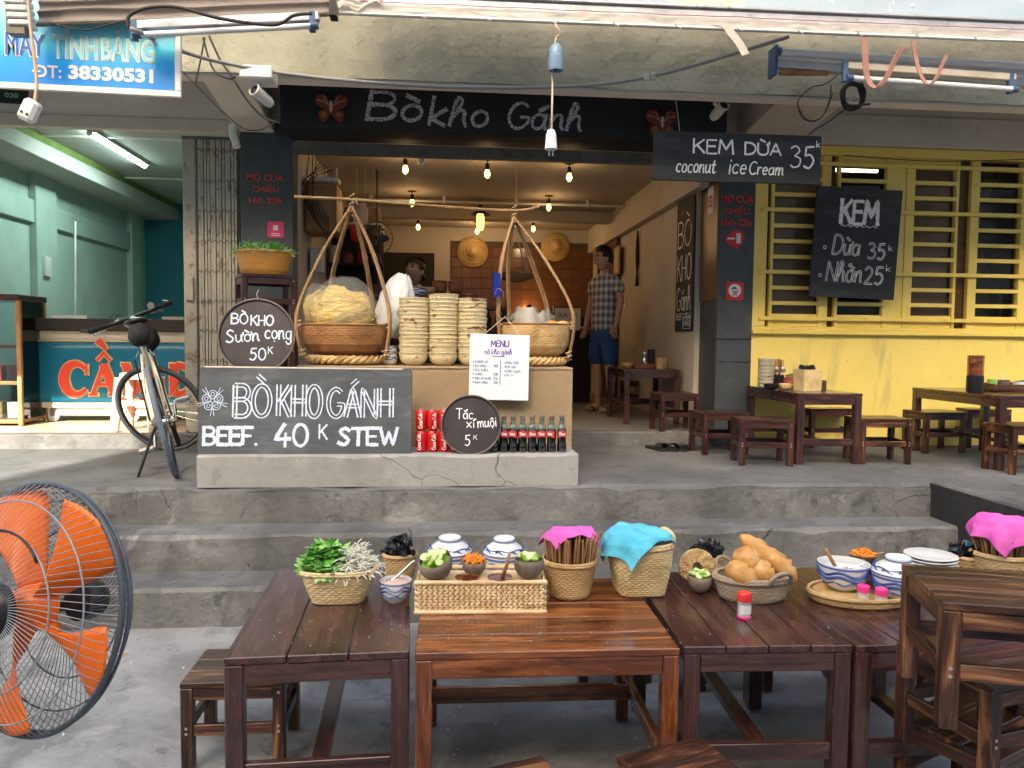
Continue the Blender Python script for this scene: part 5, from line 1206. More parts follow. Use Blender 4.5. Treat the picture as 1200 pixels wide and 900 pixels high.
jarthing('glass_shaker', 'shiny round shaker on the tray inside the doorway', 'shaker', TI+V((.02,.0,.014)), [(.0001,0),(.025,0),(.03,.03),(.024,.07),(.018,.085),(.026,.11),(.018,.135),(.0001,.14)], mt_steel)
# slippers by the indoor step
def slipper(label, loc, rz, m):
    t = thing('slipper', label, 'slipper', loc, rz, 'dark slippers left by the indoor step')
    o_ = [(v.x, v.z) for v in bez([(a, 0, b) for a, b in ((-.035,.12),(-.045,.02),(-.045,-.09),(.0,-.13),(.045,-.09),(.04,.02),(.032,.12),(0,.14))], 32, closed=True)]
    ob('sole', MB().prism(o_, 0, .018).move(Matrix.Rotation(-PI/2, 4, 'X') @ Matrix.Scale(-1, 4, (0,1,0))), m, t)
    ob('strap', MB().grid(lambda u, v: ((-.046+.092*u), -.10+.085*v+.0, .018+.045*math.sin(PI*u)**.7*(1-.25*v)), 12, 5), m, t, smooth='all', solid=.004)
    return t
for i, (px, py, rz) in enumerate(((771,527,.3),(785,527,.1),(801,527,-.35))):
    p = PZ(px, py, .58); slipper(['left dark slipper by the indoor step','middle dark slipper by the indoor step','right dark slipper by the indoor step'][i], (p.x, p.y+.02, .579), rz, mt_black_matt)
# stickers and red lettering on the pillars
def pillar_print(cx, Yp, rows, label, pc):
    t = thing('opening_hours', label, 'lettering', PY(*pc, Yp)); k = kpx(pc[0], pc[1], Yp)
    for s, px, py, w in rows:
        text('lettering', s, (px-pc[0])*k-w*k/2, -(py-pc[1])*k, w*k, 7.6*k*(1.35 if any(c in s for c in 'ỞỀƯ') else 1), t, mt_red_ink, y=-.002, bold=.006)
    return t
pillar_print(0, 5.945, (('MỞ CỬA',311,212,43),('CHIỀU',311,225,31),('16h-22h',311,239,38)), 'red opening hours printed at the top of the left pillar', (311,225))
pillar_print(0, 5.945, (('MỞ CỬA',864,238,38),('CHIỀU',863,251,29),('16h-22h',863,264,35)), 'red opening hours printed at the top of the right pillar', (864,250))
k = kpx(861, 300, 5.945)
def plate(name, label, pc, w, h, m, r=.01, Yp=5.945): 
    t = thing(name, label, 'sticker', PY(*pc, Yp)); ob('sheet', board_mb(w*k, h*k, .003, r), m, t); return t
t = plate('sticker', 'pink square sticker on the left pillar', (323,269), 17, 17, mt_pink, .014); ob('print', MB().box((-.018,-.003,-.005),(.018,-.0016,.032)).box((-.03,-.003,-.034),(.03,-.0016,-.028)).box((-.03,-.003,-.046),(.03,-.0016,-.041)), mt_offwhite, t)
t = plate('sticker', 'red square sticker with a white disc low on the right pillar', (861,341), 21, 21, mt_redst, .016)
ob('disc', MB().lathe([(.052,0),(.052,.0012),(0,.0012)], 36, (0,-.0018,.004), 'Y'), mt_offwhite, t)
for a0, m__ in ((20, mt_navy), (200, mt_redst)):
    ob('swirl', MB().tube([(.026*math.cos(rad(a0+j*12))*(.5+j*.035), -.0036, .006+.026*math.sin(rad(a0+j*12))*(.5+j*.035)) for j in range(15)], .005, 4, rf=lambda q: .0015+.006*math.sin(PI*q)), m__, t)
ob('print', MB().box((-.022,-.0042,-.034),(.022,-.0032,-.027)), mt_navy, t)
t = thing('sticker', 'red speech bubble sticker high on the right pillar', 'sticker', PY(861,280,5.943))
ob('sheet', MB().lathe([(.062,0),(.062,.0015),(0,.0015)], 32, (.018,0,.012), 'Y').lathe([(.052,0),(.052,.002),(0,.002)], 32, (-.022,0,-.004), 'Y').prism([(-.03,-.05),(.02,-.085),(.05,-.04)], -.001, 0), mt_redst, t)
ob('card', MB().box((.012,-.0045,-.035),(.048,-.0022,.045)), mt_offwhite, t); ob('print', MB().box((-.062,-.004,-.004),(.0,-.0022,.008)), mt_offwhite, t)
t = thing('sticker', 'white and red sticker on the brown board inside the right pillar', 'sticker', (d0-.013, 6.12, PX(831,236,d0).z), rot=(0,0,-PI/2)); ob('sheet', board_mb(.13,.22,.003,.02), mt_offwhite, t); ob('print', MB().box((-.045,-.003,-.06),(.045,-.0014,.03)), mt_redst, t)
text('lettering', '20', -.03, -.045, .06, .06, t, mt_offwhite, y=-.0035)
# ================================================================ BLUE SHOP SIGN
SY = 3.95
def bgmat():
    m = bpy.data.materials.new('cyan_banner_painted_glare'); m.use_nodes = True; N = m.node_tree.nodes; L = m.node_tree.links; b = N['Principled BSDF']
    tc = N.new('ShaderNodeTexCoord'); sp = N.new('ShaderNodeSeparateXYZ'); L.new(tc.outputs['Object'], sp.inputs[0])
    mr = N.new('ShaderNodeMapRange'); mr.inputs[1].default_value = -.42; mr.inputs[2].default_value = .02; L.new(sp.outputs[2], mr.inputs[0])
    cr = N.new('ShaderNodeValToRGB'); e = cr.color_ramp.elements; e[0].position = 0; e[0].color = (.0,.20,.72,1); e[1].position = 1; e[1].color = (.38,.72,.78,1)  # bright glare painted into the print: blue fades to pale cyan upwards
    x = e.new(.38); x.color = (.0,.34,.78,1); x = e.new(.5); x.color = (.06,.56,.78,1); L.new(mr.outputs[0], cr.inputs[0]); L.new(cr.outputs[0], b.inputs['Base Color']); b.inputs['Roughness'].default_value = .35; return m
a = PY(0, 97, SY); b = PY(208, 108, SY); tp_ = PY(208, 22, SY)
r_ = math.atan2(-(b.z-a.z), b.x-a.x); sw_ = 2.9; sh0_ = tp_.z-b.z+.02; sh_ = sh0_+.40
ctr = b+V((-sw_/2*math.cos(r_), 0, sw_/2*math.sin(r_)+sh_/2))
t = thing('shop_sign', 'bright blue and cyan printed sign with a telephone number above the left shop', 'shop sign', ctr, rot=(0, r_, 0))
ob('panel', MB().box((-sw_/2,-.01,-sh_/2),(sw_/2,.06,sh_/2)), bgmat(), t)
ob('frame', MB().box((-sw_/2-.01,-.022,-sh_/2-.03),(sw_/2+.028,.0,-sh_/2)).box((sw_/2,-.022,-sh_/2),(sw_/2+.028,.0,sh_/2)).box((-sw_/2-.01,-.022,sh_/2),(sw_/2+.028,.0,sh_/2+.02)), mt_white, t, bev=.003)
k = (b.x-a.x)/208; X0, Y0 = 208, 108
def SX(px): return sw_/2-(208-px)*k
def SZ(py): return -sh_/2+(108-py)*k
mt_pale = mat('pale_teal_print', [(.28,.66,.68)], rough=.4, bump=0); mt_mblue = mat('deep_blue_print', [(.0,.10,.55)], rough=.4, bump=0)
for s, px, w in (('MÁY', 10, 44), ('TÍNH', 65, 50), ('BẢNG', 122, 60)):
    hh = 27*k*(1.25 if s != 'BẢNG' else 1.3)
    text('lettering_outline', s, SX(px)-.006, SZ(75)-.006, w*k+.012, hh+.012, t, mt_white, y=-.0115, bold=.045)
    text('lettering', s, SX(px), SZ(75), w*k, hh, t, mt_pale if s != 'MÁY' else mt_mblue, y=-.0145, bold=.0)
text('lettering', '-', SX(-8), SZ(64), 8*k, 4*k, t, mt_white, y=-.012, bold=.04)
text('lettering', 'DT:', SX(44), SZ(100), 30*k, 15*k, t, mt_white, y=-.012, bold=.02); ob('letter_bar', MB().box((SX(40.5),-.0150,SZ(94)),(SX(50),-.0142,SZ(91.5))), mt_white, t)
text('lettering', '38330531', SX(82), SZ(100), 100*k, 17*k, t, mt_white, y=-.012, bold=.045)
t = thing('number_plate', 'small dark house number plate under the blue sign', 'number plate', PY(14, 112, 5.83), rot=(0,.03,0)); ob('plate', board_mb(34*.0065, 17*.0065, .012, .003), mt_black, t); text('lettering', '020', -.045, -.015, .09, .03, t, mt_pale, y=-.0065)
# ================================================================ AWNINGS
def ribbon(pts, w, th=.0015, side=V((1,0,0))):
    mb = MB(); P = [V(p) for p in pts]; vs = []
    for p in P: vs += [p-side*w/2, p+side*w/2]
    return mb.add(vs, [(2*i, 2*i+1, 2*i+3, 2*i+2) for i in range(len(P)-1)])
AY = 3.88
mt_awn = mat('grey_folded_awning', [(.16,.135,.12),(.25,.215,.19)], scale=3, stretch=(.3,1,3), rough=.7, spots=[((.08,.07,.06),5,.58,.1,.6,(.2,1,4))])
a = PY(42, 26, AY); b = PY(386, 14, AY); 
t = thing('folded_awning', 'grey brown folded awning above the blue sign at the top left', 'awning', a)
d = b-a
def aw(u, v):
    p = d*u; q = v*5; return (p.x, .05*v+.022*abs(math.sin(PI*q))+.004*mnoise.noise(V((u*9, v*3, 0))), p.z+.085*q/1.6+.012*mnoise.noise(V((u*3, q, 4))))
ob('folds', MB().grid(aw, 90, 50), mt_awn, t, smooth='all')
ob('edge_bar', MB().tube([V((0,-.0,-.008)), d+V((0,-.0,-.008))], .014, 8), mt_gate_dark, t)
ob('end_bracket', MB().box((-.0,-.02,-.02),(.035,.06,.05)).move(Matrix.Translation(d)), mt_black, t)
mo = thing('roller_box', 'pale ribbed roller box at the upper left corner', 'roller box', PY(24, 2, 3.75))
for i in range(7): ob('fin', MB().box((-.075+.006*i,-.04,.10-.032*i-.025),(.02+.006*i,.04,.10-.032*i),.002), mt_whitedirty, mo, bev=.005)
ob('core', MB().box((-.05,-.03,-.15),(.03,.03,.15)), mt_gate_dark, mo)
# right awning
AY2 = 4.22
a = PY(384, 4, AY2); b = PY(1330, 44, AY2)
t = thing('retracted_awning', 'pale retracted awning with a long silver front rail across the top', 'awning', a); d = b-a
def off(u, y, z): p = d*u; return (p.x, y, p.z+z)
ob('front_rail', MB().bar(V((0,0,.0)), d, .05, .085), mt_alu, t, bev=.006)
ob('lower_rail', MB().bar(V((0,-.02,-.055)), d+V((0,-.02,-.055)), .03, .014), mt_white, t, bev=.003)
ob('upper_lip', MB().bar(V((0,-.02,.055)), d+V((0,-.02,.055)), .04, .016), mt_alu, t, bev=.003)
mt_tape = film('cloudy_tape', (.62,.58,.52), .75, .4)
mb = MB()
mb.grid(lambda u, v: (d.x*u, -.032-.006*mnoise.noise(V((u*60, v*2, 0))), d.z*u-.048+.045*v+.010*mnoise.noise(V((u*45, v*2, 5)))), 300, 4)
ob('tape_wrapping', mb, mt_tape, t, smooth='all')
ob('red_cord', MB().tube([off(i/60, -.045+.004*mnoise.noise(V((i,0,0))), .0+.006*mnoise.noise(V((i*.4,0,2)))) for i in range(61)], .0025, 4), mat('faded_red_cord', [(.50,.16,.17)], rough=.8, bump=0), t)
mt_sheet = mat('printed_plastic_sheet', [(.24,.32,.38),(.32,.38,.43)], scale=1.2, rough=.35, bump=.2, bscale=3, spots=[((.45,.62,.32),.8,.60,.06,.9),((.35,.48,.62),1.4,.60,.06,.7),((.6,.62,.62),6,.62,.04,.6)], rand=False)
ob('sheet', MB().grid(lambda u, v: (d.x*u, .0+.16*v+.012*mnoise.noise(V((u*8, v*3, 1))), d.z*u+.06+.5*v), 80, 12), mt_sheet, t, smooth='all')
for i in range(13):
    u = .03+i*.075; ob('hook', MB().tube([off(u,-.035,-.045), off(u+.003,-.04,-.065), off(u+.006,-.035,-.07), off(u+.008,-.03,-.055)], .003, 5), mt_steel, t)
for u, z_ in ((.285,.10),(.46,.08),(.70,.11)): ob('peg', MB().ell(off(u,-.03,z_), (.012,.008,.014), 8, 6), mt_white, t)
ob('fabric_end', MB().grid(lambda u, v: (-.01+.30*u, -.05+.03*mnoise.noise(V((u*5, v*4, 0))), .05-.115*v*(1-.5*u)-.012*math.sin(u*14)+.02*mnoise.noise(V((u*6, v*3, 7)))), 30, 10), mt_tape, t, smooth='all')
# hanging torn tape
p = [PY(q[0], q[1], 4.18) for q in ((836,27),(850,30),(858,40),(866,50),(874,64))]
tag(ob('torn_tape', ribbon(bez([q-p[0] for q in p], 16), .045, side=V((.85,0,.3)).normalized()), mt_tape, loc=p[0], solid=.002), 'torn white tape hanging from the awning rail right of centre', 'tape')
mt_strap = mat('pink_leather_strap', [(.36,.17,.13),(.46,.24,.18)], scale=8, rough=.6)
for lb, pts in (('wide brown pink strap looped below the awning, left one', ((1013,44),(1014,65),(1016,90),(1026,103),(1038,92),(1048,72),(1057,55))),
                ('narrow brown pink strap looped below the awning, right one', ((1070,48),(1073,68),(1080,90),(1089,99),(1098,90),(1104,76),(1109,65)))):
    p = [PY(q[0], q[1], 4.12+.06*i/6) for i, q in enumerate(pts)]; w_ = .048 if 'left' in lb else .034
    tag(ob('strap', ribbon(bez([q-p[0] for q in p], 40), w_, side=V((1,.45,.25)).normalized()), mt_strap, loc=p[0], solid=.004), lb, 'strap', 'straps looped below the awning')
# ================================================================ TUBE LIGHTS (unlit) AND CABLES
mt_bluecap = mat('blue_lamp_cap', [(.05,.10,.20)], rough=.5, bump=0)
mt_tubeoff = mat('unlit_tube_glass', [(.62,.64,.66)], rough=.15, bump=0)
def tubelight(label, p, q, Y, batten, wid=.022, cream=False):
    a, b = PY(*p, Y), PY(*q, Y); t = thing('tube_light', label, 'tube light', a, group='unlit tube lights below the awnings'); d = b-a; n = d.normalized()
    ob('tube', MB().tube([n*.03, d-n*.03], wid*.62, 12), mt_tubeoff, t, smooth=True)
    ob('end_cap', MB().tube([V((0,0,0)), n*.035], wid*.8, 12), mt_bluecap, t, smooth=True); ob('end_cap', MB().tube([d-n*.035, d], wid*.8, 12), mt_bluecap, t, smooth=True)
    if batten:
        z = batten; ob('batten', MB().bar(V((0,.03,z)), d+V((0,.03,z)), .045, .04), mt_cream if cream else mt_alu, t, bev=.004)
        for e in (V((0,0,0)), d-n*.03): ob('holder', MB().bar(e+V((0,.02,-.02)), e+V((0,.02,z+.02)), .03, .03), mt_bluecap, t, bev=.003)
    return t
tubelight('unlit tube light under the folded awning at the upper left', (156,41), (373,30), 3.78, .052)
tubelight('long unlit tube light under the awning at the upper right', (908,60), (1240,80), 4.4, .0, .03)
tubelight('unlit tube light hanging lowest at the upper right with a cream batten', (992,91), (1192,105), 4.3, .075, .026, True)
a, b = PY(908,66,4.5), PY(1240,92,4.5)
t = thing('light_batten', 'long pale metal batten under the right awning with a dark slot', 'light batten', a); d = b-a
ob('housing', MB().bar(V((0,0,-.02)), d+V((0,0,-.02)), .06, .10), mt_alu, t, bev=.005); ob('ridge', MB().bar(V((0,-.034,-.02)), d+V((0,-.034,-.02)), .012, .012), mt_white, t)
ob('end_plate', MB().box((-.02,-.05,-.12),(.0,.05,.05)), mt_bluecap, t, bev=.003); ob('dark_bar', MB().bar(V((.03,-.01,-.10)), V((.33,-.01,-.09)), .03, .02), mt_rattan, t)
def cable(label, pts, r, m, Y=4.5, cat='cable', dy=None, n=80, name='cable'):
    p = [PY(q[0], q[1], (q[2] if len(q) > 2 else Y)) for q in pts]
    return tag(ob(name, MB().tube(bez([q-p[0] for q in p], n), r, 6), m, loc=p[0], smooth='all'), label, cat)
mt_greycable = mat('grey_cable', [(.26,.26,.26)], rough=.5, bump=0)
cable('thick grey cable sagging across the front under the beam', ((150,33,3.74),(165,38,3.76),(200,55,4.2),(255,72,4.6),(350,88,4.7),(480,100,4.75),(600,103,4.75),(700,99,4.7),(765,89,4.65),(830,72,4.55),(925,43,4.35)), .011, mt_greycable)
cable('black cable looping over the tube light at the upper left', ((150,34),(152,18),(175,9),(210,9),(260,22),(320,29),(345,18),(366,16)), .008, mt_wire, 3.72)
cable('thin black wire drooping across the top of the blue sign', ((62,28),(90,34),(105,35),(130,28),(150,24)), .004, mt_wire, 3.86)
cable('thin wire hanging from the blue sign corner to the pillar', ((208,78),(235,105),(262,132),(285,150),(305,152),(325,142)), .004, mt_wire, 4.6)
cable('black cable running down to the corner of the fascia board', ((245,42),(258,70),(272,90),(290,118),(310,138),(328,144)), .007, mt_wire, 4.75)
cable('pair of dark wires hanging beside the white camera box', ((238,44),(244,66),(252,84),(268,92),(276,90)), .006, mt_wire, 4.7)
cable('short dark wire dangling left of the white camera box', ((240,44),(235,70),(229,98)), .005, mt_wire, 4.7)
for i, (cx, cy, rr) in enumerate(((1000,112,13),)):
    c = PY(cx, cy, 4.7); k = 4.7/900; mb = MB()
    for j in range(9): mb.tube([((rr+1.2*math.sin(j*2.1))*k*math.cos(q*PI/16+j), .006*j-.02+.006*math.sin(q*.8), (rr+2*math.cos(j*1.7))*k*1.15*math.sin(q*PI/16+j)) for q in range(32)], .005, 5, closed=True)
    ct = thing('cable_coil', 'coil of black cable tied below the right tube lights', 'cable coil', c); cco = ob('coil', mb, mt_wire, ct, smooth='all'); cco['kind'] = 'stuff'
    ob('tie', MB().tube([(.0-.08,-.04,-.075),(.0,-.045,-.075),(.09,-.04,-.06)], .007, 6), mt_wire, ct)
cable('thin black cable from the coil down to the ice cream sign', ((990,128),(972,142),(958,150),(948,158)), .005, mt_wire, 4.75)
cable('black cable bundle from the beam toward the coil', ((985,85),(968,98),(950,103),(935,120),(945,140),(962,138),(972,118),(974,100)), .004, mt_wire, 4.75)
cable('loop of thin wire at the right end of the fascia', ((935,122),(940,138),(955,142),(968,130),(976,108)), .003, mt_wire, 4.78)
cable('thin dark wire across the top of the yellow window', ((990,182),(1040,186),(1100,189),(1160,188),(1215,186)), .004, mt_wire, 5.85)
# cable ties on the grey cable
for i, px in enumerate((757, 765)):
    tag(ob('cable_clip', MB().box((-.018,-.02,-.018),(.018,.02,.018),.002), mt_whitedirty, loc=PY(px, 90 if i else 91, 4.66), bev=.004), ['cream connector clip on the grey cable, left one','cream connector clip on the grey cable, right one'][i], 'cable clip', 'clips on the grey cable')
tag(ob('cable_joint', MB().tube([(0,0,0),(.07,0,-.035)], .018, 8), mt_greycable, loc=PY(182,47,3.98)), 'taped joint on the grey cable below the blue sign', 'cable joint')
# lamp socket and plug
p = PY(652, 24, 4.15); t = thing('lamp_socket', 'empty blue grey lamp socket on a cord with a white plug dangling below', 'lamp socket', p); k = 4.15/900
ob('cord', MB().tube(bez([(0,0,0),(-.003,0,-.03),(.012,-.01,-.05),(.018,0,-.075),(.002,.004,-.085),(-.004,0,-.11),(-.002,0,-.14)], 40), .0055, 6), mat('peach_cord', [(.55,.38,.27)], rough=.6, bump=0), t, smooth='all')
ob('socket', MB().lathe([(.012,-.12),(.028,-.135),(.036,-.15),(.036,-.185),(.041,-.19),(.041,-.235),(.037,-.262),(.033,-.262),(.03,-.22),(.0001,-.21)], 20), mat('blue_grey_socket', [(.16,.26,.36)], rough=.35, bump=0), t, smooth=True)
ob('lower_cord', MB().tube([(-.004,.02,-.14),(-.012,.03,-.27),(-.014,.02,-.40),(-.018,.0,-.58)], .006, 6), mat('cream_cord', [(.60,.50,.42)], rough=.6, bump=0), t, smooth='all')
ob('plug', MB().lathe([(.010,-.57),(.020,-.575),(.028,-.60),(.031,-.64),(.034,-.675),(.0001,-.68)][::-1], 14, (-.02,0,0)), mt_white, t, smooth=True)
for s in (-.010,.010): ob('prong', MB().box((-.02+s-.003,-.002,-.71),(-.02+s+.003,.002,-.675)), mt_steel, t)
p = PY(33, 0, 3.68); t = thing('extension_socket', 'white socket hanging on an orange and white cord in front of the blue sign', 'socket', p)
q = [PY(*z, 3.68)-p for z in ((33,-14),(33,0),(36,35),(41,75),(43,100),(40,122))]
ob('cord', MB().tube(bez(q, 40), .007, 6), mat('orange_white_cord', [(.62,.34,.16),(.62,.56,.50)], scale=3, rough=.6, bump=0), t, smooth='all')
ob('socket', MB().box((-.035,-.03,-.05),(.035,.03,.05)).move(Matrix.Translation(PY(35,130,3.68)-p) @ Matrix.Rotation(rad(25), 4, 'Y')), mt_white, t, bev=.014)
for s in (-1,1): ob('hole', MB().tube([(s*.012-.001,-.034,-.02),(s*.012,-.028,-.02)], .006, 8).move(Matrix.Translation(PY(35,130,3.68)-p) @ Matrix.Rotation(rad(25), 4, 'Y')), mt_black, t)
# ================================================================ CCTV
def cctv(label, px, py, Y, s, box, yaw):
    t = thing('security_camera', label, 'camera', PY(px, py, Y), group='white security cameras outside')
    if box: ob('junction_box', MB().box((-.14*s,-.09,.10*s),(.11*s,.09,.20*s)), mt_white, t, bev=.008)
    ob('arm', MB().tube([(-.03*s,.02,.11*s),(-.03*s,.02,.06*s),(.0,.0,.02*s)], .020*s, 10), mt_white, t, smooth=True)
    M_ = Matrix.Rotation(yaw, 4, 'Z') @ Matrix.Rotation(rad(-18), 4, 'X') @ Matrix.Rotation(PI/2, 4, 'X')
    ob('housing', MB().lathe([(.0001,-.12*s),(.034*s,-.115*s),(.045*s,-.08*s),(.045*s,.06*s),(.052*s,.065*s),(.052*s,.085*s),(.045*s,.09*s),(.042*s,.07*s),(.0001,.068*s)], 24).move(M_), mt_white, t, smooth=True)
    ob('lens', MB().lathe([(.040*s,.069*s),(.038*s,.076*s),(.014*s,.078*s),(.0001,.081*s)], 20).move(M_), mt_black, t, smooth='all')
    return t
cctv('white security camera under its junction box by the left bracket', 306, 112, 4.75, .74, True, rad(-30))
cctv('small white security camera at the right end of the fascia', 843, 129, 5.4, .8, False, rad(10))
tag(ob('drain_elbow', MB().tube(bez([(0,0,.10),(0,0,.03),(.02,-.01,-.02),(.03,-.02,-.06)], 16), .028, 12), mt_white, loc=PY(273,163,5.7), smooth=True), 'white pipe elbow at the top of the folding gate', 'pipe')
# ================================================================ FOLDING GATE
gx0, gx1 = PY(217, 300, 6.02).x, PY(281, 300, 6.02).x
t = thing('folding_gate', 'collapsible steel gate folded up beside the left pillar', 'gate', (gx0, 6.0, .685)); gh = LT-.05-.69
pw = PY(232, 300, 6.02).x-gx0
ob('post', MB().box((0,-.02,0),(pw,.06,gh)), mt_gate, t, bev=.006); ob('lock', MB().box((pw*.2,-.045,gh*.45),(pw*.8,-.02,gh*.53)), mt_gate, t, bev=.004)
ob('post_edge', MB().box((-.012,.02,0),(0,.05,gh)), mt_gate_dark, t)
ns = 13; sx0 = pw+.012; sxw = (gx1-gx0-pw-.02)/ns
sl = MB().box((-.009,-.012,0),(.009,.012,gh-.02)).mesh('slat'); sl.materials.append(mt_gate)
for i in range(ns):
    for dy in (0,.045):
        o = bpy.data.objects.new('slat', sl); COL.objects.link(o); o.parent = t; o.location = (sx0+sxw*(i+.5)+(.010 if dy else 0)+random.uniform(-.002,.002), dy, .01)
lk = MB()
for i in range(ns):
    for j in range(10):
        x = sx0+sxw*i; z = .1+j*(gh-.2)/9; lk.bar(V((x,-.016,z)), V((x+sxw,-.016,z+(.012 if (i+j) % 2 else -.012))), .003, .007)
lk = ob('cross_link', lk, mt_gate_dark, t); lk['kind'] = 'stuff'
ob('guide_rail', MB().box((0,-.03,gh-.02),(gx1-gx0,.07,gh)), mt_gate_dark, t)
# ================================================================ LEFT SHOP
t = thing('tube_light', 'lit fluorescent tube on the ceiling of the left shop', 'tube light', PZ(105,152,3.2)); d = PZ(170,193,3.19)-PZ(105,152,3.2)
ob('tube', MB().tube([V((0,0,-.03)), d+V((0,0,-.02))], .018, 10), emitter('lit_tube_glass', (.72,1,.92), 11), t); ob('batten', MB().bar(V((.03,0,-.008)), d+V((.03,0,.0)), .04, .025), mt_whitedirty, t)
for e in (V((0,0,-.025)), d+V((0,0,-.015))): ob('holder', MB().ell(e, (.028,.028,.03), 8, 6), mt_whitedirty, t)
l = bpy.data.lights.new('tube_glow', 'AREA'); l.shape = 'RECTANGLE'; l.size = d.length; l.size_y = .04; l.energy = 5.5; l.color = (.72,1,.93); lo = bpy.data.objects.new('tube_glow', l); COL.objects.link(lo); lo.parent = t; lo.location = d*.5+V((0,0,-.06)); lo.rotation_euler = (0, 0, math.atan2(d.y, d.x))
mt_bluebanner = mat('blue_painted_banner', [(.0,.11,.20),(.005,.145,.25)], scale=2, rough=.35, bump=.1, bscale=2, rand=False, spots=[((.01,.10,.2),3,.55,.1,.5,(4,1,.6))])
mt_letter = mat('red_letter_paint', [(.62,.05,.02)], rough=.5, bump=0); mt_letedge = mat('cream_letter_edge', [(.66,.50,.25)], rough=.5, bump=0)
CQ = 6.75; p = PY(45, 490, CQ); q = PY(240, 490, CQ); k = (q.x-p.x)/195
t = thing('shop_counter', 'counter with a blue banner lettered Cầm in red in the left shop', 'counter', (p.x, CQ, .681)); cwid = q.x-p.x
def cz(py): return PY(60, py, CQ).z-.681
ob('top', MB().box((-.02,-.04,cz(387)),(cwid,.55,cz(373))), mt_dark, t, bev=.006); ob('body', MB().box((.02,.012,cz(478)),(cwid,.5,cz(387)-.002)), mt_cream, t, bev=.004)
ob('skirt', MB().box((.05,.05,cz(487)),(cwid*.8,.06,cz(478)-.001)), mt_white_render, t)
ob('banner', MB().grid(lambda u, v: (-.0+cwid*u, .0+.004*mnoise.noise(V((u*9, v*2, 0))), cz(471)+(cz(399)-cz(471))*v), 60, 6), mt_bluebanner, t, smooth='all', solid=.004)
ob('banner_edge', MB().tube([(0,-.003,cz(471)),(0,-.003,cz(399)),(cwid,-.003,cz(399))], .006, 4), mt_letedge, t)
for x in (.1,.75): 
    w_ = ob('wheel', MB().lathe([(.0001,-.015),(.04,-.015),(.045,-.01),(.045,.01),(.04,.015),(.0001,.015)], 20, (x,.05,.046), 'Y'), mt_whitedirty, t, smooth=True); ob('leg', MB().box((x-.02,.03,.05),(x+.02,.07,cz(478))), mt_gate_dark, t)
def flatband(mb, pts, w, y):
    P = [V((a, 0, b)) for a, b in pts]; vs = []
    for i, p_ in enumerate(P):
        tt = (P[min(i+1, len(P)-1)]-P[max(i-1, 0)]).normalized(); nr = V((-tt.z, 0, tt.x)); ww = w[i] if hasattr(w, '__len__') else w
        vs += [p_-nr*ww/2, p_+nr*ww/2]
    y -= .00012*(len(mb.f) % 97)
    mb.add([(v.x, y, v.z) for v in vs], [(2*i, 2*i+1, 2*i+3, 2*i+2) for i in range(len(P)-1)])
def serif(ch, px, w, y, grow, parent, m, base=462, top=426):
    mb = MB(); X = lambda a: (px+a-45)*k; Z = lambda b: cz(base-b*(base-top)); g = grow*k
    def bar_(x0, b0, x1, b1, wd): nn = [(X(x0+(x1-x0)*i/4), Z(b0+(b1-b0)*i/4)) for i in range(5)]; flatband(mb, nn, wd*k+2*g, y)
    def ser(x, b, wd): mb.add([(X(x-wd/2)-g, y-.0003, Z(b)-1.2*k-g), (X(x+wd/2)+g, y-.0003, Z(b)-1.2*k-g), (X(x+wd/2)+g, y-.0003, Z(b)+1.2*k+g), (X(x-wd/2)-g, y-.0003, Z(b)+1.2*k+g)], [(0,1,2,3)])
    if ch == 'C':
        A = arc(.5*w, .5, .46*w, .5, 38, 322, 24); W_ = [ (4+7*math.sin(PI*min(1,max(0,i/24)))**1.3)*k+2*g for i in range(25)]
        flatband(mb, [(X(a), Z(b)) for a, b in A], W_, y); bar_(w*.9, .62, w*.9, 1.0, 2.6)
    elif ch == 'A':
        bar_(w*.08, .03, w*.5, 1.0, 4); bar_(w*.48, 1.0, w*.88, .03, 9.5); bar_(w*.25, .33, w*.75, .33, 3.5); ser(w*.10, .0, w*.32); ser(w*.86, 0, w*.42)
        flatband(mb, [(X(w*.24), Z(1.10)), (X(w*.5), Z(1.36)), (X(w*.76), Z(1.10))], [3*k+2*g, 6*k+2*g, 3*k+2*g], y); flatband(mb, [(X(w*.30), Z(1.78)), (X(w*.62), Z(1.46))], [9*k+2*g, 3*k+2*g], y)
    elif ch == 'M':
        bar_(w*.12, .03, w*.14, .98, 4); bar_(w*.14, 1.0, w*.5, .05, 9); bar_(w*.5, .05, w*.84, 1.0, 4); bar_(w*.86, .03, w*.86, .98, 9)
        for x in (.12,.86): ser(w*x, 0, w*.28); ser(w*x, 1.0, w*.24)
    elif ch == 'D':
        bar_(w*.2, .0, w*.2, 1.0, 9); flatband(mb, [(X(a), Z(b)) for a, b in arc(.3*w, .5, .6*w, .48, 90, -90, 16)], 7*k+2*g, y); bar_(0, .5, w*.45, .5, 3); ser(w*.2, 0, w*.3); ser(w*.2, 1, w*.3)
    ob('letter' if not grow else 'letter_edge', mb, m, parent)
for ch, px, w in (('C',75,31),('A',107,32),('M',143,36),('D',198,32)):
    serif(ch, px, w, -.0060, 1.7, t, mt_letedge); serif(ch, px, w, -.0230, 0, t, mt_letter)
for i, (px, w, m) in enumerate(((72,26,mt_white),(198,16,mt_cream))):
    q_ = PY(px, 372, CQ+.2); tag(ob('papers', MB().box((0,-.1,0),(w*k*1.6,.12,.025),.004), m, loc=(q_.x, CQ+.12, cz(373)+.6815)), ['white papers lying on the left end of the shop counter','pale folder lying on the shop counter near the gate'][i], 'papers')
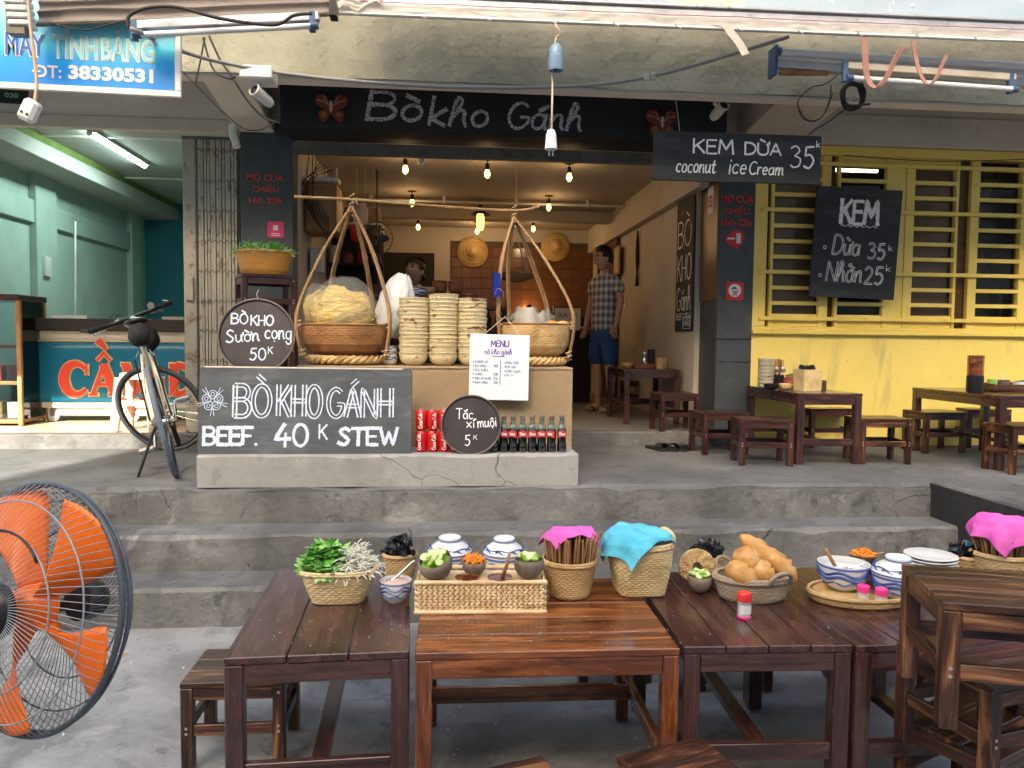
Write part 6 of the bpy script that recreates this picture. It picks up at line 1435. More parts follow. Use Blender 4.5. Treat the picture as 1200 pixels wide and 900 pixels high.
fn_ = thing('standing_mirror', 'small dark round mirror standing on the shop counter', 'mirror', PY(177,371,CQ+.2)); fn_.location.z = cz(373)+.682; ob('stem', MB().tube([(0,0,0),(0,0,.10)], .006, 6).lathe([(.04,0),(.03,.008),(.0001,.01)], 12), mt_black, fn_); ob('glass', MB().lathe([(.03,-.006),(.03,.006)], 16, (0,0,.125), 'Y'), mt_black, fn_)
# glass display case
p = PY(27, 497, 6.45); t = thing('display_case', 'glass display case with wooden shelves at the left edge', 'display case', (p.x-.7, 6.45, .681)); hh = PY(27,345,6.45).z-.681
ob('top', MB().box((0,-.02,hh-.05),(.70,.42,hh)), wd_dark, t, bev=.005)
for z in (.02,.33,.62): ob('shelf', MB().box((.02,0,z),(.68,.4,z+.03)), mt_cab, t, bev=.003)
for x in (0,.67): 
    for y in (-.01,.37): ob('corner_post', MB().box((x,y,0),(x+.03,y+.03,hh-.05)), mt_rattan, t)
ob('front_pane', MB().box((.03,-.002,.05),(.67,.002,hh-.05)), mt_glass, t); ob('side_pane', MB().box((.684,.02,.05),(.688,.37,hh-.05)), mt_glass, t)
for i in range(4): tag(ob('boxed_goods', MB().box((-.05,-.05,0),(.05,.05,.13),.004), [mt_terra,mt_letter,mt_cream,mt_cab][i], loc=(p.x-.12-.14*(i % 2), 6.6, .681+(.352 if i < 2 else .052)), bev=.004), ['brown box on the upper shelf of the glass case','red box on the upper shelf of the glass case','cream box on the lower shelf of the glass case','orange box on the lower shelf of the glass case'][i], 'box')
t = thing('wooden_chair', 'old wooden chair standing behind the glass case', 'chair', (PY(34,0,7.6).x, 7.7, .681))
for x in (-.17,.17):
    ob('rear_leg', MB().bar(V((x,.17,0)),V((x,.20,.86)),.03,.03), wd_burnt, t); ob('front_leg', MB().bar(V((x,-.17,0)),V((x,-.17,.42)),.03,.03), wd_burnt, t)
ob('seat', MB().box((-.2,-.2,.42),(.2,.2,.45)), wd_burnt, t, bev=.004); ob('back_rail', MB().box((-.155,.18,.72),(.155,.205,.82)), wd_burnt, t, bev=.004); ob('back_rail', MB().box((-.155,.175,.55),(.155,.2,.6)), wd_burnt, t, bev=.004)
tag(ob('wall_socket', MB().box((0,-.06,-.10),(.03,.06,.10)), mt_whitedirty, loc=(-3.93, 8.05, PX(84,318,-3.93).z), bev=.004), 'grey socket box on the teal pilaster', 'socket')
cable('thin white pipe running down the teal pilaster', ((88,260,8.1),(88,320,8.1),(88,370,8.1)), .012, mt_whitedirty, name='wall_pipe', cat='pipe')
# pink stool
mt_pinkpl = mat('pink_stool_plastic', [(.78,.40,.27)], rough=.35, sss=.15, bump=0)
p = PZ(158, 506, .682); t = thing('plastic_stool', 'salmon pink plastic stool behind the bicycle in the sun', 'stool', (p.x, p.y+.12, .682))
ob('seat', MB().lathe([(.0001,.45),(.10,.45),(.125,.445),(.13,.43),(.132,.40),(.125,.40)][::-1], 32, sq=lambda v: 3.5), mt_pinkpl, t, smooth=True)
for i in range(4):
    a = PI/4+i*PI/2; c_, s_ = math.cos(a), math.sin(a)
    ob('leg', MB().bar(V((c_*.20,s_*.20,0)), V((c_*.150,s_*.150,.41)), .06, .05, w2=.075, h2=.05), mt_pinkpl, t, bev=.01)
ob('brace', MB().lathe([(.160,.20),(.158,.24),(.150,.24),(.152,.20)], 32, sq=lambda v: 3.5), mt_pinkpl, t)
# ================================================================ BICYCLE
mt_frame = mat('cream_bicycle_paint', [(.66,.64,.50)], rough=.25, coat=.5, bump=0); mt_tyre = mat('grey_black_tyre', [(.05,.055,.065),(.085,.095,.11)], scale=20, rough=.75)
mt_bluetyre = mat('blue_grey_tyre', [(.10,.13,.17),(.15,.18,.22)], scale=20, rough=.7)
P1 = PZ(205, 560, .578); P2 = PZ(205, 522, .578); hd_ = math.atan2(P2.y-P1.y, P2.x-P1.x)
BK = thing('bicycle', 'cream bicycle with flat handlebars leaning on its kickstand by the chalkboard', 'bicycle', (P1.x, P1.y+.03, .579), rot=None)
BK.rotation_mode = 'XYZ'; BK.rotation_euler = (0, 0, hd_)
ln = Matrix.Rotation(rad(-13), 4, 'X')   # lean: applied to every part below, y = left of travel
def bp_(name, mb, m, par=None, **kw): return ob(name, mb.move(ln) if not getattr(mb, 'done', 0) else mb, m, par or BK, **kw)
def wheel(c, M, tm):
    c = V(c); R_ = .335
    def T(mb): return mb.move(Matrix.Translation(c) @ M)
    w = bp_('wheel', T(MB().tube([(R_*.955*math.cos(a*PI/32), 0, R_*.955*math.sin(a*PI/32)) for a in range(64)], .0, 8, closed=True, rf=None) if 0 else T(MB()).tube([(R_*.90*math.cos(a*PI/32), 0, R_*.90*math.sin(a*PI/32)) for a in range(64)], .010, 8, closed=True)) if 0 else MB().tube([(R_*.90*math.cos(a*PI/32), 0, R_*.90*math.sin(a*PI/32)) for a in range(64)], .011, 8, closed=True).move(Matrix.Translation(c) @ M), mt_black, smooth='all')
    bp_('tyre', MB().tube([(R_*.955*math.cos(a*PI/32), 0, R_*.955*math.sin(a*PI/32)) for a in range(64)], .0165, 10, closed=True).move(Matrix.Translation(c) @ M), tm, w, smooth='all')
    bp_('hub', MB().lathe([(.0001,-.05),(.012,-.05),(.012,-.03),(.025,-.028),(.02,-.02),(.02,.02),(.025,.028),(.012,.03),(.012,.05),(.0001,.05)], 16, axis='Y').move(Matrix.Translation(c) @ M), mt_steel, w, smooth=True)
    for i in range(28):
        a = i*2*PI/28; b = a+(.35 if i % 2 else -.35); s = .024*(1 if i % 4 < 2 else -1)
        bp_('spoke', MB().tube([(.024*math.cos(b), s, .024*math.sin(b)), (R_*.895*math.cos(a), 0, R_*.895*math.sin(a))], .0013, 4).move(Matrix.Translation(c) @ M), mt_steel, w)
    return w
wheel((0,0,.335), Matrix.Identity(4), mt_bluetyre)
ST = V((-.30,0,.954)).normalized()     # steering axis
piv = V((.86,0,.80)); SM = Matrix.Translation(piv) @ Matrix.Rotation(rad(58), 4, ST) @ Matrix.Translation(-piv); SM2 = Matrix.Translation(piv) @ Matrix.Rotation(rad(34), 4, ST) @ Matrix.Translation(-piv)
wheel((0,0,0), SM @ Matrix.Translation((1.03,0,.335)), mt_tyre)
def tb(name, pts, r, m, M=None, par=None, n=10, **kw):
    mb = MB().tube(pts, r, n, **kw)
    if M: mb.move(M)
    return bp_(name, mb, m, par, smooth=True)
BB = (.42,0,.28); SEAT = (.26,0,.78); HT = (.84,0,.86); HB = (.885,0,.72)
fr = tb('frame', [BB, SEAT], .016, mt_frame)
for pts, r in (([SEAT, HT], .017), ([BB, HB], .021), ([HT, HB], .022)): tb('frame_tube', pts, r, mt_frame, par=fr)
for s in (-1,1): tb('seat_stay', [(.27,s*.02,.74), (.10,s*.055,.50), (0,s*.062,.335)], .009, mt_frame, par=fr); tb('chain_stay', [(BB[0]-.02,s*.03,BB[2]), (0,s*.062,.335)], .010, mt_frame, par=fr)
for s in (-1,1): tb('fork', [(.89,s*.045,.69), (.99,s*.055,.40), (1.03,s*.055,.335)], .012, mt_frame, SM)
tb('fork_crown', [(.89,-.05,.70),(.89,.05,.70)], .016, mt_frame, SM)
tb('seat_post', [SEAT, (.235,0,.90)], .013, mt_steel)
for q0, q1 in (((.885,.18,.99),(.93,.02,.66)),((.885,-.18,.99),(.93,-.02,.66)),((.885,.15,.99),(.84,.03,.80))): tb('cable', bez([q0, ((q0[0]+q1[0])/2+.07, q0[1]*.7, 1.02), q1], 18), .0028, mt_black)
for s in (-1,1): tb('rack_stay', [(.0,s*.06,.36), (-.02,s*.05,.72), (.20,s*.03,.76)], .005, mt_black)
sd_ = MB().ell((0,0,0), (.14,.075,.03), 20, 10)
sd_.v = [(x+.0, y*(1-.62*max(0,min(1,(x+.02)/.14))), z+.012*(x/.14)**2) for x, y, z in sd_.v]; sd_.move(Matrix.Translation((.24,0,.935))); bp_('saddle', sd_, mt_black, smooth='all')
tb('stem', [(.83,0,.90),(.815,0,.96),(.88,0,.99)], .016, mt_steel, SM2)
hb = tb('handlebar', [(.88,-.30,1.0),(.89,-.12,.99),(.89,.12,.99),(.88,.30,1.0)], .014, mt_black, SM2)
for s in (-1,1):
    tb('grip', [(.88,s*.19,.998),(.87,s*.31,1.0)], .019, mt_black_matt, SM2, hb); tb('brake_lever', [(.885,s*.17,.995),(.93,s*.18,.98),(.94,s*.27,.965)], .007, mt_steel, SM2, hb); tb('bar_end', [(.875,s*.305,1.0),(.95,s*.31,1.02)], .014, mt_black, SM2, hb)
tb('lamp', [(.90,.06,1.0),(.95,.06,1.0)], .022, mt_steel, SM2)
bp_('saddle_bag', MB().ell((.13,0,.86), (.085,.06,.07), 14, 10, 2, .25), mt_black_matt, smooth='all')
bp_('frame_bag', MB().ell((.80,-.03,.83), (.07,.06,.09), 14, 10, 5, .25), mt_black_matt, smooth='all')
cr_ = bp_('crank', MB().lathe([(.0001,-.003),(.085,-.003),(.09,.0),(.085,.003),(.0001,.003)], 30, (BB[0],-.05,BB[2]), 'Y'), mt_black, smooth=True)
for s, dx, dz in ((-1,.12,.12),(1,-.12,-.12)):
    tb('crank_arm', [(BB[0],s*.065,BB[2]), (BB[0]+dx,s*.085,BB[2]+dz)], .010, mt_steel, par=cr_); bp_('pedal', MB().box((BB[0]+dx-.045,s*.09+(-.09 if s < 0 else 0),BB[2]+dz-.014),(BB[0]+dx+.045,s*.09+(0 if s < 0 else .09),BB[2]+dz+.014)), mt_steel, cr_, bev=.006)
bp_('cassette', MB().lathe([(.0001,-.05),(.028,-.05),(.028,-.045),(.034,-.044),(.034,-.038),(.041,-.037),(.041,-.031),(.048,-.03),(.048,-.024),(.0001,-.024)], 24, (0,0,.335), 'Y'), mt_gate_dark)
tb('derailleur', [(0,-.05,.30),(.03,-.055,.23),(.05,-.055,.17)], .013, mt_black)
bp_('chain', MB().tube([(0,-.04,.375),(BB[0],-.052,BB[2]+.088),(BB[0]+.06,-.052,BB[2]+.06),(BB[0],-.052,BB[2]-.088),(.06,-.05,.165),(.02,-.045,.22),(-.03,-.04,.33)], .005, 5, closed=True), mt_black)
ks_ = MB().tube([V((.10,.05,.30)), V((.06,.26,-.045))], .009, 8); bp_('kickstand', ks_, mt_black, smooth=True); bp_('kickstand_foot', MB().ell((.06,.262,-.048), (.02,.02,.014), 8, 6), mt_black_matt)
bp_('reflector', MB().box((-.01,-.02,.60),(.0,.02,.65)), mt_redst)
# ================================================================ STACKED STOOLS AND HERB BASKET
c = PY(306, 322, 5.05); z0 = .579; n = 4; h_ = (c.z-z0)/n
for i in range(n):
    stool(['dark stool at the bottom of the stack behind the round tray sign','dark stool second from the bottom of the stack behind the tray sign','dark stool third from the bottom, behind the round tray sign','dark stool on top of the stack, carrying the orange herb basket'][i], (c.x+random.uniform(-.008,.008), 5.15, z0+i*h_+.0005*i), rad(24+random.uniform(-2,2)), wd_dark, w=.34, d=.29, h=h_-.0006, group='stools stacked behind the round tray sign')
mt_orangepl = mat('orange_plastic_basket', [(.60,.26,.05),(.68,.33,.08)], scale=9, rough=.4)
t = thing('herb_basket', 'orange plastic basket of green herbs on top of the stacked stools', 'basket', (c.x, 5.13, c.z+.001))
w_ = weave([(.125,.0),(.145,.03),(.165,.12),(.172,.145)], 9, 56, .004); ob('basket', w_, mt_orangepl, t, smooth='all'); ob('rim', rimtube(w_.fn, 1, .008), mt_orangepl, t, smooth='all')
mt_leaf = mat('fresh_green_leaf', [(.08,.31,.03),(.17,.45,.07)], scale=14, rough=.45, bump=.1); mt_leafpale = mat('pale_green_leaf', [(.20,.46,.10),(.34,.56,.20)], scale=14, rough=.45, bump=.1)
mt_sprout = mat('bean_sprout_white', [(.70,.68,.55),(.80,.78,.68)], scale=8, rough=.35, bump=0)
def sprigs(n, rad_, zc, hgt, r, seed, ln=.07):
    rn = random.Random(seed); mb = MB()
    for i in range(n):
        a = rn.uniform(0, 2*PI); q = rad_*math.sqrt(rn.random()); p = V((q*math.cos(a), q*math.sin(a), zc+hgt*(1-(q/rad_)**2)*rn.uniform(.3,1))); d = V((rn.uniform(-1,1), rn.uniform(-1,1), rn.uniform(-.1,.6))).normalized()
        mb.tube(bez([p, p+d*ln*.5+V((0,0,.006)), p+d*ln], 5), r*rn.uniform(.6,1.3), 4, caps=False)
    return mb
g_ = ob('herb_sprigs', sprigs(700, .15, .13, .055, .0022, 1), mt_leaf, t); g_['kind'] = 'stuff'; g_ = ob('pale_shoots', sprigs(160, .17, .13, .02, .0022, 2), mt_sprout, t); g_['kind'] = 'stuff'
# ================================================================ YELLOW WINDOW
WY = 5.965
def WX(px, Y=WY): return PY(px, 290, Y).x
wh = WT-WB
mt_winglass = glass('dusty_window_glass', (.80,.77,.72), .08, 0, .4)
t = thing('barred_window', 'wide yellow wooden window with shutters and security bars on the right wall', 'window', (d1, WY, WB))
xe = 5.75-d1
def X_(px): return WX(px)-d1
ob('sill', MB().box((0,-.035,-.002),(xe,.10,.035)), mt_yellow_wood, t, bev=.004); ob('sill_step', MB().box((0,-.012,.035),(xe,.09,.06)), mt_yellow_wood, t, bev=.003)
ob('head_frame', MB().box((0,-.02,wh-.075),(xe,.09,wh-.002)), mt_yellow_wood, t, bev=.004)
ob('side_frame', MB().box((0,-.012,.06),(X_(898),.09,wh-.075)), mt_yellow_wood, t, bev=.003)
panels = [(903,972,'R'),(980,1047,'R'),(1060,1122,'L'),(1136,1199,'L')]
s_ = 1199-903; panels += [(a+s_+14, b+s_+14, 'R') for a, b, c in panels[:1]]
mt_louvre = mat('dusty_brown_board', [(.36,.27,.20),(.46,.35,.27)], scale=4, stretch=(1,1,6), rough=.7); nb = 11; zhi = PY(1100,196.6,WY).z-WB; zlo = PY(1100,375.6,WY).z-WB
for i, (pa, pb_, side) in enumerate(panels):
    xa, xb = X_(pa), X_(pb_); wd = .075; thn = .026
    wa, wb_ = (thn, wd) if side == 'R' else (wd, thn)
    sh = ob('shutter', MB().box((xa,.002,.061),(xa+wa,.045,wh-.076)), mt_yellow_wood, t, bev=.003)
    ob('stile', MB().box((xb-wb_,.002,.061),(xb,.045,wh-.076)), mt_yellow_wood, sh, bev=.003)
    ob('bottom_panel', MB().box((xa+wa,.012,.061),(xb-wb_,.035,.061+.10)), mt_yellow_wood, sh, bev=.003)
    if i < 3: ob('top_panel', MB().box((xa+wa,.012,wh-.15),(xb-wb_,.035,wh-.076)), mt_yellow_wood, sh, bev=.003)
    for j in range(nb):
        z = zlo+j*(zhi-zlo)/(nb-1)
        b_ = ob('slat', MB().box((xa+wa*.6,.0,z-.015),(xb-wb_*.6,.03,z+.015)), mt_yellow_wood, sh)
    ob('louvre_board', MB().box((xa+wa,.075,.12),(xb-wb_,.085,wh-.1)), mt_louvre, sh) if i in (0, 2) else None
    ob('pane', MB().box((xa+wa,.050,.12),(xb-wb_,.054,wh-.1)), mt_winglass, sh)
mt_brownpost = wood('brown_window_post', (.05,.022,.008), (.11,.05,.016), (.17,.085,.028))
ob('post', MB().box((X_(898),.06,.061),(X_(903)+.012,.10,wh-.076)), mt_brownpost, t)
for pa, pb_ in ((972,980),(1047,1060),(1122,1136),(1199,1213)): 
    m__ = mt_yellow_wood if pa in (1047,1199) else mt_brownpost; y_ = .01 if pa in (1047,1199) else .05
    ob('post', MB().box((X_(pa)+.001,y_,.061),(X_(pb_)-.001,.10,wh-.076)), m__, t)
for j, z in enumerate((zlo, zlo+.3*(zhi-zlo), zlo+.7*(zhi-zlo), zhi)):
    ob('security_bar', MB().box((X_(890),-.024,z-.015),(xe-.02,-.003,z+.015)), mt_yellow_wood, t, bev=.002)
# things behind the window
cu = MB().grid(lambda u, v: (.55*u*(1-.45*math.sin(PI*min(1,(1-v)*1.25))), .025*math.sin(u*26)*(1-.3*v), -.0+1.45*v), 60, 20)
tag(ob('curtain', cu, mat('grey_curtain_cloth', [(.10,.09,.085),(.16,.15,.14)], scale=6, rough=.9), loc=(WX(1145), 6.35, WB+.06), smooth='all', solid=.003), 'grey gathered curtain behind the rightmost window panel', 'curtain')
for i, (px, py, w, h, r_) in enumerate(((1075,312,.34,.12,.12),(1072,370,.40,.16,0),(925,345,.36,.05,.1))):
    q = PY(px, py, 6.25); tag(ob('paper_sheet', MB().box((0,0,0),(w,.006,h)), mt_whitedirty, loc=q, rot=(0,r_,0)), ['pale paper leaning inside the third window panel','grey sheet low inside the third window panel','clear wrapping lying inside the first window panel'][i], 'paper')
lt = tag(ob('lit_tube', MB().tube([(0,0,0),(.42,0,0)], .014, 8), emitter('warm_tube', (1,.9,.55), 3), loc=PY(975,199,6.6)), 'small warm tube light glowing behind the top of the window', 'tube light')
# ================================================================ PORCH TABLES AND STOOLS
PF = .5785
def table_at(label, fl, fr_x, Yr, ytop, m, planks=4):
    a = footprint(fl[0], fl[1], PF); b = footprint(fr_x, fl[1], PF); top = PY(fl[0], ytop, a.y-.01).z-PF
    w = b.x-a.x+.05; d = Yr-a.y; c = V((a.x-.022+w/2, a.y+d/2-.02, PF))
    return table(label, c, 0, w, d, top, m, planks=planks, rails='H', railz=.15, leg=.05, group='maroon tables on the porch'), c, top, w, d
tA, cA, hA, wA, dA = table_at('maroon table beside the black pillar with bowls and a woven basket', (935,544), 1003, 5.93, 461, wd_maroon)
tB, cB, hB, wB, dB = table_at('maroon table at the right edge with a chopstick canister and wooden tray', (1170,551), 1266, 5.72, 464, wd_maroon)
for i, (px, py, rz, lb, m) in enumerate(((848,533,6,'dark stool half hidden against the black pillar', wd_dark),(900,546,-8,'dark stool in front of the black pillar, left of the maroon table', wd_dark),
        (972,525,3,'dark stool against the yellow wall behind the first table', wd_dark),(1038,544,-4,'stool with a paler rail to the right of the first table', wd_burnt),
        (1105,531,5,'dark stool against the yellow wall left of the second table', wd_dark),(1158,525,-3,'dark stool against the yellow wall behind the second table', wd_dark),(1212,556,2,'burnt brown stool cut off by the right edge of the view', wd_burnt))):
    p = footprint(px, py, PF); stool(lb, (p.x, p.y+.12, PF), rad(rz), m, w=.36, d=.27, h=.315, group='low stools on the porch')
def sticks(name, n, rr, z0, z1, m, parent, seed, th=.003, lean=.12, each=True):
    rn = random.Random(seed)
    me = MB().lathe([(.0001,0),(th*.6,0),(th,z1-z0),(.0001,z1-z0)], 6).mesh(name); me.materials.append(m)
    for i in range(n):
        a = rn.uniform(0, 2*PI); q = rr*math.sqrt(rn.random()); o = bpy.data.objects.new(name, me); COL.objects.link(o); o.parent = parent
        o.location = (q*math.cos(a), q*math.sin(a), z0+rn.uniform(-.008,.008)); o.rotation_euler = (rn.uniform(-lean,lean)*.5-q/rr*math.sin(a)*lean*.6, rn.uniform(-lean,lean)*.5+q/rr*math.cos(a)*lean*.6, 0)
TA = V((0,0,PF+hA+.0015))
def onA(px, py): p = PZ(px, py+4, PF+hA); return V((PY(px, py, min(p.y, 5.86)).x, min(p.y, 5.86), PF+hA+.0015))
def onB(px, py): p = PZ(px, py, PF+hB); return V((p.x, p.y, PF+hB+.0015))
cp = MB().lathe([(.0001,0),(.04,0),(.055,.012),(.06,.034),(.056,.034),(.05,.014),(.0001,.006)], 24).mesh('dish'); cp.materials.append(mt_greyweave)
cp2 = mat('pale_stoneware', [(.42,.38,.28),(.52,.48,.37)], scale=8, rough=.4); cp.materials[0] = cp2
q = onA(897, 451)
for i in range(8):
    o = bpy.data.objects.new('dish', cp); COL.objects.link(o); o.location = (q.x, q.y, q.z+i*.027); tag(o, 'pale stoneware dish, '+ORD[i]+' from the bottom of the stack by the pillar', 'dish', 'stoneware dishes by the black pillar')
q = onA(911, 448)
t = jarthing('utensil_pot', 'black pot of spoons on the table beside the black pillar', 'pot', q, [(.0001,0),(.045,0),(.05,.01),(.05,.09),(.045,.09),(.04,.02),(.0001,.02)], mt_black)
for i in range(6):
    a = i*1.05; ob('spoon', MB().tube([(.02*math.cos(a),.02*math.sin(a),.03),(.045*math.cos(a),.04*math.sin(a),.12)], .003, 5).ell((.05*math.cos(a),.045*math.sin(a),.135), (.016,.010,.022), 8, 6), mt_steel, t, smooth='all')
t = thing('chopstick_bundle', 'tall bundle of brown chopsticks behind the spoons by the pillar', 'chopsticks', onA(912,443)); sticks('chopstick', 22, .034, .0, .21, mt_bamboo, t, 5, .0035, .03)
jarthing('small_bowl', 'small dark bowl beside the stoneware stack', 'bowl', onA(903,453), bowl_prof(.05,.045), mt_black)
jarthing('small_bowl', 'small straw coloured bowl between the pot and the woven basket', 'bowl', onA(921,453), bowl_prof(.05,.045), mt_straw)
sp_ = thing('spice_pile', 'heap of dark red and green spice bags behind the small bowls', 'spices', onA(926,446)); ob('bag', MB().ell((0,0,.03), (.07,.05,.045), 14, 8, 3, .5), mt_butter, sp_, smooth='all'); ob('bag', MB().ell((.03,.03,.07), (.06,.04,.03), 14, 8, 6, .5), mat('olive_spice', [(.10,.11,.04),(.2,.2,.1)], scale=20, rough=.7), sp_, smooth='all')
q = onA(946, 454); t = thing('woven_box', 'square woven box of black napkin rolls on the first porch table', 'basket', q, rad(8))
w_ = weave([(.072,0),(.076,.15)], 13, 40, .003, sq=lambda v: 9); ob('box', w_, mt_straw, t, smooth='all'); ob('rim', rimtube(w_.fn, 1, .004), mt_straw, t)
rn = random.Random(2)
for i in range(9): ob('napkin', MB().box((-.03,-.012,0),(.03,.012,.03),.006).move(Matrix.Translation((rn.uniform(-.035,.035), rn.uniform(-.035,.035), .14+rn.uniform(0,.012))) @ Matrix.Rotation(rn.uniform(-.6,.6), 4, 'Y') @ Matrix.Rotation(rn.uniform(0,3), 4, 'Z')), mt_black, t)
tag(ob('wooden_block', MB().box((-.03,-.03,0),(.03,.03,.065),.002), mt_brown_door, loc=onA(962,452), bev=.004), 'small brown wooden box right of the woven box', 'box')
q = onB(1142, 460); t = jarthing('canister', 'black canister with a wooden chopstick holder on the second porch table', 'canister', q, [(.0001,0),(.052,0),(.055,.01),(.055,.115),(.05,.12),(.0001,.12)], mt_black)
ob('holder', MB().lathe([(.0001,.121),(.052,.121),(.053,.26),(.048,.26),(.048,.14),(.0001,.14)], 10), wd_orange, t)
q = onB(1190, 458); t = thing('serving_tray', 'brown wooden tray with jars on the second porch table', 'tray', q)
ob('base', MB().box((-.26,-.12,0),(.34,.14,.012)), wd_burnt, t, bev=.002)
for nm, bb in (('side', ((-.26,-.12,.012),(-.248,.14,.055))),('side', ((-.248,-.12,.012),(.34,-.108,.05))),('side', ((-.248,.128,.012),(.34,.14,.055)))): ob(nm, MB().box(*bb), mt_brown_door, t, bev=.003)
for i, (dx, dy, r, h, m, lb) in enumerate(((-.17,.02,.035,.07, mt_leafpale,'green cup on the wooden tray'),(-.07,.03,.04,.065,mt_gate_dark,'grey mug on the wooden tray'),(.04,.02,.045,.05,mt_ceramic,'white dish on the wooden tray'),(.14,.04,.04,.06,mt_black,'black cup on the wooden tray'),(.24,.02,.05,.04,mt_ceramic,'white dish at the right end of the wooden tray'))):
    jarthing('cup', lb, 'cup', q+V((dx,dy,.013)), [(.0001,0),(r*.8,0),(r,h),(r*.9,h),(r*.7,.008),(.0001,.008)], m)
ob('spoon', MB().tube([(-.06,.03,.03),(-.10,.04,.14)], .004, 6), mt_white, t); ob('dark_utensils', MB().tube([(.02,.06,.05),(.2,.08,.075)], .012, 8), mt_black, t); ob('spoon', MB().tube([(.02,.02,.06),(.22,.04,.07)], .004, 6), mt_steel, t)
# ================================================================ FOREGROUND TABLES
TH = .525
def fx_(px, py): return PZ(px, py, TH)
Zt = TH
def ftable(label, p_fl, p_fr, p_rl, m, rails, planks, along, railz=.22, leg=.05, depth=None, **k_):
    a, b, c = fx_(*p_fl), fx_(*p_fr), fx_(*p_rl); w = (b-a).length; rz = math.atan2(b.y-a.y, b.x-a.x); d = depth or (c-a).length
    ctr = a+V((math.cos(rz), math.sin(rz), 0))*w/2+V((-math.sin(rz), math.cos(rz), 0))*d/2
    return table(label, (ctr.x, ctr.y, .002), rz, w, d, TH-.002, m, planks=planks, rails=rails, along=along, railz=railz, leg=leg, group='low wooden tables in the foreground', name='low_table', **k_)
ftable('dark maroon table on the left carrying the herb basket', (261,772), (480,763), (333,668), wd_maroon, 'H', 3, 'y', railz=.19)
ftable('glossy orange brown table carrying the braided hyacinth box', (486,766), (797,760), (495,690), wd_orange, 'S', 5, 'x', railz=.17, leg=.046, depth=.66)
ftable('dark maroon table with the bread basket and the red shaker', (801,758), (1000,756), (762,702), wd_maroon, 'H', 4, 'y', railz=.2, depth=.72)
ftable('dark maroon table under the rattan tray of crockery', (1004,757), (1215,748), (946,700), wd_maroon, 'H', 4, 'y', railz=.2, depth=.76)
ftable('maroon table at the right edge behind the stacked stools', (1212,700), (1400,690), (1185,662), wd_maroon, 'H', 4, 'y', railz=.2, depth=.5)
# stools around the foreground tables
def gstool(label, px, py, rz, m, z=0, h=.275, w=.31, d=.27, top=True, tilt=None):
    """placed by the middle of its seat's front edge, at seat height"""
    p = PZ(px, py, z+h); return stool(label, (p.x, p.y+d/2*math.cos(rad(rz)), z+.001), rad(rz), m, w=w, d=d, h=h, group='small wooden stools in the foreground', rot=tilt)
gstool('scorched pine stool tucked to the left of the dark maroon table', 272, 800, 0, wd_burnt, h=.29, w=.33, d=.28)
def stool_rear(label, RL, RR, z, w):
    a, b = PZ(*RL, z), PZ(*RR, z); v = (b-a); v.z = 0; v.normalize(); n = V((v.y, -v.x, 0)); c = a+v*w/2+n*.15
    return stool(label, (c.x, c.y, .001), math.atan2(v.y, v.x), wd_burnt, w=w, d=.28, h=z-.001, group='small wooden stools in the foreground')
stool_rear('scorched stool poking into view at the bottom beneath the bread table', (720,884), (812,862), .29, .27)
stool_rear('scorched stool barely showing at the bottom edge below the orange table', (530,906), (596,891), .29, .25)
gstool('dark stool behind the orange table, its legs seen beneath it', 720, 722, 5, wd_dark, h=.29)
gstool('dark stool behind the bread table, its legs seen beneath it', 866, 728, -4, wd_dark, h=.29)
gstool('dark stool behind the crockery table, its legs seen beneath it', 1050, 735, 8, wd_dark, h=.29)
gstool('dark stool behind the left maroon table, its legs seen beneath it', 395, 715, -3, wd_dark, h=.29)
SS = [('scorched pine stool at the bottom of the stack on the right', 0.0), ('scorched pine stool in the middle of the stack on the right', 0), ('scorched pine stool on top of the stack on the right, turned askew', 0)]
zt = .845; tp3 = PZ(1105, 735, zt); hS = .27
def stool_corner(label, FL, RL, z, w, h):
    a, b = PZ(*FL, z), PZ(*RL, z); d = .30; u = (b-a); u.z = 0; u.normalize(); v = V((u.y, -u.x, 0)); c = a+u*d/2+v*w/2
    return stool(label, (c.x, c.y, z-h), math.atan2(v.y, v.x), wd_burnt, w=w, d=d, h=h, group='scorched stools stacked on the right')
stool_corner(SS[0][0], (1172, 893), (1066, 846), .287, .36, .285)
stool_corner(SS[1][0], (1164, 806), (1056, 756), .558, .36, .270)
stool_corner(SS[2][0], (1106, 706), (1072, 675), .842, .36, .283)
# ================================================================ FAN
FC = PZ(20, 712, .93); FC = V((0,0,0))+ (EYE + ray(38, 711)*(1.34/ray(38,711).y)); RF = .206
nrm = V((-.46,-.86,.18)).normalized(); q_ = nrm.to_track_quat('Z', 'Y')
fan = thing('standing_fan', 'pedestal fan with orange blades behind a wire guard at the left', 'fan', (FC.x+.10, FC.y+.14, 0))
FM = Matrix.Translation(FC-fan.location) @ q_.to_matrix().to_4x4()
mt_orange = mat('orange_fan_blade', [(.92,.17,.01)], rough=.32, bump=0, sss=.05); mt_guard = mat('grey_guard_wire', [(.10,.12,.14)], rough=.35, bump=0, metal=.2); mt_guardw = mat('pale_guard_wire', [(.30,.32,.34)], rough=.4, bump=0, metal=.3)
def fo(name, mb, m, par=None, **kw): return ob(name, mb.move(FM), m, par or fan, **kw)
NW = 84
fg = fo('front_guard', MB().tube([(RF*math.cos(a*PI/48), RF*math.sin(a*PI/48), .0) for a in range(96)], .0052, 8, closed=True), mat('dark_guard_rim', [(.06,.075,.09)], rough=.4, bump=0), smooth='all')
wires = MB(); wires2 = MB()
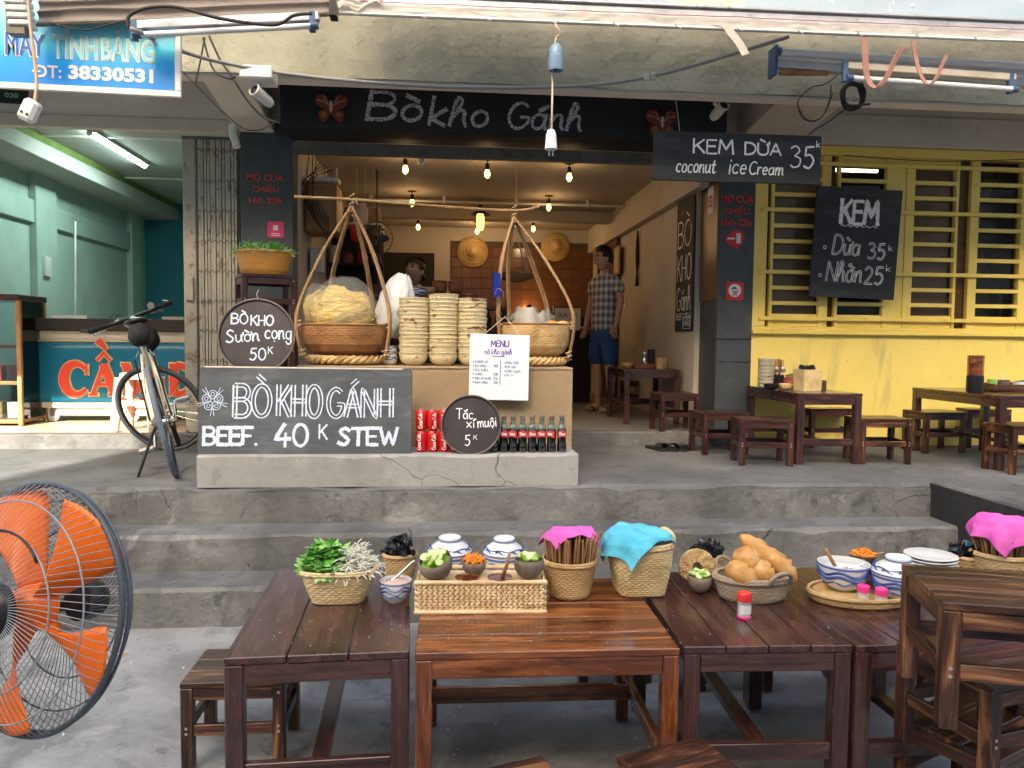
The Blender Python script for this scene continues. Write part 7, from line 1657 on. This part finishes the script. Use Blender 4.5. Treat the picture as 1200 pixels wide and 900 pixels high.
for i in range(NW):
    a = 2*PI*i/NW
    for side, wm_ in ((1, wires), (-1, wires2)):
        pts = []
        for j in range(9):
            t_ = j/8; r = RF-(RF-.046)*t_; z = side*(.012+.062*math.sin(min(1, t_*1.25)*PI/2)); aa = a+(.30 if side > 0 else -.45)*t_**1.2
            pts.append((r*math.cos(aa), r*math.sin(aa), z if t_ > 0 else side*.004))
        wm_.tube(pts, .0008, 4, caps=False)
w1_ = fo('guard_wires', wires, mt_guardw, fg, smooth='all'); w1_['kind'] = 'stuff'
rg = fo('rear_guard', MB().tube([(RF*.985*math.cos(a*PI/48), RF*.985*math.sin(a*PI/48), -.016) for a in range(96)], .003, 6, closed=True), mt_guard, smooth='all')
w2_ = fo('guard_wires', wires2, mt_guard, rg, smooth='all'); w2_['kind'] = 'stuff'
for rr, z in ((RF*.62,.066),(RF*.86,.045)):
    fo('guard_ring', MB().tube([(rr*math.cos(a*PI/40), rr*math.sin(a*PI/40), z) for a in range(80)], .0016, 5, closed=True), mt_guardw, fg, smooth='all'); fo('guard_ring', MB().tube([(rr*math.cos(a*PI/40), rr*math.sin(a*PI/40), -z) for a in range(80)], .0016, 5, closed=True), mt_guard, rg, smooth='all')
fo('hub_cap', MB().lathe([(.0001,.088),(.030,.086),(.044,.076),(.048,.066),(.046,.060),(.0001,.060)][::-1], 32), mt_black, fg, smooth=True)
fo('logo_ring', MB().tube([(.11*math.cos(a*PI/20)*.9, .055+.075*math.sin(a*PI/20), .070) for a in range(3, 34)], .0022, 6), mt_black, fg, smooth='all')
for i in range(5):
    mb = MB(); a0 = rad(38)+i*2*PI/5
    def bl(u, v):
        r = .035+.160*u; wid = (.20+.66*u**.75)*(1-.10*max(0,u-.85)/.15); a = a0+(v-.5)*wid*.95+.22*u; rr = r+(.010*math.sin(PI*v) if u > .9 else 0)
        return (rr*math.cos(a), rr*math.sin(a), -.004+(v-.5)*.05*(1-.2*u)+.010*math.sin(PI*v))
    mb.grid(bl, 16, 10); fo('blade', mb, mt_orange, smooth='all', solid=.002)
fo('spinner', MB().lathe([(.0001,.034),(.022,.030),(.036,.015),(.040,-.02),(.0001,-.02)][::-1], 28), mt_orange, smooth=True)
fo('motor', MB().lathe([(.0001,-.135),(.024,-.133),(.034,-.12),(.038,-.10),(.036,-.085),(.0001,-.085)], 28), mt_black, smooth=True)
nk = FM @ V((0,0,-.115)); pz = V((-.42, .02, 0))
ob('neck', MB().tube(bez([nk, nk+V((-.12,.03,-.03)), V((pz.x+.02,pz.y,.84)), V((pz.x,pz.y,.70))], 20), .014, 10), mt_black, fan, smooth=True); ob('pole', MB().tube([V((pz.x,pz.y,.70)), V((pz.x,pz.y,.03))], .014, 10), mt_steel, fan, smooth=True)
ob('base', MB().lathe([(.0001,0),(.19,0),(.20,.012),(.17,.028),(.03,.045),(.0001,.05)], 40, (pz.x,pz.y,0)), mt_black, fan, smooth=True)
# litter
t = thing('cigarette_end', 'cigarette end lying on the street near the fan', 'cigarette end', PZ(133,768,.006), rad(12)); ob('paper', MB().tube([(-.02,0,.004),(.035,0,.004)], .004, 8), mt_white, t); ob('filter', MB().tube([(.035,0,.004),(.055,0,.004)], .0042, 8), mat('cork_filter', [(.6,.3,.08)], rough=.8), t)
lt_ = MB(); rn = random.Random(9)
for i in range(220):
    x, y = rn.uniform(-2.2, 2.6), rn.uniform(1.2, 3.75); s = rn.uniform(.0012,.0042); lt_.box((x-s,y-s*rn.uniform(.5,1.5),.0),(x+s,y+s,.003+s*.5), s*.3)
tag(ob('litter', lt_, mt_whitedirty), 'tiny crumbs and specks of litter scattered on the street', 'litter', kind='stuff')
# ================================================================ FOOD AND BASKETS ON THE FOREGROUND TABLES
TZ = TH+.0015
def at(px, py, back=0): p = PZ(px, py, TH); return V((p.x, p.y+back, TZ))
def px2m(px, py): return PZ(px, py, TH).y/900
mt_carrot = mat('carrot_orange', [(.75,.22,.01),(.85,.34,.03)], scale=14, rough=.35, bump=0)
mt_lime = mat('lime_skin', [(.16,.34,.02),(.28,.46,.05)], scale=12, rough=.3); mt_limecut = mat('lime_flesh', [(.50,.62,.22),(.66,.74,.40)], scale=30, rough=.25, bump=.2)
mt_coco = mat('coconut_shell', [(.10,.07,.055),(.20,.155,.125),(.27,.22,.18)], scale=9, stretch=(1,1,.5), rough=.7, bump=.5, bscale=45, bdist=.003)
mt_crust = mat('bread_crust', [(.20,.07,.015),(.42,.17,.04),(.60,.32,.10),(.72,.48,.22)], scale=11, stretch=(.5,1,1), rough=.42, bump=.55, bscale=26, bdist=.005, spots=[((.80,.62,.36),9,.56,.12,.6)])
mt_baghole = mat('crinkled_black_bag', [(.008,.009,.011)], rough=.16, bump=.5, bscale=26, bdist=.02)
mt_bluebag = mat('blue_plastic_cap', [(.06,.16,.24)], rough=.3)
mt_pinkcloth = mat('magenta_cloth', [(.64,.08,.40),(.80,.16,.54)], scale=9, rough=.9, bump=.55, bscale=20, bdist=.012)
mt_cyancloth = mat('cyan_cloth', [(.06,.40,.56),(.14,.56,.70)], scale=9, rough=.9, bump=.55, bscale=20, bdist=.012)
mt_stick = mat('brown_chopstick', [(.26,.12,.045),(.42,.24,.11)], scale=6, stretch=(1,1,.3), rough=.5)
mt_redcap = mat('red_plastic_cap', [(.68,.03,.03)], rough=.25, sss=.05); mt_pinkcap = mat('pink_plastic_cap', [(.80,.05,.28)], rough=.25, sss=.05)
mt_clearpl = film('clear_plastic_jar', (.80,.80,.80), .35, .12); mt_pepper = mat('ground_pepper', [(.42,.40,.36),(.62,.58,.52)], scale=60, rough=.9); mt_sand = mat('pale_brown_spice', [(.55,.42,.28),(.66,.54,.38)], scale=60, rough=.9)
mt_shrimp = mat('pink_sauce', [(.62,.36,.30),(.72,.48,.42)], scale=30, rough=.4)
mt_sauce = mat('dark_sauce', [(.10,.02,.008)], rough=.15)
def bask(name, label, c, prof, rows, stakes, m, sq=None, ax=1, ay=1, amp=.004, rimr=.006, rz=0, cat='basket', group=None, liner=.008):
    t = thing(name, label, cat, c, rz, group); w_ = weave(prof, rows, stakes, amp, sq, ax, ay, liner); ob('woven_body', w_, m, t, smooth='all')
    n_ = 64; mb = MB()
    for q in (1.0, .965): mb.tube([V(w_.fn(i/n_, q))*V((1,1,1)).x+V((0,0,rimr*.5 if q == 1 else 0)) for i in range(n_)], rimr, 6, closed=True)
    for i in range(0, n_, 2):
        p, q = V(w_.fn(i/n_, 1)), V(w_.fn((i+.8)/n_, .94)); o_ = V((p.x, p.y, 0)).normalized()*rimr*1.15
        mb.tube([p+V((0,0,rimr*1.4)), p+o_+V((0,0,0)), q+o_*.8], rimr*.32, 4)
    ob('rim', mb, m, t, smooth='all'); t['_'] = 0; del t['_']
    t_fn[t.name] = w_.fn
    return t
t_fn = {}
def leaves(n, fn, size, seed, curl=.35):
    rn = random.Random(seed); mb = MB()
    for i in range(n):
        p = fn(rn); s = size*rn.uniform(.6,1.3); d = V((rn.uniform(-1,1), rn.uniform(-1,.6), rn.uniform(-.2,1))).normalized(); sd = d.cross(V((rn.uniform(-.4,.4), rn.uniform(-.4,.4), 1))).normalized(); nr = sd.cross(d)
        P = []
        for a, w in ((0,.05),(.25,.42),(.5,.5),(.75,.36),(1,.03)):
            c = p+d*s*a-nr*s*curl*a*a
            P += [c-sd*s*w*.62-nr*s*.10*w, c+nr*0, c+sd*s*w*.62-nr*s*.10*w]
        fs = []
        for j in range(4):
            for k in range(2): q = j*3+k; fs.append((q, q+1, q+4, q+3))
        mb.add(P, fs)
    return mb
# --- basket of greens
c = at(394, 711, .085)
t = bask('greens_basket', 'pale square basket heaped with green herbs and bean sprouts', c, [(.082,0),(.090,.02),(.112,.085),(.120,.108)], 13, 56, mt_straw, sq=lambda v: 5-1.5*v, ax=1.02, ay=.85, amp=.0035, rimr=.0055)
def lf(rn): a = rn.uniform(0, 2*PI); q = math.sqrt(rn.random()); return V((-.042+.078*q*math.cos(a), .085*q*math.sin(a), .10+.078*(1-q*q)*rn.uniform(.2,1.1)))
g_ = ob('herb_leaves', leaves(760, lf, .033, 3), mt_leaf, t, smooth='all'); g_['kind'] = 'stuff'
g_ = ob('pale_herb_leaves', leaves(330, lf, .040, 5), mt_leafpale, t, smooth='all'); g_['kind'] = 'stuff'
sp = MB(); rn = random.Random(8)
for i in range(520):
    a = rn.uniform(0, 2*PI); q = math.sqrt(rn.random()); p = V((.055+.062*q*math.cos(a), .080*q*math.sin(a)-.01, .09+.078*(1-q*q)*rn.uniform(.3,1.1))); d = V((rn.uniform(-1,1), rn.uniform(-1,1), rn.uniform(-.3,.5))).normalized(); s = V((rn.uniform(-1,1), rn.uniform(-1,1), rn.uniform(0,1)))*.012
    sp.tube(bez([p, p+d*.022+s, p+d*.045], 6), rn.uniform(.0014,.0023), 4, caps=False)
g_ = ob('bean_sprouts', sp, mt_sprout, t, smooth='all'); g_['kind'] = 'stuff'
# --- blue painted bowls
t = blue_bowl('sauce_bowl', 'small white bowl with blue waves holding pink sauce and a spoon', at(463, 708, .03), .053, .072)
ob('sauce', MB().lathe([(.0001,.062),(.046,.060)], 24), mt_shrimp, t, smooth='all')
ob('spoon', MB().tube(bez([(-.015,0,.066),(.01,.01,.085),(.05,.03,.118),(.062,.035,.125)], 16), .005, 8, rf=lambda q: .009-.005*min(1,q*2)).ell((-.018,0,.066), (.02,.013,.006), 10, 6), mt_steel, t, smooth='all')
rn = random.Random(5)
for i in range(24): pass
ob('prawns', MB().grid(lambda u, v: (.043*math.cos(2*PI*u)*v, .043*math.sin(2*PI*u)*v, .066+.010*(1-v)+.006*mnoise.noise(V((math.cos(2*PI*u)*v*6, math.sin(2*PI*u)*v*6, 3)))), 28, 7, cu=True), mt_shrimp, t, smooth='all')
# --- small baskets of black packets
def packets(t, z, r, n, seed, m=None, s=1):
    rn = random.Random(seed)
    for i in range(n):
        a = i*2*PI/n+.4; q = r*(.62 if n > 1 else 0)
        mb = MB().ell((0,0,0), (.032*s,.017*s,.024*s), 10, 6, seed+i, .9)
        mb.v = [(x+.006*s*mnoise.noise(V((x*90,y*90,z_*90+i))), y, z_+.006*s*mnoise.noise(V((x*80+5,y*80,z_*80)))) for x, y, z_ in mb.v]
        mb.move(Matrix.Translation((q*math.cos(a), q*math.sin(a), z+rn.uniform(0,.016))) @ Matrix.Rotation(rn.uniform(0,PI), 4, 'Z') @ Matrix.Rotation(rn.uniform(-.6,.6), 4, 'Y')); ob('black_packet', mb, m or mt_baghole, t)
t = bask('packet_basket', 'small woven basket of shiny black packets behind the sauce bowl', at(468, 682, .05), [(.048,0),(.052,.02),(.060,.09)], 12, 36, mt_straw2, rimr=.004); packets(t, .10, .055, 7, 3, s=1.05); packets(t, .12, .02, 2, 9)
t = bask('packet_basket', 'small woven basket of black packets behind the lime bowl', at(833, 684, .05), [(.050,0),(.054,.02),(.062,.09)], 12, 36, mt_straw2, rimr=.004); packets(t, .10, .055, 7, 4, s=1.05); packets(t, .122, .02, 2, 12)
# --- braided hyacinth box
a = at(486, 720); b = at(640, 719); w = (b-a).length; H_ = .105; D_ = .17
t = thing('braided_box', 'long braided water hyacinth box carrying coconut shell bowls', 'box', (a+b)/2+V((0, 0, 0)), math.atan2(b.y-a.y, b.x-a.x))
ob('core', MB().box((-w/2+.008, .010, .0),(w/2-.008, D_-.01, H_-.012)), mt_hyac, t)
def braid(n, x0, x1, z, y, axis='x', rr=.011):
    mb = MB()
    for i in range(n):
        u = (i+.5)/n; q = x0+(x1-x0)*u
        for s in (-1, 1):
            e = MB().ell((0,0,0), (rr*1.15, rr*.62, rr*.52), 8, 6).move(Matrix.Rotation(s*rad(34), 4, 'Y')); pos = V((q, y, z+s*rr*.42))
            e.move(Matrix.Translation(pos) if axis == 'x' else Matrix.Translation((y, q, z+s*rr*.42)) @ Matrix.Rotation(PI/2, 4, 'Z')); mb.add(e.v, e.f)
    return mb
rows = 5
for j in range(rows):
    z = .018+j*(H_-.032)/(rows-1)
    mb = braid(24, -w/2+.006, w/2-.006, z, .004); m2 = braid(10, .008, D_-.008, z, -w/2+.004, 'y'); m3 = braid(10, .008, D_-.008, z, w/2-.004, 'y'); mb.add(m2.v, m2.f); mb.add(m3.v, m3.f)
    o = ob('braid_row', mb, mt_hyac, t, smooth='all')
for z in (.005, H_-.004):
    ob('edge_roll', MB().tube([(-w/2,.0,z),(w/2,.0,z),(w/2,D_,z),(-w/2,D_,z)], .0075, 8, closed=True), mt_hyac, t, smooth=True)
TB = lambda x, y: t.matrix_basis @ V((x, y, H_-.0095))
box_rot = t.rotation_euler.z
def coco(label, c, r, tilt=(0,0,0), fill=None, seed=0):
    q = thing('coconut_bowl', label, 'coconut bowl', c, rot=tilt, group='coconut shell bowls')
    pr = [(.0001,0),(r*.35,r*.03),(r*.72,r*.25),(r*.94,r*.62),(r*1.0,r*1.0),(r*.95,r*1.32),(r*.90,r*1.32),(r*.93,r*1.0),(r*.85,r*.6),(r*.6,r*.3),(.0001,r*.2)]
    mb = MB().lathe(pr, 36, wob=.05); ob('shell', mb, mt_coco, q, smooth='all')
    if fill == 'carrot':
        rn = random.Random(seed); mb = MB()
        for i in range(110): a = rn.uniform(0,2*PI); s = r*.8*math.sqrt(rn.random()); p = V((s*math.cos(a), s*math.sin(a), r*(1.25+.35*(1-(s/r)**2)*rn.random()))); d = V((rn.uniform(-1,1),rn.uniform(-1,1),rn.uniform(-.4,.5))).normalized()*.028; mb.tube(bez([p-d*.5, p+V((0,0,.006)), p+d*.5], 5), .0022, 4)
        g = ob('carrot_shreds', mb, mt_carrot, q, smooth='all'); g['kind'] = 'stuff'; ob('filling', MB().lathe([(.0001,r*1.35),(r*.86,r*1.15)], 20), mt_carrot, q)
    if fill == 'lime':
        rn = random.Random(seed); ob('filling', MB().lathe([(.0001,r*1.1),(r*.86,r*1.05)], 20), mt_lime, q)
        for i in range(11):
            a = i*2.4; s = r*.62*math.sqrt((i+.5)/11); M_ = Matrix.Translation((s*math.cos(a), s*math.sin(a), r*1.22+.010*(1-s/r)*2+rn.uniform(0,.006))) @ Matrix.Rotation(rn.uniform(0,6), 4, 'Z') @ Matrix.Rotation(rn.uniform(-1,1), 4, 'X')
            wd = MB().ell((0,0,0), (.017,.012,.011), 10, 8); wd.v = [(x, y, min(z, .002)) for x, y, z in wd.v]; ob('lime_half', wd.move(M_), mt_lime if i % 3 else mt_limecut, q, smooth=True)
            ob('lime_flesh', MB().lathe([(.0001,.0030),(.0125,.0026)], 12).move(M_ @ Matrix.Scale(1.1, 4, (1,0,0))), mt_limecut, q)
    return q
coco('coconut shell bowl tipped on its side at the left end of the braided box', TB(-w/2+.075, .07)+V((0,0,.004)), .056, (rad(20), rad(-14), 0), 'lime', 4)
coco('coconut shell bowl of shredded carrot in the middle of the braided box', TB(-.022, .10), .040, (rad(8),0,0), 'carrot', 2)
coco('coconut shell bowl of cut limes at the right end of the braided box', TB(w/2-.052, .06), .050, (0,0,0), 'lime', 7)
for i, (x, r) in enumerate(((-.045,.040),(.062,.042))):
    dd = thing('wooden_dish', ['small wooden dish left of the centre of the braided box','small wooden dish of dark sauce beside the wooden spoon'][i], 'dish', TB(x, .035)); ob('dish', MB().lathe([(.0001,0),(r*.8,0),(r,.014),(r*.92,.014),(r*.75,.006),(.0001,.006)], 28), wd_orange, dd, smooth=True)
    ob('sauce', MB().lathe([(.0001,.011),(r*.86,.0105)], 24), mt_sauce, dd)
ws = thing('wooden_spoon', 'wooden spoon standing in the dark sauce on the braided box', 'spoon', TB(.062, .035)+V((.008,0,.012))); ob('handle', MB().tube([(0,0,0),(.012,-.01,.04),(.022,-.015,.085)], .006, 8, rf=lambda q: .007-.002*q), mt_cab, ws, smooth='all')
# --- covered blue bowls behind the braided box
def lidded(label, c, R, h, knob=.55, group='blue and white bowls turned over on one another'):
    q = blue_bowl('covered_bowl', label, c, R, h, group=group)
    ob('lid', MB().lathe([(R*1.02,h+.002),(R*1.0,h+.010),(R*.80,h+.028),(R*.58,h+.040),(R*.50,h+.044),(R*.50,h+.058),(R*.46,h+.060),(R*.42,h+.052),(.0001,h+.050)], 40), mt_ceramic, q, smooth=True)
    for rr, z in ((1.012,.006),(.86,.024),(.505,.050)): ob('blue_band', MB().tube([((R*rr+.0004)*math.cos(a*PI/32), (R*rr+.0004)*math.sin(a*PI/32), h+z+(.003*math.sin(a*.6) if rr == .86 else 0)) for a in range(64)], .0022*R/.08, 5, closed=True), mt_blueglaze, q)
    for i in range(9):
        a = i*2*PI/9; ob('painted_curl', MB().tube([(R*.93*math.cos(a+.08*j), R*.93*math.sin(a+.08*j), h+.019+.006*math.sin(j*.9)) for j in range(7)], .0026*R/.08, 5), mt_blueglaze, q)
    return q
lidded('blue and white bowl covered by a second one, behind the left coconut shells', at(527, 688, .06), .080, .106)
lidded('taller blue and white bowl covered by a second one, behind the wooden spoon', at(592, 690, .06), .076, .108)
# --- chopsticks under a magenta cloth
c = at(671, 706, .075)
t = bask('chopstick_basket', 'round woven basket of chopsticks under a magenta cloth, left of the cyan cloth', c, [(.062,0),(.070,.01),(.086,.09),(.092,.125)], 17, 52, mt_straw2, rimr=.0055)
sticks('chopstick', 150, .070, .03, .215, mt_stick, t, 3, .0036, .20)
def cloth(name, label, c, fn, m, nu=50, nv=40, cat='cloth', th=.001):
    t = thing(name, label, cat, c); ob('cloth', MB().grid(fn, nu, nv), m, t, smooth='all', solid=th); return t
def draped(cx, cy, half, R, top, rot, folds, seed, squash=.85, bump=.012, ratio=1.0):
    """a square cloth lying over a round rim: flat inside, hanging in folds outside"""
    def fn(u, v):
        X, Y = (u-.5)*2*half, (v-.5)*2*half*ratio; x = cx+X*math.cos(rot)-Y*math.sin(rot); y = cy+X*math.sin(rot)+Y*math.cos(rot)
        r = math.hypot(x, y); th = math.atan2(y, x); wr = bump*(mnoise.noise(V((x*12, y*12, seed)))+.35*mnoise.noise(V((x*26, y*26, seed+4))))+.004*math.sin(x*70+y*45+seed)
        if r <= R: return (x, y, top+wr+.010*(1-(r/R)**2))
        e = r-R; k = min(1, e/.03); f = math.sin(folds*th+seed+e*9)*.17*e+wr*.4
        q = R+.016*k+.12*e+f; return (q*math.cos(th+.15*e*math.sin(folds*th*.5)), q*math.sin(th)*squash+y*(1-squash), top-e*.92+wr*(1-k)+.35*wr)
    return fn
mag = draped(.0, .02, .105, .078, .222, .35, 9, 2, ratio=.85)
cloth('magenta_cloth', 'magenta cloth draped over the chopsticks beside the cyan cloth', c, mag, mt_pinkcloth, 70, 60)
# --- cyan cloth over the big basket
c2 = at(757, 704, .10)
t = bask('tall_basket', 'tall woven basket half covered with a bright cyan cloth', c2, [(.072,0),(.080,.008),(.104,.12),(.112,.180)], 23, 56, mt_straw, sq=lambda v: 5-2.8*v, rimr=.006)
for s in (1,): ob('handle', MB().tube(bez([(.10,-.04,.17),(.105,-.055,.205),(.085,-.02,.225),(.07,.03,.2)], 20), .008, 8), mt_straw, t, smooth='all')
ob('bag_inside', MB().ell((0,-.01,.165), (.085,.085,.035), 20, 10, 4, .5), mt_bagw, t, smooth='all')
cyn = draped(-.05, -.012, .135, .110, .212, .55, 6, 5, bump=.015)
cloth('cyan_cloth', 'bright cyan cloth hanging over the front left of the tall basket', c2, cyn, mt_cyancloth, 80, 80)
# --- round straw coil standing on edge
q = at(820, 690, .02); t = thing('straw_coil', 'flat coiled straw mat standing on edge behind the lime bowl', 'straw mat', q+V((0,.01,.068)), rot=(rad(-12), 0, rad(-12)))
mb = MB(); pts = []
for i in range(260): a = i*.16; r = .018+.046*i/260; pts.append((r*math.cos(a), .004*math.sin(i*1.3), r*math.sin(a)))
mb.tube(pts, .0045, 6); ob('coil', mb, mt_straw2, t, smooth='all')
for i in range(30): a = i*2*PI/30; ob('stitch', MB().tube([(.02*math.cos(a),-.006,.02*math.sin(a)),(.063*math.cos(a+.25),-.006,.063*math.sin(a+.25))], .0013, 4), mt_straw, t)
# --- limes in a coconut
coco('black coconut shell bowl of cut limes on the bread table', at(824, 698, .035), .045, (0,0,0), 'lime', 11)
# --- bread basket
c = at(893, 710, .085)
t = bask('bread_basket', 'grey oval basket of crusty bread rolls with round handles', c, [(.098,0),(.106,.01),(.118,.05),(.122,.075)], 11, 70, mt_greyweave, ax=1.06, ay=.74, amp=.0045, rimr=.0085, liner=.010)
for s, y in ((1,-.085),(1,.085)):
    pass
ob('handle', MB().tube(bez([(.015,-.096,.07),(.028,-.108,.100),(.062,-.104,.112),(.096,-.085,.100),(.104,-.072,.07)], 24), .0075, 8), mt_greyweave, t, smooth='all')
ob('handle', MB().tube(bez([(-.10,.055,.07),(-.105,.07,.105),(-.08,.085,.118),(-.05,.088,.105),(-.04,.085,.07)], 24), .0075, 8), mt_greyweave, t, smooth='all')
def bread(label, off, size, rot, seed, slashes=2):
    b_ = thing('bread_roll', label, 'bread', c+V(off), rot=rot, group='crusty rolls in the bread basket')
    mb = MB().ell((0,0,0), size, 40, 28, seed, .05)
    def f(x, y, z):
        u = x/size[0]; s = 0
        for j in range(slashes):
            cx = (j-(slashes-1)/2)*.62; q_s = ((u-cx)-.25*y/size[1])/.15; s += (.12*math.exp(-q_s**2)-.05*math.exp(-(abs(q_s)-1.6)**2*3))*max(0, z/size[2])
        return (x, y, z*(1-s)+.0)
    mb.v = [f(x*1.38, y*1.36, z*1.36) for x, y, z in mb.v]; ob('crust', mb, mt_crust, b_, smooth='all')
    return b_
bread('round roll on top at the left of the bread basket', (-.025,-.015,.135), (.040,.036,.034), (0,rad(12),rad(20)), 3, 1)
bread('roll leaning low at the left of the bread basket', (-.055,-.045,.092), (.046,.034,.032), (0,rad(35),rad(10)), 5, 1)
bread('long roll standing up at the right of the bread basket', (.060,.02,.130), (.088,.030,.030), (0,rad(40),rad(-12)), 7, 4)
bread('short roll in the middle of the bread basket', (.015,-.045,.098), (.036,.030,.030), (0,rad(55),0), 9, 1)
bread('roll at the far right of the bread basket', (.098,-.015,.105), (.050,.030,.029), (0,rad(50),rad(-5)), 11, 2)
bread('roll deep in the bread basket under the others', (-.0,.03,.07), (.06,.035,.03), (0,0,rad(10)), 13, 2)
# --- shakers
def shaker(label, c, r, h, capm, fill, capc=.28, grp='pepper shakers'):
    t = thing('shaker', label, 'shaker', c, group=grp)
    ob('jar', MB().lathe([(.0001,0),(r*.95,0),(r,.004),(r,h*(1-capc)),(r*.85,h*(1-capc)+.004)], 28), mt_clearpl, t, smooth=True)
    ob('contents', MB().lathe([(.0001,.003),(r*.9,.003),(r*.9,h*.42),(.0001,h*.45)], 24), fill, t, smooth=True)
    ob('cap', MB().lathe([(r*1.03,h*(1-capc)),(r*1.05,h*(1-capc)+.002),(r*1.03,h*.96),(r*.92,h),(.0001,h)], 28), capm, t, smooth=True)
    if capm is mt_redcap: ob('base_ring', MB().lathe([(r*1.02,0),(r*1.04,.004),(r*1.01,.008)], 28), mt_pinkcap, t); ob('label', MB().grid(lambda u, v: ((r+.0006)*math.sin(-1+2*u), -(r+.0006)*math.cos(-1+2*u), h*.2+h*.34*v), 10, 1), mt_whitedirty, t)
    return t
shaker('red capped pepper shaker standing in front of the bread basket', at(875, 727, .022), .0215, .082, mt_redcap, mt_pepper, .34)
# --- rattan tray with crockery
cT = at(1028, 715, .105); RT = .165
t = bask('rattan_tray', 'oval golden rattan tray carrying the blue and white crockery', cT, [(RT*.92,.0),(RT*.96,.006),(RT,.030)], 5, 90, mt_straw2, ax=1.08, ay=.72, amp=.003, rimr=.0055, liner=.012)
def onT(px, py, back=0): p = at(px, py, back); return V((p.x, p.y, TZ+.0075))
q = blue_bowl('deep_bowl', 'deep white bowl with blue waves on the left of the rattan tray', onT(998, 698, .06), .088, .092)
ob('broth', MB().lathe([(.0001,.074),(.068,.072)], 28), mt_ceramic, q); ob('spoon', MB().tube([(-.02,.02,.07),(-.055,.03,.135)], .0065, 8), mt_cab, q, smooth='all'); ob('steel_spoon', MB().tube([(.0,-.03,.08),(.05,-.045,.10)], .0035, 6).ell((0,-.03,.078), (.018,.012,.004), 8, 6), mt_steel, q)
lidded('blue and white lidded pot in the middle of the rattan tray', onT(1064, 709, .065), .084, .080, group='blue and white lidded pots')
q = thing('carrot_dish', 'small dish of shredded carrot behind the deep bowl', 'dish', onT(1014, 664, .02)+V((0,0,.03))); q.location.z = TZ
ob('dish', MB().lathe([(.0001,0),(.03,0),(.055,.045),(.052,.045),(.028,.006),(.0001,.006)], 28), mt_coco, q, smooth=True)
mb = MB(); rn = random.Random(21)
for i in range(100): a = rn.uniform(0,2*PI); s = .042*math.sqrt(rn.random()); p = V((s*math.cos(a), s*math.sin(a), .043+.022*(1-(s/.045)**2)*rn.random())); d = V((rn.uniform(-1,1),rn.uniform(-1,1),rn.uniform(-.3,.4))).normalized()*.026; mb.tube([p-d*.5, p+d*.5], .0024, 4)
g_ = ob('carrot_shreds', mb, mt_carrot, q); g_['kind'] = 'stuff'; ob('filling', MB().lathe([(.0001,.046),(.05,.042)], 20), mt_carrot, q); ob('wooden_spoon', MB().tube([(.03,-.02,.045),(.065,-.035,.058)], .005, 6), mt_cab, q)
shaker('left one of two pink capped shakers on the rattan tray', onT(1014, 708, .014), .020, .052, mt_pinkcap, mt_sand, .42, 'pink capped shakers'); shaker('right one of two pink capped shakers on the rattan tray', onT(1035, 712, .014), .020, .052, mt_pinkcap, mt_sand, .42, 'pink capped shakers')
pm_ = MB().lathe([(.0001,0),(.055,0),(.06,.004),(.088,.014),(.090,.016),(.087,.018),(.055,.008),(.0001,.006)], 44).mesh('plate'); pm_.materials.append(mt_ceramic); pm_.polygons.foreach_set('use_smooth', [True]*len(pm_.polygons))
c = onT(1112, 700, .11); c.z = TZ+.0
pb_ = thing('upturned_bowl', 'bowl under the stack of white plates', 'bowl', c); ob('bowl', MB().lathe([(.075,0),(.07,.03),(.045,.055),(.0001,.06)], 30), mt_ceramic, pb_, smooth=True)
for i in range(5):
    o = bpy.data.objects.new('plate', pm_); COL.objects.link(o); o.location = c+V((.002*math.sin(i*2), .002*math.cos(i*3), .061+.0105*i)); tag(o, 'white plate, '+ORD[i]+' from the bottom of the stack on the right', 'plate', 'white plates stacked by the lidded pot')
# --- right end: packets, chopsticks, magenta cloth
t = bask('packet_basket', 'small yellowish basket of black packets at the right end', at(1143, 682, .05), [(.050,0),(.054,.02),(.058,.085)], 12, 36, mt_straw2, rimr=.004); packets(t, .095, .055, 6, 6, s=1.1); packets(t, .105, .03, 2, 5, mt_bluebag)
c = at(1190, 692, .08); t = bask('chopstick_basket', 'woven basket of chopsticks at the right edge under a magenta cloth', c, [(.070,0),(.078,.01),(.092,.08),(.098,.115)], 15, 52, mt_straw2, rimr=.0055)
sticks('chopstick', 110, .066, .03, .19, mt_stick, t, 6, .0038, .34)
mag2 = draped(-.02, -.03, .125, .085, .240, .2, 8, 7, bump=.012)
cloth('magenta_cloth', 'magenta cloth crumpled over the basket at the right edge', c, mag2, mt_pinkcloth)
# crumbs on the tables
cr = MB(); rn = random.Random(12)
for i in range(70):
    p = PZ(rn.uniform(300, 1000), rn.uniform(715, 758), TH); s = rn.uniform(.0008,.0026); s *= .45; cr.box((p.x-s,p.y-s,TZ-.0012),(p.x+s,p.y+s*1.6,TZ+s), s*.3)
tag(ob('crumbs', cr, mt_whitedirty), 'white crumbs scattered over the foreground table tops', 'crumbs', kind='stuff')
